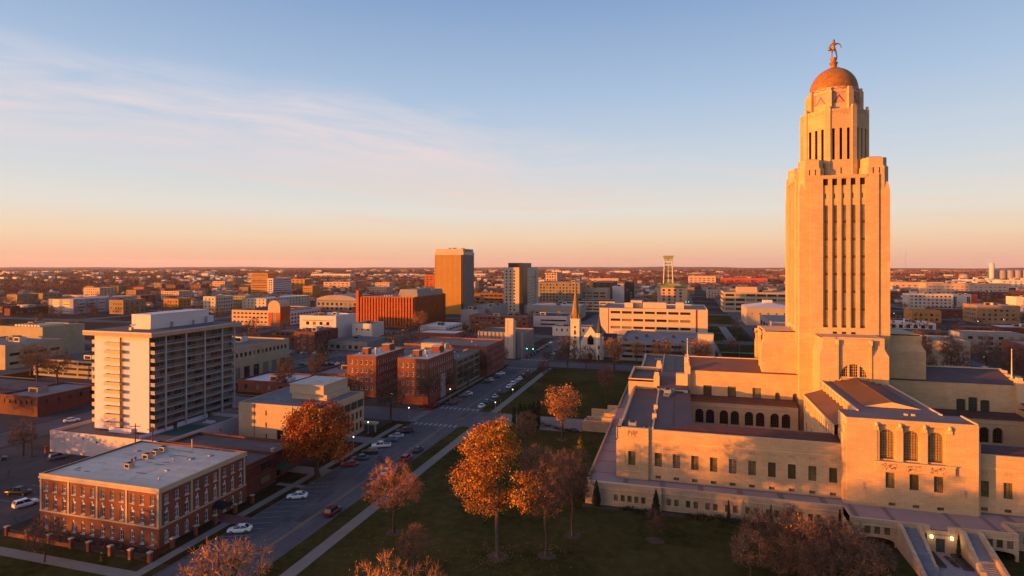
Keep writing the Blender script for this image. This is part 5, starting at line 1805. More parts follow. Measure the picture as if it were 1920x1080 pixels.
# gold glass bank tower
bk = thing('bank_tower', 'tall tower of gold mirrored glass with a pale crown, tallest in the middle of town', 'office tower', (-240.6, 607.0, 0))
bk.scale = (1.17, 1.17, 1.185)
w, d, h = 14.3, 14.5, 60
b = MB()
b.box(-w, w - 2.2, -d, d, 0, 54.6, 0, 'b')
b.box(w - 2.2, w - .2, -d + .25, d, 0, 54.6, 2, 'b')
b.box(w - .2, w, -d + 1.2, d, 0, 54.6, 3, 'b')
b.box(-w - .2, w + .2, -d - .2, d + .2, 54.6, 57.2, 1)
b.box(-w + .6, w - .6, -d + .6, d - .6, 57.2, 60.2, 1)
b.build('shaft', [GOLDG, CREAMT, SLATEB, GREY_C], bk)
b = MB()
for i in range(22):
    x = -w + .25 + i * 1.225
    b.box(x - .2, x + .2, -d - .22, -d, 0, 54.5, 0)
for i in range(14):
    y = -d + 2 + i * 2.0
    b.box(w, w + .25, y - .3, y + .3, 0, 54.5, 1)
for k in range(1, 16):
    b.box(-w, w - 2.2, -d - .05, -d, k * 3.4, k * 3.4 + .35, 0)
b.build('mullion', [GOLDM, GREY_C], bk); tag(KIDS(bk)[-1], kind='stuff')
for i in range(6):
    b = MB(); b.box(w - .55, w - .45, -9 + i * 3.0, -7.2 + i * 3.0, 57.6, 59.6); b.build('rooftop_letter', [SLATEB], bk)
for x, y in ((-6, 3), (2, -5), (6, 6)):
    unit(bk, x, y, 60.2, 2.5, 2.5, 1.2)

# pale tower with the black corner strip
pt = B_('office_tower', 'pale concrete tower with rows of square windows and a black vertical strip up its corner', 'office tower', -187.5, -165.6, 620.3, 690, 51, CREAMT, ROOFM,
        S=[(3, 1.9, rows(3, 3.55, 13, 2.0), (1.2, 14.5), W1)], E=[(5, 3.6, rows(3, 3.55, 11, 2.0), (20, 66), W1)])
b = MB(); b.box(7.2, 11.2, -35.6, -34.6, 0, 52.5, 0); b.box(10.7, 11.5, -35.4, -16, 0, 52.5, 0); b.build('corner_strip', [SLATEB], pt)
b = MB(); b.box(-6.5, 9.5, -32, 10, 50, 56.0, 0); b.build('penthouse', [SLATEB], pt)
b = MB(); b.box(11, 12.4, 24, 34, 0, 46, 0); b.box(11, 14, -30, -6, 0, 9, 0); b.build('wing', [CREAMT], pt)

# state office building beyond the church
so = B_('state_offices', 'long apricot office building with four rows of dark strip windows right of the church spire', 'office building', -53.3, 18.6, 408, 462, 23.5, M('apricot_concrete', (.43, .33, .235), .85, .07, .1), ROOFM, depth=.6,
        S=[(7, 6.6, rows(4.2, 5.2, 4, 1.7), (7.2, 61.5), dict(cols=4, rows=1))])
b = MB(); b.box(28.3, 29.4, -27.1, -26.98, 0, 23.4, 0); b.box(-29.9, -29.5, -27.1, -26.98, 0, 23.4, 0); b.build('recess_strip', [BRICK_D], so)
for (x, y, ww, dd, hh) in ((-12, -4, 8, 8, 5), (-17, -10, 6, 5, 3.6), (1, -10, 16, 9, 4.2), (18, -14, 5.5, 5, 4.6)):
    unit(so, x, y, 22.8, ww, dd, hh, CREAMT, 'roof_house')
po = B_('office_podium', 'low terrace block at the foot of the long apricot office building', 'building', -56, 12, 392, 407.6, 6.0, M('apricot_concrete', (.43, .33, .235), .85, .07, .1), ROOFM)
# parking garage with cars on the roof
pg = B_('parking_garage', 'grey concrete parking garage with cars on its roof deck behind the church', 'parking garage', -32, 19, 331, 384, 10.8, GREY_C, M('deck', (.15, .14, .15), .9, .15, .1), depth=1.6, par=1.0,
        S=[(5, 6.0, rows(1.4, 3.0, 3, 1.5), (1, 34), dict(cols=1, rows=1, glass=VOIDM, name='deck_opening'))], W=[(6, 6, rows(1.4, 3.0, 3, 1.5), 1, dict(cols=1, rows=1, glass=VOIDM, name='deck_opening'))])
b = MB(); b.box(17, 25, -18, -10, 0, 14.5, 0, 'b'); b.box(16.8, 25.2, -18.2, -9.8, 14.5, 14.9); b.build('stair_tower', [CREAMT], pg)
# steel tower with green panels on its block
gt = B_('bell_block', 'square apricot block with green copper top carrying the open green tower', 'building', -27.9, 11, 804, 840, 23.6, PINKB, GREENC, S=[(4, 3.0, rows(2, 4.2, 5, 2.8), 5, W2)])
b = MB(); b.box(-20.0, 20.0, -18.5, 18.5, 23.6, 26.0, 0); b.box(-15, 17, -18.7, -18.5, 24.0, 24.9, 1); b.prism([(-12, -12), (12, -12), (12, 12), (-12, 12)], 26, 29, 0, poly1=[(-8, -8), (8, -8), (8, 8), (-8, 8)]); b.build('roof', [GREENC, SLATEB], gt)
st = thing('signal_tower', 'open pale tower with green panels and a flared green top, far behind the office block', 'tower', (-13.5, 822, 28.5))
b = MB()
for sx in (-1, 1):
    for sy in (-1, 1):
        b.tube((sx * 6.2, sy * 6.2, 0), (sx * 5.0, sy * 5.0, 31), 1.0, .95, 4)
b.tube((0, -6.2, 0), (0, -5.2, 31), .4, .4, 4)
b.build('frame', [M('pale_steel', (.50, .43, .34), .7, .1, .3)], st)
for z, hw, hh in ((2, 4.6, 4), (9.5, 4.4, 3), (16, 4.2, 2.6), (22, 4.0, 2.4)):
    b = MB(); b.box(-hw, hw, -hw, hw, z, z + hh); b.build('panel', [GREENC], st)
b = MB(); b.box(-5.2, 5.2, -5.2, 5.2, 26.5, 28.6); b.box(-5.6, 5.6, -5.6, 5.6, 31, 32); b.prism([(-5.4, -5.4), (5.4, -5.4), (5.4, 5.4), (-5.4, 5.4)], 33, 38, 0, poly1=[(-7.2, -7.2), (7.2, -7.2), (7.2, 7.2), (-7.2, 7.2)], bottom=True); b.box(-1, 1, -1, 1, 32, 33); b.build('crown', [GREENC], st)

S_ = lambda c, w, z0, dz, n, h, mg=1.2, kw=W2: (c, w, rows(z0, dz, n, h), mg, kw)
# name, label, cat, x0, x1, y0, y1, h, wall, roof, S, E, W, par
LIST = [
 ('brick_office', 'low dark brick office with flat grey roof left of the apartment slab', 'office building', -234, -215.7, 149.8, 172.5, 7.0, BRICK_D, ROOFM, [S_(6, 1.0, 3.9, 3.5, 1, 1.6)], [S_(5, 1.1, 3.9, 3.5, 1, 1.6)], None),
 ('school_wing', 'long beige stone building with grey strip windows at the far left edge', 'building', -372, -329, 213, 242, 12.5, BEIGE, ROOFM, [S_(3, 2.0, 7.4, 4, 1, 2.6)], [S_(4, 5.0, 2.0, 4.6, 2, 1.5)], None),
 ('school_hall', 'upper sunlit beige hall with metal louvre roof at the left edge', 'building', -392, -356, 250, 275, 17.0, BEIGE, ROOFM, [S_(1, 3.0, 11, 4, 1, 1.0)], None, None),
 ('parking_deck', 'small grey parking deck with open bands left of the apartment slab', 'parking garage', -300, -262, 206.5, 236, 8.2, GREY_C, ASPH_D, [(4, 8.2, rows(1.0, 2.6, 3, 1.2), .6, dict(cols=1, rows=1, glass=VOIDM))], None, None),
 ('modern_school', 'cream modern building with tall dark windows right behind the apartment slab', 'building', -236, -192, 207, 255, 15.8, BEIGE, ROOFD, [S_(7, 3.1, .6, 4, 1, 4.0, 6)], [S_(16, 1.5, 11.2, 4, 1, 1.9, 1.5), S_(7, 3.8, 1.0, 4, 1, 5.5, 2)], None),
 ('brick_shop', 'long low red brick shop with a white roof behind the cream offices', 'shop', -178, -153, 203, 222, 5.2, BRICK_D, ROOFW, [S_(4, 1.5, 1.5, 3, 1, 2)], None, None),
 ('brick_terrace', 'flat roofed low red brick terrace hidden between office penthouse and dormitory', 'building', -150, -132, 214, 240, 7.5, BRICK_D, ROOFM, [S_(4, 1.2, 2, 3, 2, 1.5)], None, None),
 ('white_store', 'blank white store building with a row of small openings beside the federal block', 'building', -271.5, -240.7, 372.9, 400, 16.0, M('store_white', (.50, .43, .40), .85, .05, .1), ROOFW, [S_(4, 2.6, 9.2, 4, 1, 2.4, 4), (1, 26, [(6.3, .5)], 2, W1), (1, 26, [(12.2, .5)], 2, W1)], None, None),
 ('brick_flats', 'old three storey brown brick flats with pale window surrounds before the white store', 'building', -229.5, -214.7, 309.4, 335, 12.4, BRICK_D, ROOFD, [S_(3, 1.7, 1.6, 3.8, 3, 1.7, 1, dict(cols=2, rows=2, frame=TRIM, fr=.15))], [S_(6, 1.2, 1.6, 3.8, 3, 1.6)], None),
 ('cream_store', 'small cream store half hidden by an orange brown tree beside the white store', 'shop', -233.5, -216.8, 383.0, 400.7, 10.2, PALE, ROOFM, [S_(3, 1.4, 5, 4, 1, 1.4)], None, None),
 ('grey_store', 'low grey shops with pale awnings before the cream store', 'shop', -214, -186, 322, 350, 5.5, GREY_C, ROOFD, [S_(6, 2.4, .8, 3, 1, 2.3)], None, None),
 ('white_annex', 'low white banded annex between the brown tree and the federal block', 'building', -190, -168, 405, 440, 7.0, PALE, ROOFW, [S_(3, 4, 2, 3, 1, 1.4)], [(5, 5.5, rows(1.2, 2.8, 2, 1.2), 1, W1)], None),
 ('car_park', 'apricot parking garage with half round arches left of the square clock gable tower', 'parking garage', -385, -346, 431.6, 488, 13.5, PINKB, ASPH_D, [(9, 2.9, [(2.5, 1.6, True), (6.5, 1.6, True), (10.0, 1.6, True)], 1, dict(cols=1, rows=1, glass=VOIDM))], None, None),
 ('gable_tower', 'square brick stair tower with a rounded apricot gable at the end of the arched garage', 'tower', -345.6, -333.2, 430.5, 444, 17.0, BRICK_O, ROOFM, [(1, 3.5, [(1, 11)], 4, dict(cols=2, rows=5, glass=GLASS_OL))], None, None),
 ('garage_wing', 'white banded side wing of the arched garage', 'parking garage', -345, -333.5, 444.3, 490, 12.5, M('store_white', (.50, .43, .40), .85, .05, .1), ASPH_D, None, [(10, 2.6, rows(1.4, 3.4, 3, 1.6), 1, dict(cols=1, rows=1, glass=VOIDM))], None),
 ('apartment_block', 'tall cream and brick apartment end left of the arched garage, side in shade', 'apartment building', -519.8, -502.8, 538.7, 566, 18.1, CREAMT, ROOFW, [S_(3, 1.6, 2, 4.0, 4, 1.8)], [S_(7, 1.8, 2, 4.0, 4, 1.8)], None),
 ('apartment_block', 'grey green apartment block behind the arched garage', 'apartment building', -520, -492, 580, 600, 17.0, M('grey_green', (.20, .19, .12), .9, .1, .1), ROOFW, [S_(8, 1.7, 2, 3.9, 4, 1.7)], None, None),
 ('apartment_block', 'long apartment block with white roof stepping back behind the arched garage', 'apartment building', -486, -453.0, 560.9, 643, 15.2, CREAMT, ROOFW, [S_(6, 1.7, 2, 3.5, 4, 1.6)], [S_(14, 1.8, 2, 3.5, 4, 1.6)], None),
 ('long_apartments', 'long grey apartment row with white bays stretching along the left skyline', 'apartment building', -672, -635.5, 478.2, 556, 16.3, VIOLG, ROOFW, [(2, 10, rows(1.5, 3.7, 4, 2.8), 3, dict(cols=5, rows=1, fr=.5, frame=WHITE))], [(6, 8, rows(1.5, 3.7, 4, 2.8), 3, dict(cols=4, rows=1, fr=.5, frame=WHITE))], None),
 ('warehouse', 'long brown brick warehouse with a lit gable end at the far left', 'warehouse', -688, -679.4, 444.5, 486, 7.5, BRICK_D, ROOFW, None, [S_(10, 2, 2, 3, 1, 2)], None),
 ('ochre_tower', 'ochre yellow tower with fine horizontal banding on the left skyline', 'office tower', -711, -677, 842, 870, 40.2, OCHRE, ROOFM, [(1, 30, rows(3, 3.0, 12, 1.3), 1.5, dict(cols=10, rows=1))], None, None),
 ('banded_slab', 'white and violet banded slab next to the ochre tower', 'office tower', -656.5, -645.8, 816.5, 864, 31.8, M('band_white', (.42, .38, .39), .85, .08, .1), ROOFW, [S_(2, 3, 2, 3.6, 8, 2)], [(1, 44, rows(3, 3.6, 8, 1.5), 1.5, dict(cols=16, rows=1))], None),
 ('ochre_annex', 'small ochre square building right of the banded slab', 'building', -598, -580, 830, 850, 19.5, OCHRE, ROOFM, [S_(4, 2.0, 3, 3.8, 4, 1.8)], None, None),
 ('curved_hall', 'grey hall with a barrel roof behind the white store', 'building', -408, -352, 590, 640, 12.5, GREY_C, ROOFM, [S_(9, 3, 2, 5, 2, 3)], [S_(6, 3, 2, 5, 2, 3)], None),
 ('grey_hall', 'grey office block beside the barrel roofed hall', 'office building', -352, -312, 600, 650, 16, VIOLG, ROOFM, [S_(8, 2.2, 2, 3.6, 4, 1.6)], None, None),
 ('brick_gabled', 'orange brick church like hall left of the federal block', 'building', -318, -296, 520, 545, 10.0, BRICK_O, BRICK_D, [S_(1, 3, 2, 3, 1, 6)], None, None),
 ('dark_garage', 'brown office building with sunlit upper windows right of the gold tower', 'office building', -241, -204.1, 674.4, 700, 19.4, M('brown_concrete', (.16, .085, .045), .9, .15, .1), ROOFM, [(6, 4.8, rows(2.5, 4.2, 4, 2.2), .8, W2)], [S_(5, 3.5, 2.5, 4.2, 4, 2.2)], None),
 ('ribbed_store', 'grey ribbed windowless store at the foot of the gold tower', 'building', -188, -165, 512, 560, 15.0, GREY_C, ROOFM, None, None, None),
 ('round_hall', 'pale blank hall with a mural wall at the foot of the gold tower', 'building', -188.5, -172, 490, 511.6, 13.5, M('mural_pale', (.26, .24, .24), .9, .2, .3), ROOFM, None, None, None),
 ('brick_low', 'wide low brown brick building with many windows before the pale tower', 'building', -166, -116.5, 451.3, 471, 12.0, M('brown_brick', (.15, .06, .04), .9, .15, .2, kind='brick'), ROOFD, [S_(13, 2.2, 5.6, 3.6, 2, 1.5)], [S_(5, 2, 5.6, 3.6, 2, 1.5)], None),
 ('white_garage', 'small white parking garage below the pale tower', 'parking garage', -124, -92, 492, 530, 9.5, M('band_white', (.42, .38, .39), .85, .08, .1), ASPH_D, [(3, 8, rows(1.6, 3.4, 2, 1.3), (9, 31), dict(cols=1, rows=1, glass=VOIDM))], None, None),
 ('cream_terrace', 'low cream terrace with a grey roof left of the church spire', 'building', -92, -61, 432, 448, 7.2, PALE, ROOFD, [S_(7, 1.3, 3.5, 3, 1, 2)], [S_(3, 1.3, 3.5, 3, 1, 2)], None),
 ('lit_offices', 'small sunlit apricot office with strip windows above the church', 'office building', -138, -90, 770, 800, 23.0, PINKB, ROOFM, [(5, 6.6, rows(3, 4.2, 4, 1.8), 2, W2)], None, None),
 ('dark_mall', 'dark roofed wide block behind the small apricot office', 'building', -190, -88, 830, 880, 30.0, M('dark_bronze_wall', (.06, .05, .042), .8, .2, .1), ROOFD, [(10, 4, rows(22, 4, 2, 2.6), 3, W2)], None, None),
 ('white_slab', 'narrow blank white slab right of the small apricot office', 'building', -87, -71, 800, 826, 25.0, M('store_white', (.50, .43, .40), .85, .05, .1), ROOFM, None, None, None),
 ('dark_slab', 'dark slab standing against the narrow white slab', 'building', -70.5, -58, 800, 826, 31.0, SLATEB, ROOFD, [S_(2, 3, 3, 4, 6, 2)], None, None),
 ('old_offices', 'large grey stone offices with many windows behind the church spire', 'office building', -182, -122, 742, 790, 31.0, M('old_stone', (.20, .165, .12), .9, .12, .1), ROOFM, [S_(13, 2, 3, 4, 7, 2.2, 2)], None, None),
 ('old_tower', 'stepped sunlit orange topped tower on the old grey offices skyline', 'office tower', -196, -178, 870, 900, 42.0, PINKB, ROOFM, [S_(4, 2.2, 26, 4.2, 4, 2.2)], None, None),
 ('concrete_hall', 'pale low concrete hall behind the church', 'building', -148, -94, 575, 610, 13.0, M('hall_concrete', (.24, .21, .19), .9, .1, .1), ROOFW, [S_(9, 2.5, 3, 4, 1, 3)], None, None),
 ('long_garage', 'low banded parking structure between the spire and the apricot offices', 'parking garage', -136, -70, 668, 710, 12.0, CREAMT, ASPH_D, [(8, 7, rows(2, 3.6, 3, 1.5), 1, dict(cols=1, rows=1, glass=VOIDM))], None, None),
 ('banded_offices', 'wide beige office with long dark window bands left of the statehouse tower', 'office building', 49.5, 118, 705, 760, 23.0, M('band_beige', (.30, .245, .17), .9, .1, .1), ROOFM, [(6, 9.6, rows(2.5, 5.2, 4, 2.6), 1, dict(cols=5, rows=1))], None, [(5, 9, rows(2.5, 5.2, 4, 2.6), 1, dict(cols=4, rows=1))]),
 ('auditorium', 'blocky stone hall with a pale hipped roof left of the statehouse tower', 'hall', 58, 100, 553, 600, 15.6, M('hall_stone', (.27, .23, .19), .9, .1, .1), ROOFW, [S_(6, 1.4, 10, 3, 1, 1.2)], None, None),
 ('low_museum', 'grey modern museum with white fins beside the green mall', 'museum', 60.5, 92, 426, 486, 15.0, M('museum_grey', (.26, .235, .22), .9, .1, .1), ROOFM, [(3, 7, [(8, 3.5)], 1.5, W2)], None, [(4, 9, [(8, 3.5)], 2, W2)]),
 ('museum_wing', 'lower grey wing of the museum close to the statehouse tower', 'museum', 62, 96, 395, 425.6, 8.5, M('museum_grey', (.26, .235, .22), .9, .1, .1), ROOFM, None, None, None),
 ('blank_hall', 'big blank tan stone hall with a flat grey roof immediately right of the tower', 'hall', 94, 141.5, 345.7, 372, 14.6, M('blank_stone', (.28, .235, .19), .9, .08, .15, kind='panel'), ROOFM, None, None, None),
 ('blank_hall', 'upper recessed tan block rising behind the big blank stone hall', 'hall', 92, 112, 374, 392, 18.5, M('blank_stone', (.28, .235, .19), .9, .08, .15, kind='panel'), ROOFM, None, None, None),
 ('long_flats', 'very long white and orange apartment range far right of the tower', 'apartment building', 381.6, 492, 1078.8, 1110, 25, PINKB, ROOFW, [(17, 4.4, rows(4, 4.6, 4, 2.6), 2, dict(cols=2, rows=1, fr=.4, frame=WHITE))], None, None),
 ('long_flats', 'dark lower terrace before the very long apartment range', 'apartment building', 405, 500, 1010, 1040, 14, BRICK_D, ROOFD, [S_(14, 3.5, 2, 4, 3, 2)], None, None),
 ('grey_flats', 'grey white four storey flats right of the tower', 'apartment building', 268, 314, 809.8, 830, 18.6, M('grey_white', (.33, .30, .28), .9, .1, .1), ROOFW, [S_(10, 2.2, 3, 4, 4, 1.8)], None, None),
 ('panel_flats', 'sunlit white flats with dark bays and a red end panel', 'apartment building', 320, 352, 843, 862, 17.0, PALE, ROOFW, [(2, 4, [(2, 13)], 2, dict(cols=2, rows=4, fr=.4, frame=WHITE))], None, None),
 ('panel_flats', 'white flats with a broad red middle panel at the right edge', 'apartment building', 372, 424, 800, 822, 17.0, PALE, ROOFW, [(4, 4, [(2, 12)], 3, dict(cols=2, rows=4, fr=.4, frame=WHITE))], None, None),
 ('tan_school', 'tan hospital like building with punched windows at the right', 'building', 263.9, 297, 632, 660, 16.7, TANB, ROOFW, [S_(6, 1.9, 3, 4, 3, 1.8, 3)], None, [S_(6, 1.9, 3, 4, 3, 1.8, 3)]),
 ('brick_row', 'low red brick row below the panelled flats', 'building', 252, 316, 690, 715, 9.0, BRICK_D, ROOFM, [S_(9, 2, 2, 3.5, 2, 1.6)], None, None),
 ('white_roof_hall', 'low red brick hall with a bright white roof at the right', 'building', 232, 272, 520, 545, 7.0, BRICK_D, ROOFW, [S_(8, 2, 2, 3.5, 1, 2)], None, None),
 ('brick_works', 'wide brown brick works right behind the tower', 'building', 148, 200, 690, 720, 10.0, BRICK, ROOFM, [S_(9, 3, 2, 4, 2, 2)], None, None),
 ('white_depot', 'low pale depot with white roof behind the grassy slope', 'building', 165, 205, 560, 585, 5.0, PALE, ROOFW, [S_(7, 3, .5, 4, 1, 3)], None, None),
]
NAMED = {}
for row in LIST:
    nm, lb, ct, x0, x1, y0, y1, hh, wm, rm, S, E, W = row
    o = B_(nm, lb, ct, x0, x1, y0, y1, hh, wm, rm, S, E, W)
    NAMED.setdefault(nm, []).append(o)
    w, d, h = o['dims'][:3]
    rr = random.Random(int(abs(x0) * 7 + y0))
    for i in range(rr.randint(1, 3)):
        unit(o, rr.uniform(-.6, .6) * w, rr.uniform(-.5, .5) * d, h - .7, min(w * .5, rr.uniform(2, 5)), min(d * .5, rr.uniform(2, 5)), rr.uniform(1.5, 3), UNITM if i % 2 else GREY_C)
o = NAMED['gable_tower'][0]
b = MB()
for i in range(10):
    a0, a1 = math.pi * i / 10, math.pi * (i + 1) / 10
    P = lambda a: (-6.2 * math.cos(a), 17.0 + 5.6 * math.sin(a))
    (xa, za), (xb, zb_) = P(a0), P(a1)
    b.quad((xa, -6.9, za), (xb, -6.9, zb_), (xb, 6.75, zb_), (xa, 6.75, za))
    b.poly([(0, -6.9, 17.0), (xb, -6.9, zb_), (xa, -6.9, za)][::-1], 0)
b.quad((-6.2, -6.9, 12), (6.2, -6.9, 12), (6.2, -6.9, 17), (-6.2, -6.9, 17))
b.build('gable', [PINKB], o)
o = NAMED['curved_hall'][0]
b = MB()
for i in range(10):
    a0, a1 = math.pi * i / 10, math.pi * (i + 1) / 10
    P = lambda a: (-28 * math.cos(a), 12.0 + 7 * math.sin(a))
    (xa, za), (xb, zb_) = P(a0), P(a1)
    b.quad((xa, -25, za), (xb, -25, zb_), (xb, 25, zb_), (xa, 25, za))
    b.poly([(0, -25, 12.0), (xa, -25, za), (xb, -25, zb_)], 0)
b.build('roof', [VIOLG], o)
for nm, m_, r_ in (('auditorium', ROOFW, 4), ('brick_gabled', BRICK_D, 6)):
    o = NAMED[nm][0]
    w, d, h = o['dims'][:3]
    b = MB(); b.hip(-w - .3, w + .3, -d - .3, d + .3, h, h + r_); b.build('roof', [m_], o)
o = NAMED['auditorium'][0]
b = MB(); b.box(-5, 3, -3, 3, 18.5, 21.6); b.build('roof_lantern', [PALE], o)
for o, xx in ((NAMED['panel_flats'][0], (10, 15.6)), (NAMED['panel_flats'][1], (-6, 6))):
    b = MB(); b.box(xx[0], xx[1], -11.4, -10.6 if xx[0] < 0 else -9, 1, 17.6); b.build('red_panel', [REDP], o)
for o in NAMED['banded_offices']:
    unit(o, -8, -6, 22.3, 22, 12, 6, PINKB, 'roof_house')
for nm, h_ in (('school_hall', 0),):
    o = NAMED[nm][0]
    b = MB()
    for i in range(8):
        b.box(-8 + i * 2.6, -6.2 + i * 2.6, -10, 4, 16.5, 17.8)
    b.build('louvre', [M('cream_louvre', (.45, .36, .22), .6, .1, .5)], o)  # louvre blades in one even cream tone


# low commercial prototypes, repeated through the blocks
def low_proto(k, w, d, h, wall, roof, cols, nr):
    return B_('shop_building', '', 'building', -w / 2, w / 2, -d / 2, d / 2, h, wall, roof, [S_(cols, w / cols * .45, 1.2, 3.5, nr, 1.7)], [S_(max(2, int(d / 6)), 2, 1.2, 3.5, nr, 1.7)], None, .5)


occ = []
def claim(x0, x1, y0, y1):
    if any(a < x1 and b_ > x0 and c < y1 and d_ > y0 for a, b_, c, d_ in occ):
        return False
    occ.append((x0, x1, y0, y1))
    return True


for row in LIST:
    claim(row[3] - 3, row[4] + 3, row[5] - 3, row[6] + 3)
for q in ((-275, -212, 447, 525), (-260, -220, 586, 630), (-192, -155, 616, 710), (-60, 22, 388, 466), (-34, 26, 328, 388), (-30, 14, 800, 845), (-95, 45, 55, 300), (-180, -85, 80, 350), (-60, -33, 320, 365), (-20, 145, 125, 300)):
    claim(*q)
protos = []
specs = [(22, 18, 7.5, BRICK_D, ROOFD, 5, 2), (30, 20, 6, BRICK, ROOFW, 6, 1), (26, 24, 11, BRICK, ROOFM, 6, 3), (36, 22, 8, GREY_C, ROOFM, 6, 2), (20, 28, 13, TANB, ROOFM, 5, 3), (28, 18, 5.5, TANB, ROOFW, 5, 1), (34, 26, 15, PINKB, ROOFM, 7, 4), (24, 20, 9, OCHRE, ROOFD, 5, 2)]
for i, s_ in enumerate(specs):
    protos.append((low_proto(i, *s_), s_))
used_p = [False] * len(protos)
rs_ = random.Random(77)
LBL = {0: 'low dark brick shop building among the downtown blocks', 1: 'low red brick store with a white roof among the downtown blocks', 2: 'three storey red brick building among the downtown blocks', 3: 'grey concrete two storey building among the downtown blocks',
       4: 'tan three storey building among the downtown blocks', 5: 'low tan store with a white roof among the downtown blocks', 6: 'apricot four storey building among the downtown blocks', 7: 'ochre two storey building among the downtown blocks'}
nx = sorted([-1000, -940] + NS[:6] + [-78])
def in_view(x, y):
    xc, zc = .9613 * x + .2756 * y, -.2756 * x + .9613 * y
    return zc > 60 and abs(xc / zc) < .93
n_put = 0
for tries in range(1500):
    if n_put >= 105:
        break
    y = rs_.uniform(335, 1250)
    x = rs_.uniform(-1100, 620)
    if not in_view(x, y):
        continue
    k = rs_.randrange(len(protos))
    if x > 140 and k in (4, 6):
        k = rs_.choice((0, 1, 5))
    w, d, h = specs[k][0], specs[k][1], specs[k][2]
    if any(abs(x - s) < w / 2 + 10 for s in NS + [-78]) or any(abs(y - s) < d / 2 + 10 for s in EW) or (0 < x + w / 2 and x - w / 2 < 70 and y < 1000):
        continue
    if not claim(x - w / 2 - 3, x + w / 2 + 3, y - d / 2 - 3, y + d / 2 + 3):
        continue
    src = protos[k][0]
    grp = 'commercial buildings scattered through the downtown blocks'
    if not used_p[k]:
        used_p[k] = True
        src.location = (x, y, 0)
        src['label'] = LBL[k]
        src['group'] = grp
    else:
        copy_tree(src, (x, y, 0), label=LBL[k], group=grp, scale=(1, 1, rs_.uniform(.85, 1.25)))
    n_put += 1
for u_, (src, s_) in zip(used_p, protos):
    if not u_:
        for c in KIDS(src):
            bpy.data.objects.remove(c)
        bpy.data.objects.remove(src)
# ------------------------------------------------------------ trees and shrubs
BARK = M('bark', (0.06, 0.042, 0.032), 0.95, 0.3, 1.2)
BARK_G = M('grey_bark', (0.075, 0.058, 0.047), 0.95, 0.3, 1.2)


def leafm(name, c, c2, sc_=0.5, rnd=0.0):
    return M(name, c, 0.8, 0.28, sc_, c2=c2, fine=2.2, spec=0.15, rnd=rnd)


L_ORANGE = leafm('orange_leaves', (0.34, 0.125, 0.012), (0.42, 0.19, 0.028))
L_RUSSET = leafm('russet_leaves', (0.16, 0.030, 0.012), (0.30, 0.080, 0.014), .4)
L_BROWN = leafm('brown_leaves', (0.24, 0.10, 0.045), (0.32, 0.15, 0.06), .5, .25)
L_TAN = leafm('tan_leaves', (0.34, 0.15, 0.07), (0.42, 0.20, 0.09), .5, .2)
L_TWIG = leafm('twig_haze', (0.12, 0.070, 0.052), (0.16, 0.095, 0.065), .6, .2)
L_DARK = leafm('dark_twigs', (0.075, 0.045, 0.034), (0.10, 0.06, 0.042), .6, .2)
L_YEW = leafm('yew_green', (0.012, 0.020, 0.010), (0.024, 0.034, 0.014), .8)
L_SPRUCE = leafm('golden_spruce', (0.10, 0.085, 0.016), (0.17, 0.13, 0.022), .7)
L_FAR = leafm('far_foliage', (0.135, 0.060, 0.034), (0.20, 0.10, 0.050), .02, .45)


def quads_np(rng, c, size, up=0.0, n=None):
    """random leaf quads at the points c (N,3)"""
    N = len(c)
    a = rng.normal(size=(N, 3))
    a /= np.linalg.norm(a, axis=1, keepdims=True)
    b = rng.normal(size=(N, 3))
    b -= (b * a).sum(1, keepdims=True) * a
    b /= np.linalg.norm(b, axis=1, keepdims=True)
    s = size * rng.uniform(.4, 1.45, (N, 1))
    a, b = a * s * .5, b * s * .36
    return np.stack([c - a, c - b, c + a, c + b], 1).reshape(-1, 3)


def mesh_quads(name, V, mats, mi=None):
    n = len(V) // 4
    me = bpy.data.meshes.new(name)
    me.vertices.add(len(V))
    me.vertices.foreach_set('co', np.asarray(V, np.float32).ravel())
    me.loops.add(4 * n)
    me.loops.foreach_set('vertex_index', np.arange(4 * n, dtype=np.int32))
    me.polygons.add(n)
    me.polygons.foreach_set('loop_start', np.arange(0, 4 * n, 4, dtype=np.int32))
    for m in mats:
        me.materials.append(m)
    if mi is not None:
        me.polygons.foreach_set('material_index', np.asarray(mi, np.int32))
    me.update()
    me.validate()
    return me


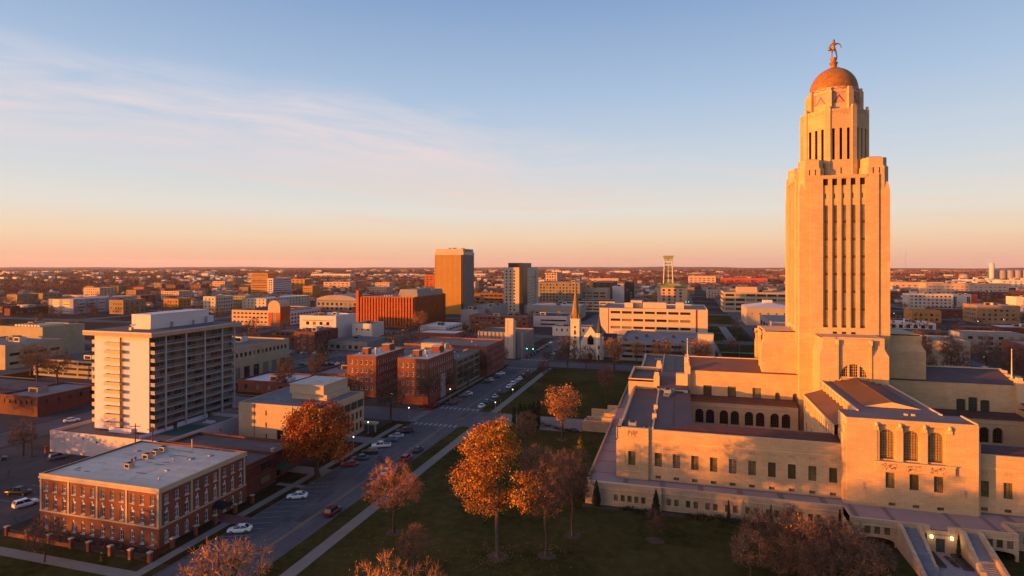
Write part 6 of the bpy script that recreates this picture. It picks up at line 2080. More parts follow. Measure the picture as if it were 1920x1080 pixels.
def skeleton(rng, H, lobes, ntar, z0, trunk_r, trunk_top=None, step=.75, lean=(0, 0)):
    """nodes/parents of a tree whose branches reach random targets inside the crown lobes (cx,cy,cz,rx,ry,rz)"""
    pos, par = [], []
    zt = trunk_top or (z0 + (H - z0) * .45)
    n = max(3, int(zt / step))
    wob = np.zeros(2)
    for i in range(n + 1):
        f = i / n
        wob = wob + rng.normal(size=2) * .06
        pos.append([lean[0] * f + wob[0], lean[1] * f + wob[1], zt * f])
        par.append(i - 1)
    w = np.array([l[3] * l[4] * l[5] for l in lobes])
    w = w / w.sum()
    T = []
    for _ in range(ntar):
        l = lobes[rng.choice(len(lobes), p=w)]
        d = rng.normal(size=3)
        d /= np.linalg.norm(d)
        d *= rng.uniform(.25, 1.0) ** .45
        p = np.array(l[:3]) + d * np.array(l[3:])
        if p[2] > z0 * .9:
            T.append(p)
    T = np.array(T)
    order = np.argsort(np.hypot(T[:, 0], T[:, 1]) + .35 * np.abs(T[:, 2] - zt))
    tips = []
    first = int(z0 / step * .7)
    for t in T[order]:
        P = np.array(pos)
        dv = t - P
        dist = np.linalg.norm(dv, axis=1)
        cost = dist + .9 * np.maximum(0, P[:, 2] - t[2] + .25 * np.hypot(dv[:, 0], dv[:, 1]))
        cost[:first] += 50
        k = int(np.argmin(cost))
        m = max(1, int(dist[k] / step))
        a = P[k]
        for i in range(1, m + 1):
            f = i / m
            q = a + (t - a) * f
            q[2] -= dist[k] * .10 * math.sin(math.pi * f)      # sagging then lifting
            q = q + rng.normal(size=3) * .07 * (1 if i < m else 0)
            pos.append(list(q))
            par.append(k if i == 1 else len(pos) - 2)
        tips.append(len(pos) - 1)
    N = len(pos)
    pw = np.zeros(N)
    has = np.zeros(N, bool)
    for i in range(N - 1, 0, -1):
        if pw[i] == 0:
            pw[i] = .018 ** 2.2
        pw[par[i]] += pw[i]
        has[par[i]] = True
    r = pw ** (1 / 2.2)
    r *= trunk_r / r[1]
    r = np.maximum(r, .012)
    r[0] = trunk_r * 1.35
    return np.array(pos), par, r, tips


def make_tree(seed, H, lobes, z0, trunk_r, ntar=160, leaves=0, lsize=.4, lsd=.6, leafmats=(L_BROWN,), twigs=6, twl=1.1, twm=L_TWIG, bark=BARK, trunk_top=None, lean=(0, 0), low=False):
    """returns (trunk mesh, crown mesh)"""
    rng = np.random.default_rng(seed)
    pos, par, r, tips = skeleton(rng, H, lobes, ntar, z0, trunk_r, trunk_top, lean=lean)
    b = MB()
    for i in range(1, len(pos)):
        p = par[i]
        rr0, rr1 = min(r[p], r[i] * 1.6), r[i]
        if i < 4:
            rr0 = r[p]
        nn = 7 if rr1 > .15 else (5 if rr1 > .05 else 3)
        b.tube(pos[p], pos[i], rr0, rr1, nn)
    trunk = b.mesh('trunk', [bark])
    V, MI = [], []
    mats = [twm] + list(leafmats)
    tp = pos[tips]
    par_a = np.array(par)
    td = tp - pos[par_a[tips]]
    td /= np.maximum(np.linalg.norm(td, axis=1, keepdims=True), 1e-6)
    if twigs:
        # thin ribbons fanning out from the branch ends and along the thin branches
        thin = np.array([i for i in range(1, len(pos)) if r[i] < .06])
        src = np.concatenate([tp, pos[rng.choice(thin, len(tips) * 1)]]) if len(thin) else tp
        dd = np.concatenate([td, td[rng.integers(0, len(td), len(src) - len(tp))]])
        A = np.repeat(src, twigs, 0)
        D = np.repeat(dd, twigs, 0) * .6 + rng.normal(size=(len(A), 3)) * .55 + np.array([0, 0, .45])
        D /= np.linalg.norm(D, axis=1, keepdims=True)
        Ln = twl * rng.uniform(.5, 1.2, (len(A), 1))
        S = np.cross(D, rng.normal(size=D.shape))
        S /= np.maximum(np.linalg.norm(S, axis=1, keepdims=True), 1e-6)
        wd = .022
        B_ = A + D * Ln
        V.append(np.stack([A - S * wd, A + S * wd, B_ + S * wd * .5, B_ - S * wd * .5], 1).reshape(-1, 3))
        MI.append(np.zeros(len(A), int))
    if leaves:
        per = max(1, leaves // len(tp))
        C = np.repeat(tp, per, 0) + rng.normal(size=(len(tp) * per, 3)) * lsd * np.array([1, 1, .8])
        V.append(quads_np(rng, C, lsize))
        # each cluster mostly one tone, mixed a little
        cm = np.repeat(rng.integers(0, len(leafmats), len(tp)), per)
        fl = rng.random(len(cm)) < .25
        cm[fl] = rng.integers(0, len(leafmats), fl.sum())
        MI.append(1 + cm)
    crown = mesh_quads('crown', np.concatenate(V), mats, np.concatenate(MI))
    return trunk, crown


def tree(name, label, x, y, meshes, s=1.0, rz=0.0, group=None, z=0.13, sz=None, cat='tree'):
    t = thing(name, label, cat, (x, y, z), rz, group)
    t.scale = (s, s, sz or s)
    put('trunk', meshes[0], t)
    put('crown', meshes[1], t)
    return t


rndT = random.Random(21)
# the big orange tree
mO = make_tree(3, 25, [(-1.6, 0, 19.5, 5.2, 5.0, 4.6), (-4.6, -1, 14, 4.0, 4.2, 3.2), (5.0, 0, 12.8, 3.0, 3.4, 3.6), (-2.2, 1, 10.2, 4.2, 4.2, 2.6), (0.4, 0, 22.2, 2.8, 2.8, 2.6)], 7.5, .40, 360, 24000, .29, .58,
               [L_ORANGE, leafm('deep_orange_leaves', (.32, .085, .010), (.40, .13, .014)), leafm('amber_leaves', (.42, .20, .020), (.50, .27, .045)), leafm('faded_leaves', (.24, .10, .03), (.30, .13, .04))], 6, .9, bark=BARK_G, trunk_top=17)
tree('oak_tree', 'tall tree with bright orange leaves and a bare grey trunk on the lawn', -31.6, 100.8, mO)
# the russet tree across the street
mR = make_tree(8, 19.7, [(0, 0, 12.2, 8.8, 8.8, 6.2), (3.5, -2, 8, 7, 6, 3.6), (-4, 0, 8, 6.0, 6, 3.6), (0, 0, 16, 5.0, 5.0, 3.6)], 3.4, .6, 360, 26000, .40, .72,
               [L_RUSSET, leafm('dark_red_leaves', (.11, .018, .010), (.20, .036, .012)), leafm('rust_leaves', (.30, .09, .012), (.36, .13, .02))], 2, .7, trunk_top=9)
tree('maple_tree', 'broad dense dark red tree beside the cream office block', -87.3, 127.2, mR)
# brown and bare kinds
mB1 = make_tree(11, 14, [(0, 0, 9.5, 5.2, 5.2, 4.4), (2.4, .5, 8, 3.6, 3.6, 3), (-2.4, 0, 7.5, 3.6, 3.6, 3)], 2.6, .3, 230, 2600, .24, .5, [L_TAN, L_BROWN], 9, 1.2, L_TAN, trunk_top=5)
mB2 = make_tree(12, 20, [(0, 0, 14, 4.6, 4.6, 5.6), (1.5, 0, 10.5, 4, 4, 3.4), (-2, 0, 11.5, 3.5, 3.5, 3.5)], 5.5, .28, 240, 1300, .2, .55, [L_TWIG, L_BROWN], 12, 1.4, L_TWIG, trunk_top=11)
mB3 = make_tree(13, 17, [(0, 0, 11.5, 5.4, 5.4, 5), (0, 0, 8, 5.5, 5.5, 3)], 3.6, .36, 230, 900, .24, .5, [L_BROWN], 9, 1.3, L_DARK, trunk_top=7)
mB4 = make_tree(14, 17, [(0, 0, 12, 5.6, 5.6, 4.6), (-2.5, 0, 9.5, 4, 4, 3), (3, 0, 9, 3.5, 3.5, 3)], 4.5, .4, 220, 4200, .36, .6, [L_BROWN, leafm('amber_brown_leaves', (.34, .13, .035), (.42, .18, .05))], 4, 1.0, trunk_top=8)
mS = make_tree(15, 5.2, [(0, 0, 3.4, 2.1, 2.1, 1.9)], .8, .09, 70, 0, .2, .3, [L_BROWN], 7, .9, L_DARK, trunk_top=1.6)
mS2 = make_tree(16, 8, [(0, 0, 5.0, 3.2, 3.2, 3.0)], 1.4, .14, 120, 500, .2, .4, [L_BROWN], 8, 1.0, L_TWIG, trunk_top=2.6)
BARE = 'autumn trees standing on the capitol lawn'
T = tree
T('autumn_tree', 'round half bare tree with pinkish tan twigs between street and the big orange tree', -54.3, 104.2, mB1, 1.0, .4)
T('autumn_tree', 'slender brown half bare tree just right of the big orange tree', -23.2, 103.6, mB2, 1.0, 1.1)
T('autumn_tree', 'brown twiggy tree right of two trunks, close to the terrace corner', -20.0, 112.8, mB2, .88, 3.4)
T('autumn_tree', 'golden brown tree in the middle of the lawn beyond the dark columnar yews', -34.2, 174.0, mB4, 1.0, 2.0)
T('autumn_tree', 'pale orange twiggy treetop at the bottom left over the street', -59.6, 65.5, mB1, 1.16, 2.4, sz=1.1)
T('autumn_tree', 'tan treetop at the bottom edge, left of a smaller one', -36.4, 66.0, mB1, .92, 4.4, sz=1.13)
T('autumn_tree', 'small tan treetop at the bottom edge below the big orange tree', -30.6, 67.2, mB1, .7, 5.2, sz=1.07)
T('autumn_tree', 'low thin bare tree on the lawn in front of the tan round tree', -44.5, 93.0, mS2, .9, 1.0)
T('autumn_tree', 'tall dark bare tree on the corner by the shaded dormitories', -93.6, 177.0, mB3, 1.0, 1.2)
T('autumn_tree', 'reddish bare tree hiding the front of the shaded dormitory', -89.6, 200.5, mB3, .92, 3.0)
T('autumn_tree', 'bare tree in front of the glazed library front', -87.6, 236, mB3, .7, .3)
T('autumn_tree', 'bare tree in front of the pink granite wing', -87.9, 262, mB3, .62, 1.3)
T('autumn_tree', 'spreading brown tree in front of the church porch', -53.0, 285, mB3, 1.05, 2.2)
T('autumn_tree', 'amber tree right of the church turret', -30.5, 291.0, mB4, 1.05, 5.0)
T('autumn_tree', 'small bare tree left of the amber tree by the church', -44.0, 288, mB3, .8, 4.0)
T('autumn_tree', 'thin bare tree on the lawn west of the terrace stairs', -27, 226, mB2, .75, 1.9)
T('autumn_tree', 'faint bare tree among the lawn shadows left of the golden brown tree', -41, 158, mB2, .62, 2.7)
T('autumn_tree', 'low reddish bare tree on the lawn behind the big orange tree', -33.5, 136, mS2, 1.15, .7)
T('autumn_tree', 'brown twiggy tree between the orange tree and the west stair', -25.0, 131, mS2, 1.25, 2.9)
T('autumn_tree', 'pink topped tree before the parking garage, left of its twin', -8.5, 300, mB4, .98, 1.0)
T('autumn_tree', 'pink topped tree before the parking garage, right of its twin', 10.5, 304, mB4, 1.02, 4.1)
T('autumn_tree', 'bare tree near the left corner pavement with slim dark trunk', -108.7, 76.6, mS2, 1.0, .2, z=0)
T('autumn_tree', 'bare tree standing left of the parking lot by the road', -175.5, 118, mB3, .62, .9, z=0)
T('autumn_tree', 'orange tree behind the low red brick shop and the cream offices', -160, 232, mB4, .78, 1.6, z=0)
T('autumn_tree', 'orange bush like tree left of the cream office penthouse', -172, 226, mB4, .72, 2.6, z=0)
T('autumn_tree', 'wide bare tree over the white roofed low brick shop', -157, 206, mB3, .75, 2.0, z=0)
T('autumn_tree', 'orange brown tree before the white cream store left of the federal block', -188, 402, mB4, 1.15, 2.2, z=0)
T('autumn_tree', 'dark bare tree at the far left before the grey parking deck', -262, 190, mB3, 1.0, 2.9, z=0)
T('autumn_tree', 'dark bare tree standing left of the grey parking deck', -282, 196, mB3, .95, 5.0, z=0)
T('autumn_tree', 'second bare tree before the beige school wing', -300, 205, mB3, .9, .6, z=0)
for i, (x, y, m, s) in enumerate([(17.5, 109.5, mB3, .62), (24.5, 108, mB3, .64), (29.0, 113.5, mB3, .5), (11.5, 105.0, mS2, 1.0), (20.0, 117.0, mB2, .46), (21.0, 101.0, mB3, .58), (14.0, 113.0, mS2, 1.1), (22.0, 112.5, mB3, .5),
                                  (27.0, 104.5, mS2, 1.25), (31.0, 108.5, mS2, .95), (16.0, 104.0, mB3, .5), (26.0, 117.0, mS2, .9), (20.5, 106.5, mS2, 1.3)]):
    T('thicket_tree', 'leafless brown tree in the dense thicket below the terrace wall', x, y, m, s, i * 1.7, 'thicket of leafless trees below the terrace')
for i, (x, y, m, s, lb) in enumerate([(-67.0, 303, mB3, .6, 'small bare tree on the corner left of the church, by the far crossing'), (-22, 322, mB4, .7, 'amber tree at the right flank of the church, before the garage'), (-63.5, 342, mB3, .7, 'bare tree behind the church spire along the street'),
                                      (0.5, 318, mB3, .7, 'dark bare tree between the two pink topped trees'), (-90.2, 297, mB3, .6, 'bare tree on the corner by the pink granite wing'), (-91.5, 222, mB3, .62, 'bare tree between dormitory and library front'),
                                      (-60, 262, mB3, .55, 'bare tree beside the walk on the far lawn')]):
    T('autumn_tree', lb, x, y, m, s, i * 2.1)
T('small_tree', 'small pale leafless ornamental tree before the clipped cone yew', -4.5, 115.0, mS, 1.05, 1.0)
for k in range(10):
    x, y = [(106, 300), (112, 322), (120, 306), (127, 330), (96, 330), (134, 312), (140, 300), (117, 345), (150, 322), (104, 352)][k]
    T('park_tree', 'dark bare tree in the grove right of the tower, before the blank stone hall', x, y, (mB3, mB2)[k % 2], rndT.uniform(.85, 1.15), k * 1.3, 'grove right of the tower', z=0)


# conifers: cones and columns of dense sprays
def conifer(seed, h, r, n, size, mat, shape='cone', layers=0):
    rng = np.random.default_rng(seed)
    f = rng.random(n) ** (.75 if shape == 'cone' else 1.0)
    z = .25 + f * (h - .3)
    if shape == 'cone':
        R_ = r * (1 - f) ** .8 * (.55 + .45 * np.minimum(1, f * 9))
    else:
        R_ = r * np.minimum(1, ((1 - f) * 3.2)) ** .6 * (.75 + .25 * np.minimum(1, f * 5))
    if layers:
        R_ = R_ * (.72 + .28 * np.cos(f * layers * 6.283))
    a = rng.uniform(0, 6.283, n)
    q = R_ * rng.uniform(.72, 1.04, n)
    C = np.stack([q * np.cos(a), q * np.sin(a), z], 1)
    V = quads_np(rng, C, size)
    b = MB()
    b.tube((0, 0, 0), (0, 0, h * .8), .12, .03, 6)
    b.lathe([(r * .5, .2), (r * .62, h * .12), (r * .4, h * .5), (.03, h * .93)], 9) if not layers else b.lathe([(r * .4, .6), (.03, h * .93)], 9)
    tr = b.mesh('trunk', [mat])
    return tr, mesh_quads('crown', V, [mat])


cY = conifer(1, 6.0, 1.25, 1500, .26, L_YEW)
cN = conifer(2, 5.0, .55, 900, .2, L_YEW)
cC = conifer(3, 7.4, .75, 1500, .24, L_YEW, 'col')
cS = conifer(4, 12.2, 2.9, 3200, .42, L_SPRUCE, 'cone', 9)
CLIP = 'clipped yews against the terrace wall'
T('yew_tree', 'dark conical yew at the terrace corner under the brown trees', -17.4, 128.0, cY, .95, 0)
T('yew_tree', 'dark conical yew standing at the step in the terrace wall', -4.6, 126.2, cY, .95, 1)
T('yew_tree', 'slim dark yew spire before the middle of the terrace wall', 9.9, 127.6, cN, .9, 0)
T('yew_tree', 'slim dark yew spire on the right part of the terrace wall', 18.0, 127.6, cN, .9, 1)
T('yew_tree', 'slim dark yew spire beside the projecting drive block', 30.3, 126.9, cN, 1.05, 2)
T('yew_tree', 'slim yew left of the green door between the stairs', 43.3, 122.6, cN, .86, 0)
T('yew_tree', 'slim yew right of the green door between the stairs', 48.4, 122.6, cN, .9, 1)
for i in range(11):
    x, y = -51.5 + (i % 6) * 1.55 + (.5 if i > 5 else 0), 182.2 + (i // 6) * 6.0 + rndT.uniform(-.4, .4)
    T('columnar_yew', 'dark columnar yew in the rows flanking the paved walk on the lawn', x, y, cC, rndT.uniform(.85, 1.12), i, 'columnar yews by the paved walk')
T('spruce_tree', 'golden green spruce peeking out behind the brown tree near the terrace', -22.6, 138, cS, 1.0, 0)
# low hedges along the terrace
def hedge(label, pts, h, w, n, seed, mat=L_YEW):
    rng = np.random.default_rng(seed)
    P = np.array(pts)
    t = rng.random(n) * (len(P) - 1)
    k = np.minimum(t.astype(int), len(P) - 2)
    f = (t - k)[:, None]
    c = P[k] * (1 - f) + P[k + 1] * f
    C = np.concatenate([c + rng.normal(size=(n, 2)) * w * .35, (rng.random((n, 1)) ** .6) * h * (.75 + .35 * np.sin(c[:, :1] * 1.7))], 1)
    V = quads_np(rng, C, .32)
    o = put('hedge', mesh_quads('hedge', V, [mat]), None, (0, 0, .12))
    tag(o, label, 'hedge')
hedge('low dark evergreen hedge along the foot of the terrace wall', [(1.5, 127.2), (9, 127.4), (20, 127.0), (30, 126.5)], 1.1, 1.5, 2600, 1)
hedge('short dark shrubs at the foot of the terrace corner block', [(-12, 127.6), (-8.5, 127.4), (-6, 127.0)], .8, 1.2, 600, 2)
hedge('dark shrubs against the wall of the west stair', [(-44, 188), (-36, 183.5), (-30.5, 183)], 1.0, 1.4, 900, 3)
hedge('dark green shrubs on the slope beside the drive arch', [(29.5, 121), (30.6, 116), (32, 112.5)], 1.5, 1.8, 1200, 4)
hedge('planting in the bed left of the stair walk', [(43.3, 123), (43.4, 119.5)], .5, .9, 250, 5, L_DARK)
hedge('planting in the bed right of the stair walk', [(46.6, 123), (46.9, 119.5)], .5, .9, 250, 6, L_DARK)
hedge('dark shrubs inside the brick garden wall', [(-119, 84), (-110, 84.4), (-101, 84), (-95, 84.6)], 1.0, 1.0, 1100, 7, L_DARK)
hedge('red leaved shrubs at the street corner by the dormitory', [(-91, 197.5), (-88.5, 199.5), (-88, 204)], 1.5, 1.4, 900, 8, leafm('red_shrub', (.22, .02, .02), (.28, .04, .03)))
# rings of mulch under the lawn trees
mu = MB()
for (x, y, r_) in ((-31.6, 100.8, 1.9), (-23.2, 103.6, 1.6), (-20, 112.8, 1.7), (-54.3, 104.2, 1.5), (-4.5, 115, 1.5), (-34.2, 174, 1.6), (-44.5, 93, 1)):
    mu.poly([(x + r_ * math.cos(a * R(30)) * (1 + .2 * math.sin(a * 2.3 + x) + .12 * math.sin(a * 5.1 + y)), y + r_ * math.sin(a * R(30)), .15) for a in range(12)])
tag(mu.build('mulch_bed', M('leaf_mulch', (.062, .040, .026), .95, .3, 1.2)), kind='structure')
lf = MB()
rl_ = random.Random(4)
for (x, y, r_, n) in ((-31.6, 100.8, 9, 420), (-50, 100, 12, 260), (-23, 106, 8, 160), (-87, 127, 8, 400), (-90, 190, 8, 260), (-34, 174, 8, 160)):
    for _ in range(n):
        a, q = rl_.uniform(0, 6.283), r_ * abs(rl_.gauss(0, .6))
        cx_, cy_, s_ = x + q * math.cos(a), y + q * math.sin(a), rl_.uniform(.05, .12)
        b0 = rl_.uniform(0, 3.14)
        lf.quad(*[(cx_ + s_ * math.cos(b0 + k * 1.57), cy_ + s_ * math.sin(b0 + k * 1.57), .17 + .01 * rl_.random()) for k in range(4)], rl_.randrange(2))
tag(lf.build('fallen_leaves', [L_BROWN, leafm('fallen_orange', (.26, .10, .03), (.3, .12, .03))]), kind='stuff')
# ------------------------------------------------------------ vehicles
TYRE = M('tyre_rubber', (0.012, 0.012, 0.013), 0.9, 0.1, 3)
RIM = M('wheel_rim', (0.25, 0.25, 0.26), 0.35, 0.1, 3, metallic=.6)
CGLASS = M('car_glass', (0.012, 0.014, 0.018), 0.08, 0.1, 1, spec=.6)
TAIL = M('tail_lamp', (0.25, 0.012, 0.01), 0.35, 0.1, 3)
HEADL = M('head_lamp', (0.45, 0.45, 0.42), 0.2, 0.1, 3)


def paint(name, c):
    return M('paint_' + name, c, 0.28, 0.03, 0.5, spec=.5)


PAINTS = {'white': paint('white', (.62, .62, .63)), 'black': paint('black', (.012, .012, .015)), 'silver': paint('silver', (.32, .33, .35)), 'red': paint('red', (.26, .014, .014)), 'navy': paint('navy', (.018, .022, .05)),
          'grey': paint('grey', (.09, .09, .10)), 'teal': paint('teal', (.02, .09, .11)), 'maroon': paint('maroon', (.09, .012, .016))}


def loft(b, secs, m=0, caps=True):
    n = len(secs[0])
    vs = [p for s in secs for p in s]
    fs = []
    for k in range(len(secs) - 1):
        for i in range(n):
            j = (i + 1) % n
            fs.append((k * n + i, k * n + j, (k + 1) * n + j, (k + 1) * n + i))
    if caps:
        fs.append(tuple(reversed(range(n))))
        fs.append(tuple(range((len(secs) - 1) * n, len(secs) * n)))
    b.add(vs, fs, m, True)


def csec(x, z0, z1, hw, r=.14):
    return [(x, -hw + .06, z0), (x, -hw, z0 + r), (x, -hw, z1 - r * 1.4), (x, -hw + r, z1), (x, hw - r, z1), (x, hw, z1 - r * 1.4), (x, hw, z0 + r), (x, hw - .06, z0)]


_car = {}


def car_meshes(style, col):
    key = (style, col)
    if key in _car:
        return _car[key]
    P = PAINTS[col]
    b = MB()
    if style == 'sedan':
        st = [(-2.28, .42, .78, .74), (-2.15, .3, .96, .84), (-1.5, .22, 1.0, .89), (-.2, .2, .95, .9), (1.0, .2, .92, .89), (1.9, .24, .80, .85), (2.28, .36, .66, .72)]
        gh = [(-1.75, .95, .80), (-1.05, 1.42, .62), (.25, 1.42, .62), (1.1, .91, .78)]
    elif style == 'suv':
        st = [(-2.25, .45, .95, .8), (-2.2, .34, 1.08, .88), (-1.4, .26, 1.1, .92), (0, .25, 1.08, .92), (1.1, .25, 1.05, .91), (1.95, .28, .98, .88), (2.25, .4, .82, .78)]
        gh = [(-2.15, 1.05, .84), (-1.85, 1.68, .70), (.25, 1.70, .70), (1.0, 1.03, .82)]
    else:
        st = [(-2.8, .5, 1.0, .86), (-2.75, .4, 1.08, .92), (-1.0, .36, 1.08, .94), (.2, .3, 1.06, .94), (1.3, .3, 1.04, .93), (2.4, .34, .98, .9), (2.75, .45, .82, .8)]
        gh = [(-.75, 1.05, .86), (-.6, 1.72, .74), (.75, 1.74, .74), (1.45, 1.02, .84)]
    loft(b, [csec(*s) for s in st], 0)
    # roof and pillars
    (xa, za, wa), (xb, zb, wb), (xc, zc, wc), (xd, zd, wd) = gh
    b.add([(xb, -wb, zb), (xc, -wc, zc), (xc, wc, zc), (xb, wb, zb), (xb + .1, -wb + .1, zb + .05), (xc - .1, -wc + .1, zc + .05), (xc - .1, wc - .1, zc + .05), (xb + .1, wb - .1, zb + .05)],
          [(0, 1, 5, 4), (1, 2, 6, 5), (2, 3, 7, 6), (3, 0, 4, 7), (4, 5, 6, 7)], 0)
    for s in (-1, 1):
        for p, q in (((xa, s * wa, za), (xb, s * wb, zb)), ((xc, s * wc, zc), (xd, s * wd, zd)), (((xb + xc) / 2, s * (wb + .01), zb), ((xa + xd) / 2 + .1, s * (wa + .01), za))):
            b.tube(p, q, .05, .05, 4, 0)
    if style == 'pickup':
        b.quad((-2.65, -.8, 1.085), (-.85, -.8, 1.085), (-.85, .8, 1.085), (-2.65, .8, 1.085), 1)
        for y in (-.9, .82):
            b.box(-2.75, -.8, y, y + .08, 1.05, 1.18, 0)
        b.box(-2.78, -2.7, -.85, .85, 1.05, 1.18, 0)
    body = b.mesh('body', [P, VOIDM])
    g = MB()
    g.quad((xa, wa, za), (xa, -wa, za), (xb, -wb, zb), (xb, wb, zb))
    g.quad((xd, -wd, zd), (xd, wd, zd), (xc, wc, zc), (xc, -wc, zc))
    for s in (-1, 1):
        q = [(xa, s * wa, za), (xd, s * wd, zd), (xc, s * wc, zc), (xb, s * wb, zb)]
        g.poly(q if s < 0 else q[::-1])
    glass = g.mesh('window', [CGLASS])
    wl = MB()
    wl.add(*tyre(.33, .22), 0, True)
    wheel = wl.mesh('wheel', [TYRE])
    rm = MB()
    for s in (-1, 1):
        rm.poly([(.2 * math.cos(a), s * .115, .2 * math.sin(a)) for a in [i * R(30) for i in range(12)]][::(1 if s < 0 else -1)])
    rim = rm.mesh('rim', [RIM])
    lt = MB(); lt.box(-.03, .03, -.15, .15, -.06, .06)
    hl = lt.mesh('headlight', [HEADL]); lt2 = MB(); lt2.box(-.03, .03, -.15, .15, -.06, .06); tl = lt2.mesh('tail_light', [TAIL])
    _car[key] = (body, glass, wheel, rim, hl, tl, st, style)
    return _car[key]


def tyre(r, w):
    n = 12
    vs, fs = [], []
    for y in (-w / 2, w / 2):
        for i in range(n):
            a = 2 * math.pi * i / n
            vs.append((r * math.cos(a), y, r * math.sin(a)))
    for i in range(n):
        j = (i + 1) % n
        fs.append((i, n + i, n + j, j))
    fs.append(tuple(range(n)))
    fs.append(tuple(range(2 * n - 1, n - 1, -1)))
    return vs, fs


def car(style, col, label, x, y, rz, z=0.0, group=None):
    body, glass, wheel, rim, hl, tl, st, _ = car_meshes(style, col)
    cat = {'sedan': 'car', 'suv': 'car', 'pickup': 'pickup truck'}[style]
    t = thing({'sedan': 'parked_car', 'suv': 'parked_car', 'pickup': 'pickup_truck'}[style], label, cat, (x, y, z + .01), rz, group)
    put('body', body, t)
    put('window', glass, t)
    wx = 1.38 if style != 'pickup' else 1.75
    for sx in (-1, 1):
        for sy in (-1, 1):
            w_ = put('wheel', wheel, t, (sx * wx, sy * .8, .33))
            put('rim', rim, w_)
    for sy in (-1, 1):
        put('headlight', hl, t, (st[-1][0] - .06, sy * .55, st[-1][2] - .06 + .0))
        put('tail_light', tl, t, (st[0][0] + .0, sy * .6, st[0][2] - .02))
    return t


A = R(205)     # nose to the west kerb, angled
N_, S__ = R(90), R(-90)
car('sedan', 'white', 'white sedan parked alone at the kerb beside the white bay lines, farther of two', -83.6, 113.9, A)
car('sedan', 'white', 'white sedan parked by the red brick paving, nearest to the brick corner building', -84.0, 96.3, A)
car('suv', 'maroon', 'dark maroon car driving on the street near the bottom, right of the white sedans', -71.0, 108.8, N_)
car('sedan', 'red', 'bright red car first in the angled row under the russet tree', -83.7, 136.0, A)
car('sedan', 'teal', 'pale teal car second in the angled row beyond the red one', -83.6, 141.2, A)
car('suv', 'black', 'black car between the teal car and the white pickup', -83.6, 146.2, A)
car('pickup', 'white', 'white pickup truck with a dark open bed in the angled row', -83.4, 152.4, A)
car('sedan', 'teal', 'dark teal car just beyond the white pickup', -83.6, 158.0, A)
car('sedan', 'silver', 'silver car with dark windows beyond the dark teal one', -83.6, 162.2, A)
car('pickup', 'navy', 'navy pickup at the far end of the angled row by the junction', -83.4, 167.8, A)
car('sedan', 'navy', 'dark navy car moving along the east side of the street', -71.4, 152.0, N_)
car('suv', 'red', 'red car behind the tan round tree on the east side of the street', -71.2, 144.2, N_)
car('sedan', 'white', 'white car half hidden by the tan round tree', -71.4, 133.5, N_)
car('sedan', 'red', 'small red car lowest behind the tan round tree', -71.4, 126.0, N_)
for i, (y, col, sty, lb) in enumerate([(206, 'white', 'sedan', 'white car nearest the walk lamp, first of the far kerb row'), (212.5, 'teal', 'suv', 'teal car second of the far kerb row'), (222.5, 'silver', 'sedan', 'silver car third of the far kerb row'),
                                       (229, 'black', 'suv', 'black car fourth of the far kerb row'), (242, 'white', 'sedan', 'white car leading the run of four pale cars'), (248.5, 'white', 'suv', 'second white car in the run of four pale cars'),
                                       (254.5, 'silver', 'sedan', 'silver car third in the run of four pale cars'), (260.5, 'white', 'sedan', 'white car last in the run of four pale cars'), (267, 'black', 'suv', 'black car before the red one near the crossing'),
                                       (276, 'red', 'suv', 'red car last in the row before the far crossing')]):
    car(sty, col, lb, -70.8, y, N_)
for i, (y, col, sty, lb) in enumerate([(206.5, 'navy', 'suv', 'dark car angled in front of the shaded dormitory'), (210.6, 'red', 'sedan', 'red car angled in front of the shaded dormitory'), (220, 'grey', 'suv', 'dark grey car parked before the glazed library'),
                                       (224, 'white', 'sedan', 'white car parked before the glazed library, beyond the grey one'), (249, 'black', 'sedan', 'black car parked before the pink granite wing'), (253, 'silver', 'suv', 'silver car parked before the pink granite wing'),
                                       (262, 'navy', 'sedan', 'navy car beyond the silver one by the granite wing'), (270, 'white', 'sedan', 'white car last by the granite wing')]):
    car(sty, col, lb, -83.4, y, A)
car('suv', 'white', 'white van in the lot left of the brick corner building', -138.3, 93.6, R(75))
car('pickup', 'black', 'long black pickup in the lot left of the brick corner building', -147.0, 98.0, R(15))
car('suv', 'navy', 'dark blue car behind the black pickup in the lot', -147.5, 105.5, R(20))
car('suv', 'grey', 'dark car standing alone in the lot below the white podium', -163.5, 119.0, R(70))
car('sedan', 'black', 'black car at the left edge of the picture by the lot', -178.5, 113.5, R(30))
car('sedan', 'white', 'white car driving past the dark brick office left of the apartment slab', -198.0, 148.5, R(60))
# distant cars: body, glazing and wheels in one small mesh each
_far = {}
def far_car(col, x, y, rz, label, group, z=0.02):
    if col not in _far:
        b = MB()
        loft(b, [csec(*s) for s in [(-2.2, .35, .85, .8), (-1.9, .25, 1.0, .88), (0, .22, .96, .9), (1.4, .22, .9, .88), (2.2, .35, .7, .75)]], 0)
        b.prism([(-1.6, -.78), (1.0, -.78), (1.0, .78), (-1.6, .78)], .9, 1.4, 1, 0, poly1=[(-1.0, -.62), (.3, -.62), (.3, .62), (-1.0, .62)])
        for sx in (-1.35, 1.35):
            for sy in (-.8, .8):
                v, f = tyre(.32, .2)
                b.add([(p[0] + sx, p[1] + sy, p[2] + .32) for p in v], f, 2)
        _far[col] = b.mesh('parked_car', [PAINTS[col], CGLASS, TYRE])
    o = put('parked_car', _far[col], None, (x, y, z), rz)
    return tag(o, label, 'car', group)
rc = random.Random(9)
cols = list(PAINTS)
LC = 'small {} car on the streets beyond the church'
def scatter(pts, label, group, z=0.02):
    for (x, y, rz) in pts:
        c = rc.choice(cols)
        far_car(c, x, y, rz, label.format(c), group, z)
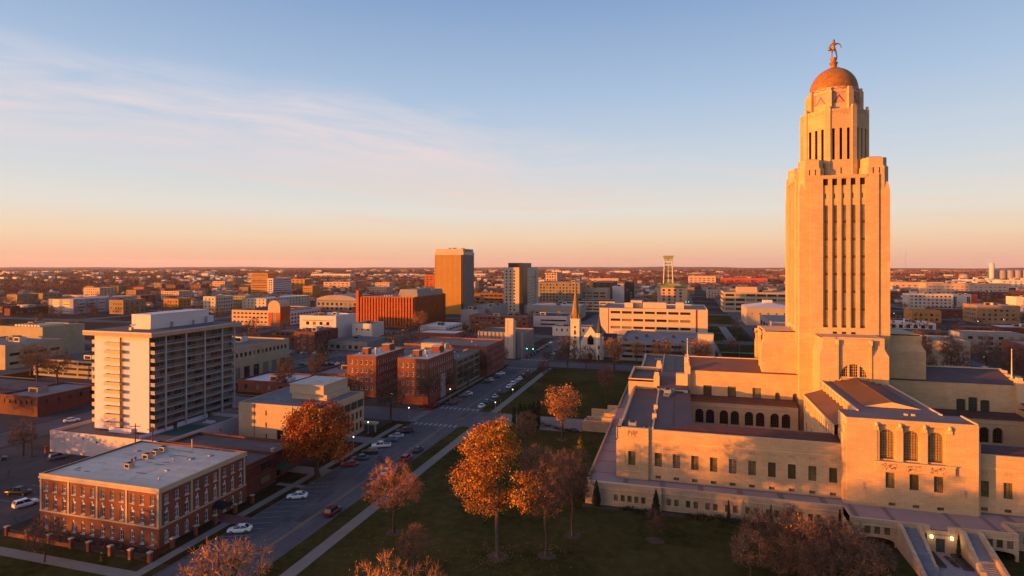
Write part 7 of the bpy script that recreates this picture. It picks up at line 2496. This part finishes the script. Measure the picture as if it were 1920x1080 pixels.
scatter([(-83.5 + rc.uniform(-.3, .3), 325 + i * 8 + rc.uniform(-1, 1), N_) for i in range(9)] + [(-73 + rc.uniform(-1, 1), 326 + i * 13, S__) for i in range(8)], 'small {} car on the street running past the church', 'cars on the street past the church')
scatter([(10 + 4.5 * rc.random() + (45 if rc.random() < .5 else 0), 330 + i * 17 + rc.uniform(-5, 5), N_) for i in range(26)], 'small {} car on the tree lined mall beyond the statehouse', 'cars on the mall')
scatter([(-194 + i * 3.1, 268 + .8 * i, R(100)) for i in range(9)] + [(-226 + i * 4, 302 + .4 * i, R(95)) for i in range(7)], 'small {} car in the lot behind the dormitories', 'cars in the lot behind the dormitories')
scatter([(-29 + i * 5.2, 338 + (i % 3) * 12, N_) for i in range(8)], 'small {} car on the roof deck of the garage', 'cars on the garage roof deck', 10.12)
scatter([(-340 + i * 5 + rc.uniform(-1, 1), 290 + (i % 4) * 9, N_) for i in range(18)], 'small {} car in the lot behind the left school wing', 'cars in the lot behind the school wing')
scatter([(150 + 4.4 * (i % 9), 420 + (i // 9) * 14, N_) for i in range(27)], 'small {} car in the lot right of the blank stone hall', 'cars in the lot right of the blank hall')

# ------------------------------------------------------------ street furniture
LAMPG = M('lamp_glow', (1.0, 0.90, 0.76), emit=2.2)
GREENL = M('green_signal', (0.05, 1.0, 0.45), emit=6.0)
REDL = M('red_signal', (1.0, 0.06, 0.04), emit=5.0)
POLEM = M('pole_grey', (0.20, 0.19, 0.19), 0.6, 0.1, 1)
WOOD = M('weathered_pole', (0.10, 0.065, 0.045), 0.9, 0.2, 1)


def lamp(label, x, y, h, lit=True, arm=0.0, z=0.12):
    t = thing('street_lamp', label, 'street lamp', (x, y, z))
    b = MB()
    b.tube((0, 0, 0), (0, 0, h), .11, .07, 7)
    b.lathe([(.22, 0), (.2, .4), (.11, .5)], 8)
    if arm:
        b.tube((0, 0, h - .1), (arm, 0, h + .25), .06, .05, 5)
    b.build('pole', [POLEM], t)
    g = MB()
    if arm:
        g.box(arm - .1, arm + .55, -.16, .16, h + .16, h + .32)
    else:
        g.lathe([(.01, h - .02), (.1, h + .02), (.16, h + .15), (.11, h + .3), (.01, h + .34)], 9)
    g.build('lamp_head', [LAMPG if lit else POLEM], t)


lamp('glowing walk lamp beside the path at the plaza corner', -63.8, 200.6, 3.2)
lamp('glowing walk lamp farther along the path on the lawn', -63.8, 223.5, 3.2)
lamp('tall street lamp with arm before the pink granite wing', -87.2, 270.5, 12, False, 2.0)
lamp('bright lamp between the two dormitories', -103.5, 197.2, 4.6)
lamp('lit lamp under the porch canopy corner of the cream office block', -94.0, 163.5, 3.4)
lamp('small lit lamp shining through the russet tree', -88.6, 146.0, 4.2)
lamp('tall lamp post by the lawn entrance plaza', -60.5, 196.5, 5.2, False)
lamp('lit lamp near the kerb of the shaded dormitory', -87.4, 215.5, 3.6)
lamp('lit lamp on the verge beyond the dormitory', -90.0, 184.0, 3.4)
lamp('tall grey lamp post in the parking lot behind the dormitories', -178, 288, 11, False, 1.5)
lamp('tall grey lamp post left of the brown brick flats', -206, 285, 11, False, 1.5)
lamp('tall lamp post standing on the mall lawn', 33, 352, 9, False, 1.4)
lamp('lamp post before the parking garage', -19, 327, 9, False, 1.2)
lamp('bright lamp right of the blank stone hall', 150, 352, 6)
lamp('bright floodlight pole in the lot right of the tower', 226, 540, 9)
lamp('bright floodlight pole farther right of the tower', 252, 560, 9)
lamp('lit lamp post beyond the low pale depot', 190, 610, 9)


def signal(label, x, y, rz, arm, m, h=6.2):
    t = thing('traffic_light', label, 'traffic light', (x, y, .1), rz)
    b = MB()
    b.tube((0, 0, 0), (0, 0, h + .4), .14, .1, 7)
    b.tube((0, 0, h), (arm, 0, h + .35), .09, .06, 6)
    b.build('pole', [POLEM], t)
    for f in (.55, .95):
        hd = MB()
        hd.box(arm * f - .18, arm * f + .18, -.15, .15, h - .55, h + .45)
        s = hd.build('signal_head', [SLATEB], t)
        l = MB()
        l.lathe([(.01, -.005), (.19, 0), (.01, .01)], 10)
        li = l.build('lens', [m], s, (arm * f, -.17, h - .38 if m is GREENL else h + .3))
        li.rotation_euler = (R(90), 0, 0)
    if m is GREENL:
        sg = MB()
        sg.box(arm * .2, arm * .48, -.04, .04, h - .15, h + .35)
        sg.build('street_sign', [M('green_sign', (.01, .28, .16), .5, .1, 1)], t)


signal('traffic light arm with two green lamps over the crossing by the tall stack', -87.6, 319, 0, 9.0, GREENL)
signal('traffic light at the near corner of the far crossing, green', -68.2, 320.5, R(180), 8.0, GREENL)
signal('traffic light on the mall far beyond the statehouse, green', 5.0, 662, 0, 7.0, GREENL, 6.5)
signal('second green traffic light on the mall farther up', 5.0, 783, 0, 7.5, GREENL, 6.5)


def stop_sign(label, x, y, z=.12):
    t = thing('stop_sign', label, 'road sign', (x, y, z))
    b = MB(); b.tube((0, 0, 0), (0, 0, 2.5), .04, .04, 5); b.build('post', [POLEM], t)
    o = MB()
    pts = [(.38 * math.cos(R(22.5 + 45 * i)), -.05, 2.25 + .38 * math.sin(R(22.5 + 45 * i))) for i in range(8)]
    o.poly(pts)
    o.poly([(x_, -.045, z_) for x_, y_, z_ in pts][::-1], 1)
    o.build('plate', [M('stop_red', (.45, .02, .03), .5, .1, 1), POLEM], t)


stop_sign('red stop sign on the grass corner by the crosswalk', -68.6, 176.8)
for i, (x, y, h_, lb) in enumerate([(-140.4, 122.3, 10.6, 'wooden utility pole with crossarm before the podium wall, left of two'), (-134.6, 122.3, 10.2, 'wooden utility pole before the podium wall, right of two'),
                                    (-172.5, 118.3, 9.5, 'brown wooden utility pole standing by the lot at the left')]):
    t = thing('utility_pole', lb, 'utility pole', (x, y, 0), R(25))
    b = MB(); b.tube((0, 0, 0), (0, 0, h_), .2, .13, 7); b.build('pole', [WOOD], t)
    b = MB(); b.box(-1.3, 1.3, -.07, .07, h_ - .9, h_ - .74); b.build('crossarm', [WOOD], t)
    b = MB()
    for k in (-1.1, -.5, .5, 1.1):
        b.lathe([(.05, h_ - .74), (.07, h_ - .6), (.01, h_ - .52)], 6, k, 0)
    b.build('insulator', [POLEM], t)
    tag(KIDS(t)[-1], kind='stuff')
for i, (x, y, c, lb) in enumerate([(-172.5, 122.0, 'stop_red', 'red bollard like post near the podium corner'), (-146.5, 116.2, 'stop_red', 'red post standing at the edge of the lot by the brick building')]):
    b = MB(); b.box(-.25, .25, -.2, .2, 0, 1.6); b.box(-.3, .3, -.25, .25, 1.6, 1.75)
    tag(b.build('signpost', [_mats['stop_red']], None, (x, y, 0)), lb, 'post')
t = thing('mailbox', 'blue collection box on the corner by the dormitory shrubs', 'mailbox', (-86.9, 202.6, .12))
b = MB(); b.box(-.3, .3, -.3, .3, .2, 1.0); b.lathe([(.3, 0), (.01, .001)], 4)
for i in range(6):
    a0, a1 = math.pi * i / 6, math.pi * (i + 1) / 6
    b.quad((-.3, .3 * -math.cos(a0), 1 + .3 * math.sin(a0)), (.3, .3 * -math.cos(a0), 1 + .3 * math.sin(a0)), (.3, .3 * -math.cos(a1), 1 + .3 * math.sin(a1)), (-.3, .3 * -math.cos(a1), 1 + .3 * math.sin(a1)))
b.build('box', [M('post_blue', (.012, .05, .09), .5, .1, 1)], t)
b = MB()
for sx in (-.25, .25):
    for sy in (-.25, .25):
        b.box(sx - .03, sx + .03, sy - .03, sy + .03, 0, .2)
b.build('leg', [M('post_blue', (.012, .05, .09), .5, .1, 1)], t); tag(KIDS(t)[-1], kind='stuff')
# a sheet of white card on the corner lawn
b = MB(); b.box(-.3, .3, -.02, .02, .35, .85); b.box(-.25, -.22, -.02, .02, 0, .35); b.box(.22, .25, -.02, .02, 0, .35)
tag(b.build('yard_sign', [WHITE], None, (-89.5, 73.2, .1), R(30)), 'small white sign stuck in the dark lawn at the bottom left', 'sign')


def person(label, x, y, rz, z=.16):
    root = thing('person', label, 'person', (x, y, z), rz)
    def skin(name, pts, edges, mat, rootn):
        names = list(pts)
        me = bpy.data.meshes.new(name)
        me.from_pydata([pts[n][:3] for n in names], [(names.index(a), names.index(b_)) for a, b_ in edges], [])
        me.materials.append(mat)
        o = put(name, me, root)
        k = o.modifiers.new('skin', 'SKIN'); k.use_smooth_shade = True
        for i, n in enumerate(names):
            me.skin_vertices[0].data[i].radius = (pts[n][3],) * 2
            me.skin_vertices[0].data[i].use_root = n == rootn
        s = o.modifiers.new('smooth', 'SUBSURF'); s.levels = s.render_levels = 1
        return o
    body = {'pel': (0, 0, .95, .13), 'chs': (0, .02, 1.32, .15), 'nck': (0, .02, 1.5, .055), 'hd': (0, .04, 1.64, .09), 'tp': (0, .03, 1.72, .07),
            'hl': (-.09, 0, .88, .09), 'kl': (-.10, .10, .5, .06), 'al': (-.1, -.02, .1, .045), 'tl': (-.1, .12, .05, .04), 'hr': (.09, 0, .88, .09), 'kr': (.1, -.02, .5, .06), 'ar': (.1, -.24, .14, .045), 'tr': (.1, -.12, .06, .04),
            'sl': (-.19, .02, 1.4, .065), 'el': (-.25, -.06, 1.12, .045), 'wl': (-.25, .04, .88, .032), 'gl': (-.24, .08, .78, .03), 'sr': (.19, .02, 1.4, .065), 'er': (.25, .02, 1.12, .045), 'wr': (.24, .14, .9, .032), 'gr': (.23, .18, .81, .03)}
    ed = [('pel', 'chs'), ('chs', 'nck'), ('nck', 'hd'), ('hd', 'tp'), ('pel', 'hl'), ('hl', 'kl'), ('kl', 'al'), ('al', 'tl'), ('pel', 'hr'), ('hr', 'kr'), ('kr', 'ar'), ('ar', 'tr'), ('chs', 'sl'), ('sl', 'el'), ('el', 'wl'), ('wl', 'gl'), ('chs', 'sr'), ('sr', 'er'), ('er', 'wr'), ('wr', 'gr')]
    skin('body', body, ed, M('skin', (.35, .20, .14), .6, .05, 5), 'pel')
    up = {k: (*v[:3], v[3] + .025) for k, v in body.items() if k in ('pel', 'chs', 'sl', 'el', 'wl', 'sr', 'er', 'wr')}
    skin('coat', up, [e for e in ed if e[0] in up and e[1] in up], M('dark_coat', (.014, .013, .018), .9, .1, 3), 'pel')
    lo = {k: (*v[:3], v[3] + .02) for k, v in body.items() if k in ('pel', 'hl', 'kl', 'al', 'hr', 'kr', 'ar')}
    skin('trousers', lo, [e for e in ed if e[0] in lo and e[1] in lo], M('grey_trousers', (.06, .055, .06), .9, .1, 3), 'pel')
    h = MB(); h.lathe([(.095, 1.66), (.1, 1.72), (.06, 1.79), (.01, 1.80)], 8, 0, .02); h.build('hair', [M('dark_hair', (.02, .013, .01), .7, .1, 3)], root)


person('person in a dark coat walking along the pavement by the brick garden wall', -99.1, 79.6, R(-80))
# ------------------------------------------------------------ far neighbourhoods, woods, landmarks
def far_tree_mesh(seed, n, h, r, size, mat):
    rng = np.random.default_rng(seed)
    C = []
    for _ in range(5):
        c = np.array([rng.normal() * r * .4, rng.normal() * r * .4, h * rng.uniform(.5, .78)])
        C.append(c + rng.normal(size=(n // 5, 3)) * np.array([r * .42, r * .42, h * .15]))
    V = quads_np(rng, np.concatenate(C), size)
    b = MB()
    b.tube((0, 0, 0), (0, 0, h * .5), .3, .18, 5)
    for k in range(5):
        a = k * 1.3
        b.tube((0, 0, h * .35), (r * .6 * math.cos(a), r * .6 * math.sin(a), h * .7), .14, .04, 4)
    return b.mesh('trunk', [BARK]), mesh_quads('crown', V, [mat])


FT = [far_tree_mesh(31, 320, 12, 4.5, 1.0, L_FAR), far_tree_mesh(32, 260, 10, 4.8, 1.0, L_FAR), far_tree_mesh(33, 300, 13, 4.2, .9, leafm('far_brown', (.11, .055, .036), (.15, .08, .05), .02, .5)),
      far_tree_mesh(34, 220, 9, 3.6, .9, leafm('far_orange', (.22, .085, .03), (.28, .12, .035), .02, .4))]
rf_ = random.Random(123)
nt = 0
TG = 'street trees scattered through the town'
TL = ['rusty brown tree in the town blocks', 'low spreading brownish tree in the town blocks', 'dark bare brown tree in the town blocks', 'small orange tinted tree in the town blocks']
for _ in range(6000):
    if nt >= 195:
        break
    y = 200 + 900 * rf_.random() ** 1.2
    x = rf_.uniform(-1000, 650)
    if not in_view(x, y) or any(abs(x - s) < 9 for s in NS) or any(abs(y - s) < 9 for s in EW) or (-92 < x < -60):
        continue
    if (1 < x < 21 or 51 < x < 68) and y < 1000:
        continue
    if any(a < x + 2 and b_ > x - 2 and c < y + 2 and d_ > y - 2 for a, b_, c, d_ in occ):
        continue
    k = rf_.choice((0, 0, 1, 1, 2, 2, 3))
    if True:
        tree('town_tree', TL[k], x, y, FT[k], rf_.uniform(.6, 1.05), rf_.uniform(0, 6), TG, z=-.1)
        nt += 1


# trees between the buildings of the nearer blocks
MG = 'trees between the nearer town blocks'
nm_ = 0
for _ in range(3000):
    if nm_ >= 95:
        break
    y = rf_.uniform(205, 560)
    x = rf_.uniform(-700, -100) if rf_.random() < .72 else rf_.uniform(85, 330)
    if not in_view(x, y) or any(abs(x - s) < 9 for s in NS) or any(abs(y - s) < 8 for s in EW):
        continue
    if any(a < x + 3 and b_ > x - 3 and c < y + 3 and d_ > y - 3 for a, b_, c, d_ in occ if (a, c) != (-180, 80)):
        continue
    k = rf_.choice((0, 1, 2, 2, 3))
    tree('town_tree', ['rusty tree among the nearer downtown blocks', 'low wide brownish tree among the nearer downtown blocks', 'dark bare tree among the nearer downtown blocks', 'orange tinted tree among the nearer downtown blocks'][k], x, y, FT[k], rf_.uniform(.6, 1.0), rf_.uniform(0, 6), MG, z=-.1)
    nm_ += 1


# houses
def house_proto(w, d, h, rh, wall, roof, axis):
    t = thing('house', '', 'house', (0, 0, 0))
    b = MB()
    b.box(-w / 2, w / 2, -d / 2, d / 2, 0, h, 0, 'bt')
    if axis == 'x':
        b.poly([(-w / 2, d / 2, h), (-w / 2, -d / 2, h), (-w / 2, 0, h + rh)]); b.poly([(w / 2, -d / 2, h), (w / 2, d / 2, h), (w / 2, 0, h + rh)])
    else:
        b.poly([(-w / 2, -d / 2, h), (w / 2, -d / 2, h), (0, -d / 2, h + rh)]); b.poly([(w / 2, d / 2, h), (-w / 2, d / 2, h), (0, d / 2, h + rh)])
    for i in (-1, 1):
        b.quad((i * w * .25 - .6, -d / 2 - .02, 1), (i * w * .25 + .6, -d / 2 - .02, 1), (i * w * .25 + .6, -d / 2 - .02, 2.5), (i * w * .25 - .6, -d / 2 - .02, 2.5), 1)
        b.quad((w / 2 + .02, i * d * .25 - .6, 1), (w / 2 + .02, i * d * .25 + .6, 1), (w / 2 + .02, i * d * .25 + .6, 2.5), (w / 2 + .02, i * d * .25 - .6, 2.5), 1)
    b.build('wall', [wall, GLASS], t)
    r = MB()
    e = .4
    if axis == 'x':
        r.quad((-w / 2 - e, -d / 2 - e, h - .25), (w / 2 + e, -d / 2 - e, h - .25), (w / 2 + e, 0, h + rh + .05), (-w / 2 - e, 0, h + rh + .05)); r.quad((-w / 2 - e, 0, h + rh + .05), (w / 2 + e, 0, h + rh + .05), (w / 2 + e, d / 2 + e, h - .25), (-w / 2 - e, d / 2 + e, h - .25))
    else:
        r.quad((-w / 2 - e, -d / 2 - e, h - .25), (0, -d / 2 - e, h + rh + .05), (0, d / 2 + e, h + rh + .05), (-w / 2 - e, d / 2 + e, h - .25)); r.quad((0, -d / 2 - e, h + rh + .05), (w / 2 + e, -d / 2 - e, h - .25), (w / 2 + e, d / 2 + e, h - .25), (0, d / 2 + e, h + rh + .05))
    r.build('roof', [roof], t)
    c = MB(); c.box(w * .2, w * .2 + .8, -.4, .4, h, h + rh + .9); c.build('chimney', [BRICK_D], t)
    return t


HW = [M('house_white', (.45, .40, .36), .85, .1, .05, rnd=.5), M('house_tan', (.30, .23, .16), .85, .1, .05, rnd=.5), M('house_brick', (.20, .09, .06), .85, .1, .05, rnd=.5), M('house_grey', (.25, .24, .25), .85, .1, .05, rnd=.5)]
HR = [M('shingle_grey', (.10, .09, .095), .9, .2, .1, rnd=.5), M('shingle_brown', (.09, .06, .045), .9, .2, .1, rnd=.5)]
hp = [house_proto(11, 8, 5.2, 2.6, HW[0], HR[0], 'x'), house_proto(9, 11, 5.4, 2.8, HW[1], HR[1], 'y'), house_proto(13, 9, 3.4, 2.2, HW[2], HR[0], 'x'), house_proto(10, 9, 5.6, 2.5, HW[3], HR[1], 'y'), house_proto(8, 12, 3.6, 2.6, HW[0], HR[1], 'y')]
HL = ['white gabled house with grey roof far off among trees', 'tan two storey house far off among trees', 'low brick house far off among trees', 'grey house with brown roof far off among trees', 'small white cottage far off among trees']
first = [True] * len(hp)
nh = 0
for _ in range(6000):
    if nh >= 200:
        break
    y = rf_.uniform(700, 1600)
    x = rf_.uniform(-1300, 1250)
    if not in_view(x, y) or (abs(x + 100) < 330 and y < 900):
        continue
    if not claim(x - 8, x + 8, y - 8, y + 8):
        continue
    k = rf_.randrange(len(hp))
    if first[k]:
        first[k] = False
        hp[k].location = (x, y, -.2); hp[k]['label'] = HL[k]; hp[k]['group'] = 'houses of the far neighbourhoods'
    else:
        copy_tree(hp[k], (x, y, -.2), rf_.choice((0, R(90), R(180))), rf_.uniform(.9, 1.3), HL[k], 'houses of the far neighbourhoods')
    nh += 1

# woods: leafy clumps over the plain, thinning out to the horizon
rng = np.random.default_rng(99)
def wood(name, label, N, r0, r1, hgt, rad, nq, size, mat, powr=1.0, dens=None, a_lo=58, a_hi=152):
    a = np.radians(rng.uniform(a_lo, a_hi, N))
    rr = np.sqrt(rng.uniform(r0 ** 2, r1 ** 2, N))
    x, y = rr * np.cos(a), rr * np.sin(a)
    # clearings and lanes
    f = np.sin(x * .0061 + 1.3) * np.sin(y * .0047 + .4) + .7 * np.sin(x * .0021 - y * .0016) + rng.normal(size=N) * .35
    keep = f > (-.25 if dens is None else dens)
    x, y = x[keep], y[keep]
    ok = np.ones(len(x), bool)
    for q in occ:
        ok &= ~((x > q[0]) & (x < q[1]) & (y > q[2]) & (y < q[3]))
    for s in NS:
        ok &= ~((np.abs(x - s) < 9) & (y < 1500))
    ok &= ~((x > 0) & (x < 70) & (y < 1500)) & ~((np.abs(x + 78) < 16) & (y < 1500))
    x, y = x[ok], y[ok]
    M_ = len(x)
    sc_ = rng.uniform(.65, 1.25, M_)
    C = np.stack([x, y, np.zeros(M_)], 1)
    C = np.repeat(C, nq, 0)
    s = np.repeat(sc_, nq)[:, None]
    off = rng.normal(size=(len(C), 3)) * np.array([rad * .5, rad * .5, hgt * .2]) + np.array([0, 0, hgt * .55])
    C = C + off * s
    C[:, 2] = np.maximum(C[:, 2], .4)
    V = quads_np(rng, C, size)
    o = put(name, mesh_quads(name, V, [mat]), None, (0, 0, -.3))
    tag(o, label, 'woods', kind='stuff')
    return o


FARW = M('far_wood', (0.11, 0.046, 0.032), 0.9, 0.4, 0.006, c2=(0.17, 0.072, 0.042), fine=.05, spec=.1)
wood('woodland', 'brown autumn tree cover between the near neighbourhoods', 15000, 560, 1700, 10, 4.5, 26, 1.5, FARW, dens=-.15)
wood('woodland', 'rusty tree cover spreading beyond the town', 15000, 1700, 3600, 11, 6.5, 14, 3.0, FARW, dens=-.1)
wood('woodland', 'hazy brown woods towards the horizon', 14000, 3600, 9000, 13, 16, 9, 8.0, FARW, dens=-.2)
# roofs and gables of the farther town: far more than could be told apart
def far_roofs(N, r0, r1, label, smin, smax, hmin, hmax):
    b = MB()
    rr = random.Random(int(r0))
    for _ in range(N):
        a = R(rr.uniform(60, 150))
        r_ = math.sqrt(rr.uniform(r0 * r0, r1 * r1))
        x, y = r_ * math.cos(a), r_ * math.sin(a)
        if math.sin(x * .0043 + .8) * math.sin(y * .0051) + .5 * math.sin(x * .0013 + y * .002) < rr.uniform(-.6, .5):
            continue
        if not in_view(x, y) or any(q[0] - 9 < x < q[1] + 9 and q[2] - 9 < y < q[3] + 9 for q in occ) or (y < 1500 and (any(abs(x - s_) < 18 for s_ in NS) or any(abs(y - s_) < 14 for s_ in EW) or -5 < x < 75)):
            continue
        w_, d_, h_ = rr.uniform(smin, smax), rr.uniform(smin, smax) * .6, rr.uniform(hmin, hmax)
        b.box(x - w_ / 2, x + w_ / 2, y - d_ / 2, y + d_ / 2, -.3, h_, rr.choice((0, 0, 1, 2, 3)), 'b')
        if rr.random() < .4:
            b.gable(x - w_ / 2, x + w_ / 2, y - d_ / 2, y + d_ / 2, h_ + .01, h_ + 2.5, 'x', 4, 0)
    tag(b.build('far_town', [HW[0], HW[1], PALE, HW[3], HR[1]]), label, 'town', kind='stuff')


far_roofs(1500, 760, 1650, 'small dark roofs and pale gables packed between the far trees', 8, 20, 3, 6)
far_roofs(900, 1600, 3200, 'scattered roofs and walls of the farther town', 9, 26, 4, 9)
far_roofs(500, 3200, 7000, 'sunlit specks of buildings near the horizon', 18, 70, 6, 14)
# landmarks on the horizon
def silo(label, x, y, r, h, n=1, m=None, cat='silo'):
    t = thing('grain_silo', label, cat, (x, y, 0))
    b = MB()
    for i in range(n):
        b.lathe([(r, 0), (r, h), (r * .7, h + r * .3), (.01, h + r * .4)], 14, i * r * 1.9, 0)
    b.build('bin', [m or PALE], t)


silo('tall pale concrete silo head above the grain elevator at the right', 1150, 2640, 8.2, 60)
silo('row of pale grain bins beside the tall silo head', 1165, 2655, 13, 32, 9, VIOLG)
silo('round sunlit grain tank left of the tall silo head', 1060, 2640, 17, 15, 1, VIOLG)
silo('small pale water tank far right on the plain', 1620, 2700, 7, 30)
silo('round tan arena like tank left of the ochre tower', -1120, 1270, 20, 15, 1, TANB)
def mast(label, x, y, h):
    t = thing('radio_mast', label, 'mast', (x, y, 0))
    b = MB()
    for k in range(3):
        a = k * R(120)
        b.tube((1.2 * math.cos(a), 1.2 * math.sin(a), 0), (.8 * math.cos(a), .8 * math.sin(a), h), .28, .22, 4)
    b.build('lattice', [POLEM], t)
mast('thin tall radio mast on the left horizon', -2950, 4300, 185)
mast('short radio mast left of the tall one on the horizon', -3500, 4200, 100)
mast('thin radio mast on the horizon right of the pale tower', -600, 5200, 130)
mast('thin radio mast on the horizon above the church', -330, 4500, 110)
mast('faint radio mast right of the tower above the silos', 1700, 5200, 190)
for i, (x, y, w_, d_, h_, m_, lb) in enumerate([(-1230, 1580, 90, 30, 16, OCHRE, 'long sunlit ochre plant on the left plain'), (-850, 1150, 70, 26, 22, OCHRE, 'bright ochre yellow offices on the left plain before the skyline'), (-720, 1130, 66, 24, 17, PINKB, 'apricot row right of the bright ochre offices'),
                                                (-500, 1150, 40, 24, 34, BRICK_O, 'orange brick block on the skyline above the federal block'), (-430, 1120, 70, 24, 20, PINKB, 'sunlit apricot row before the orange brick block'), (-150, 1230, 60, 30, 26, PINKB, 'apricot block behind the dark garage right of the gold tower'),
                                                (190, 1900, 130, 40, 15, REDP, 'long red roofed store far beyond the green tower'), (60, 1650, 70, 30, 25, PINKB, 'sunlit apricot block beyond the green tower'), (-1500, 2300, 200, 40, 16, PALE, 'long white shed shining near the left horizon'),
                                                (-950, 2600, 160, 40, 15, PALE, 'pale long shed near the horizon left of the ochre tower'), (520, 1500, 120, 40, 16, PINKB, 'apricot low range far right of the tower'), (820, 1700, 140, 40, 18, PALE, 'pale long range at the far right'),
                                                (-985, 860, 60, 22, 13, BRICK_O, 'orange red brick block on the far left'), (-900, 700, 120, 14, 6, PINKB, 'long sunlit apricot sheds at the far left')]):
    B_('far_building', lb, 'building', x - w_ / 2, x + w_ / 2, y - d_ / 2, y + d_ / 2, h_, m_, ROOFW if i % 2 else ROOFM, [(max(4, int(w_ / 11)), 5, rows(2.5, 5, max(1, int(h_ / 5.5)), 2), 2, W1)] if h_ < 36 else None)

# wooded residential ground south west of the view, casting the long evening shadows
def shade_wood(label, pts, seed):
    rg = np.random.default_rng(seed)
    V, MI = [], []
    b = MB()
    for (x, y, h, r_) in pts:
        n = int(90 * r_)
        C = rg.normal(size=(n, 3)) * np.array([r_ * .42, r_ * .42, h * .17]) + np.array([x, y, h * .62])
        V.append(quads_np(rg, C, .75))
    o = put('woodland', mesh_quads('woodland', np.concatenate(V), [L_TWIG]), None, (0, 0, 0))
    tag(o, label, 'woods', kind='stuff')


rw = random.Random(31)
pts = []
Lc = lambda x, y: -x * sdir.y + y * sdir.x
for _ in range(230):
    d = rw.uniform(70, 330)
    s = rw.uniform(-190, 190)
    # along the sun direction from the middle of the scene, spread sideways
    x = -40 + sdir.x * d * 1.0 + -sdir.y * s
    y = 60 + sdir.y * d + sdir.x * s
    if in_view(x, y) or (-60 < x < 120 and y > -20):
        xc, zc = .9613 * x + .2756 * y, -.2756 * x + .9613 * y
        if zc > 20:
            continue
    hh = rw.uniform(11, 18.5)
    if abs(Lc(x, y) - Lc(-112, 144)) < 19:
        hh = min(hh, 7.0)
    pts.append((x, y, hh, rw.uniform(3.5, 5.5)))
shade_wood('leafless wood of the neighbourhood south west of the picture', pts, 8)

# ------------------------------------------------------------ haze
HZ_ON = True
if HZ_ON:
    hb = MB()
    hb.box(-11800, 11800, -600, 14500, -2.0, 190, 0)
    hm = bpy.data.materials.new('haze')
    hm.use_nodes = True
    nt_ = hm.node_tree
    nt_.nodes.clear()
    vp = nt_.nodes.new('ShaderNodeVolumePrincipled')
    vp.inputs['Color'].default_value = (0.93, 0.82, 0.80, 1)
    vp.inputs['Density'].default_value = 2.4e-5
    vp.inputs['Anisotropy'].default_value = 0.2
    mo = nt_.nodes.new('ShaderNodeOutputMaterial')
    nt_.links.new(vp.outputs[0], mo.inputs['Volume'])
    tag(hb.build('haze', [hm]), 'thin evening haze lying over the whole town', 'haze', kind='stuff')
sc.cycles.volume_max_steps = 64
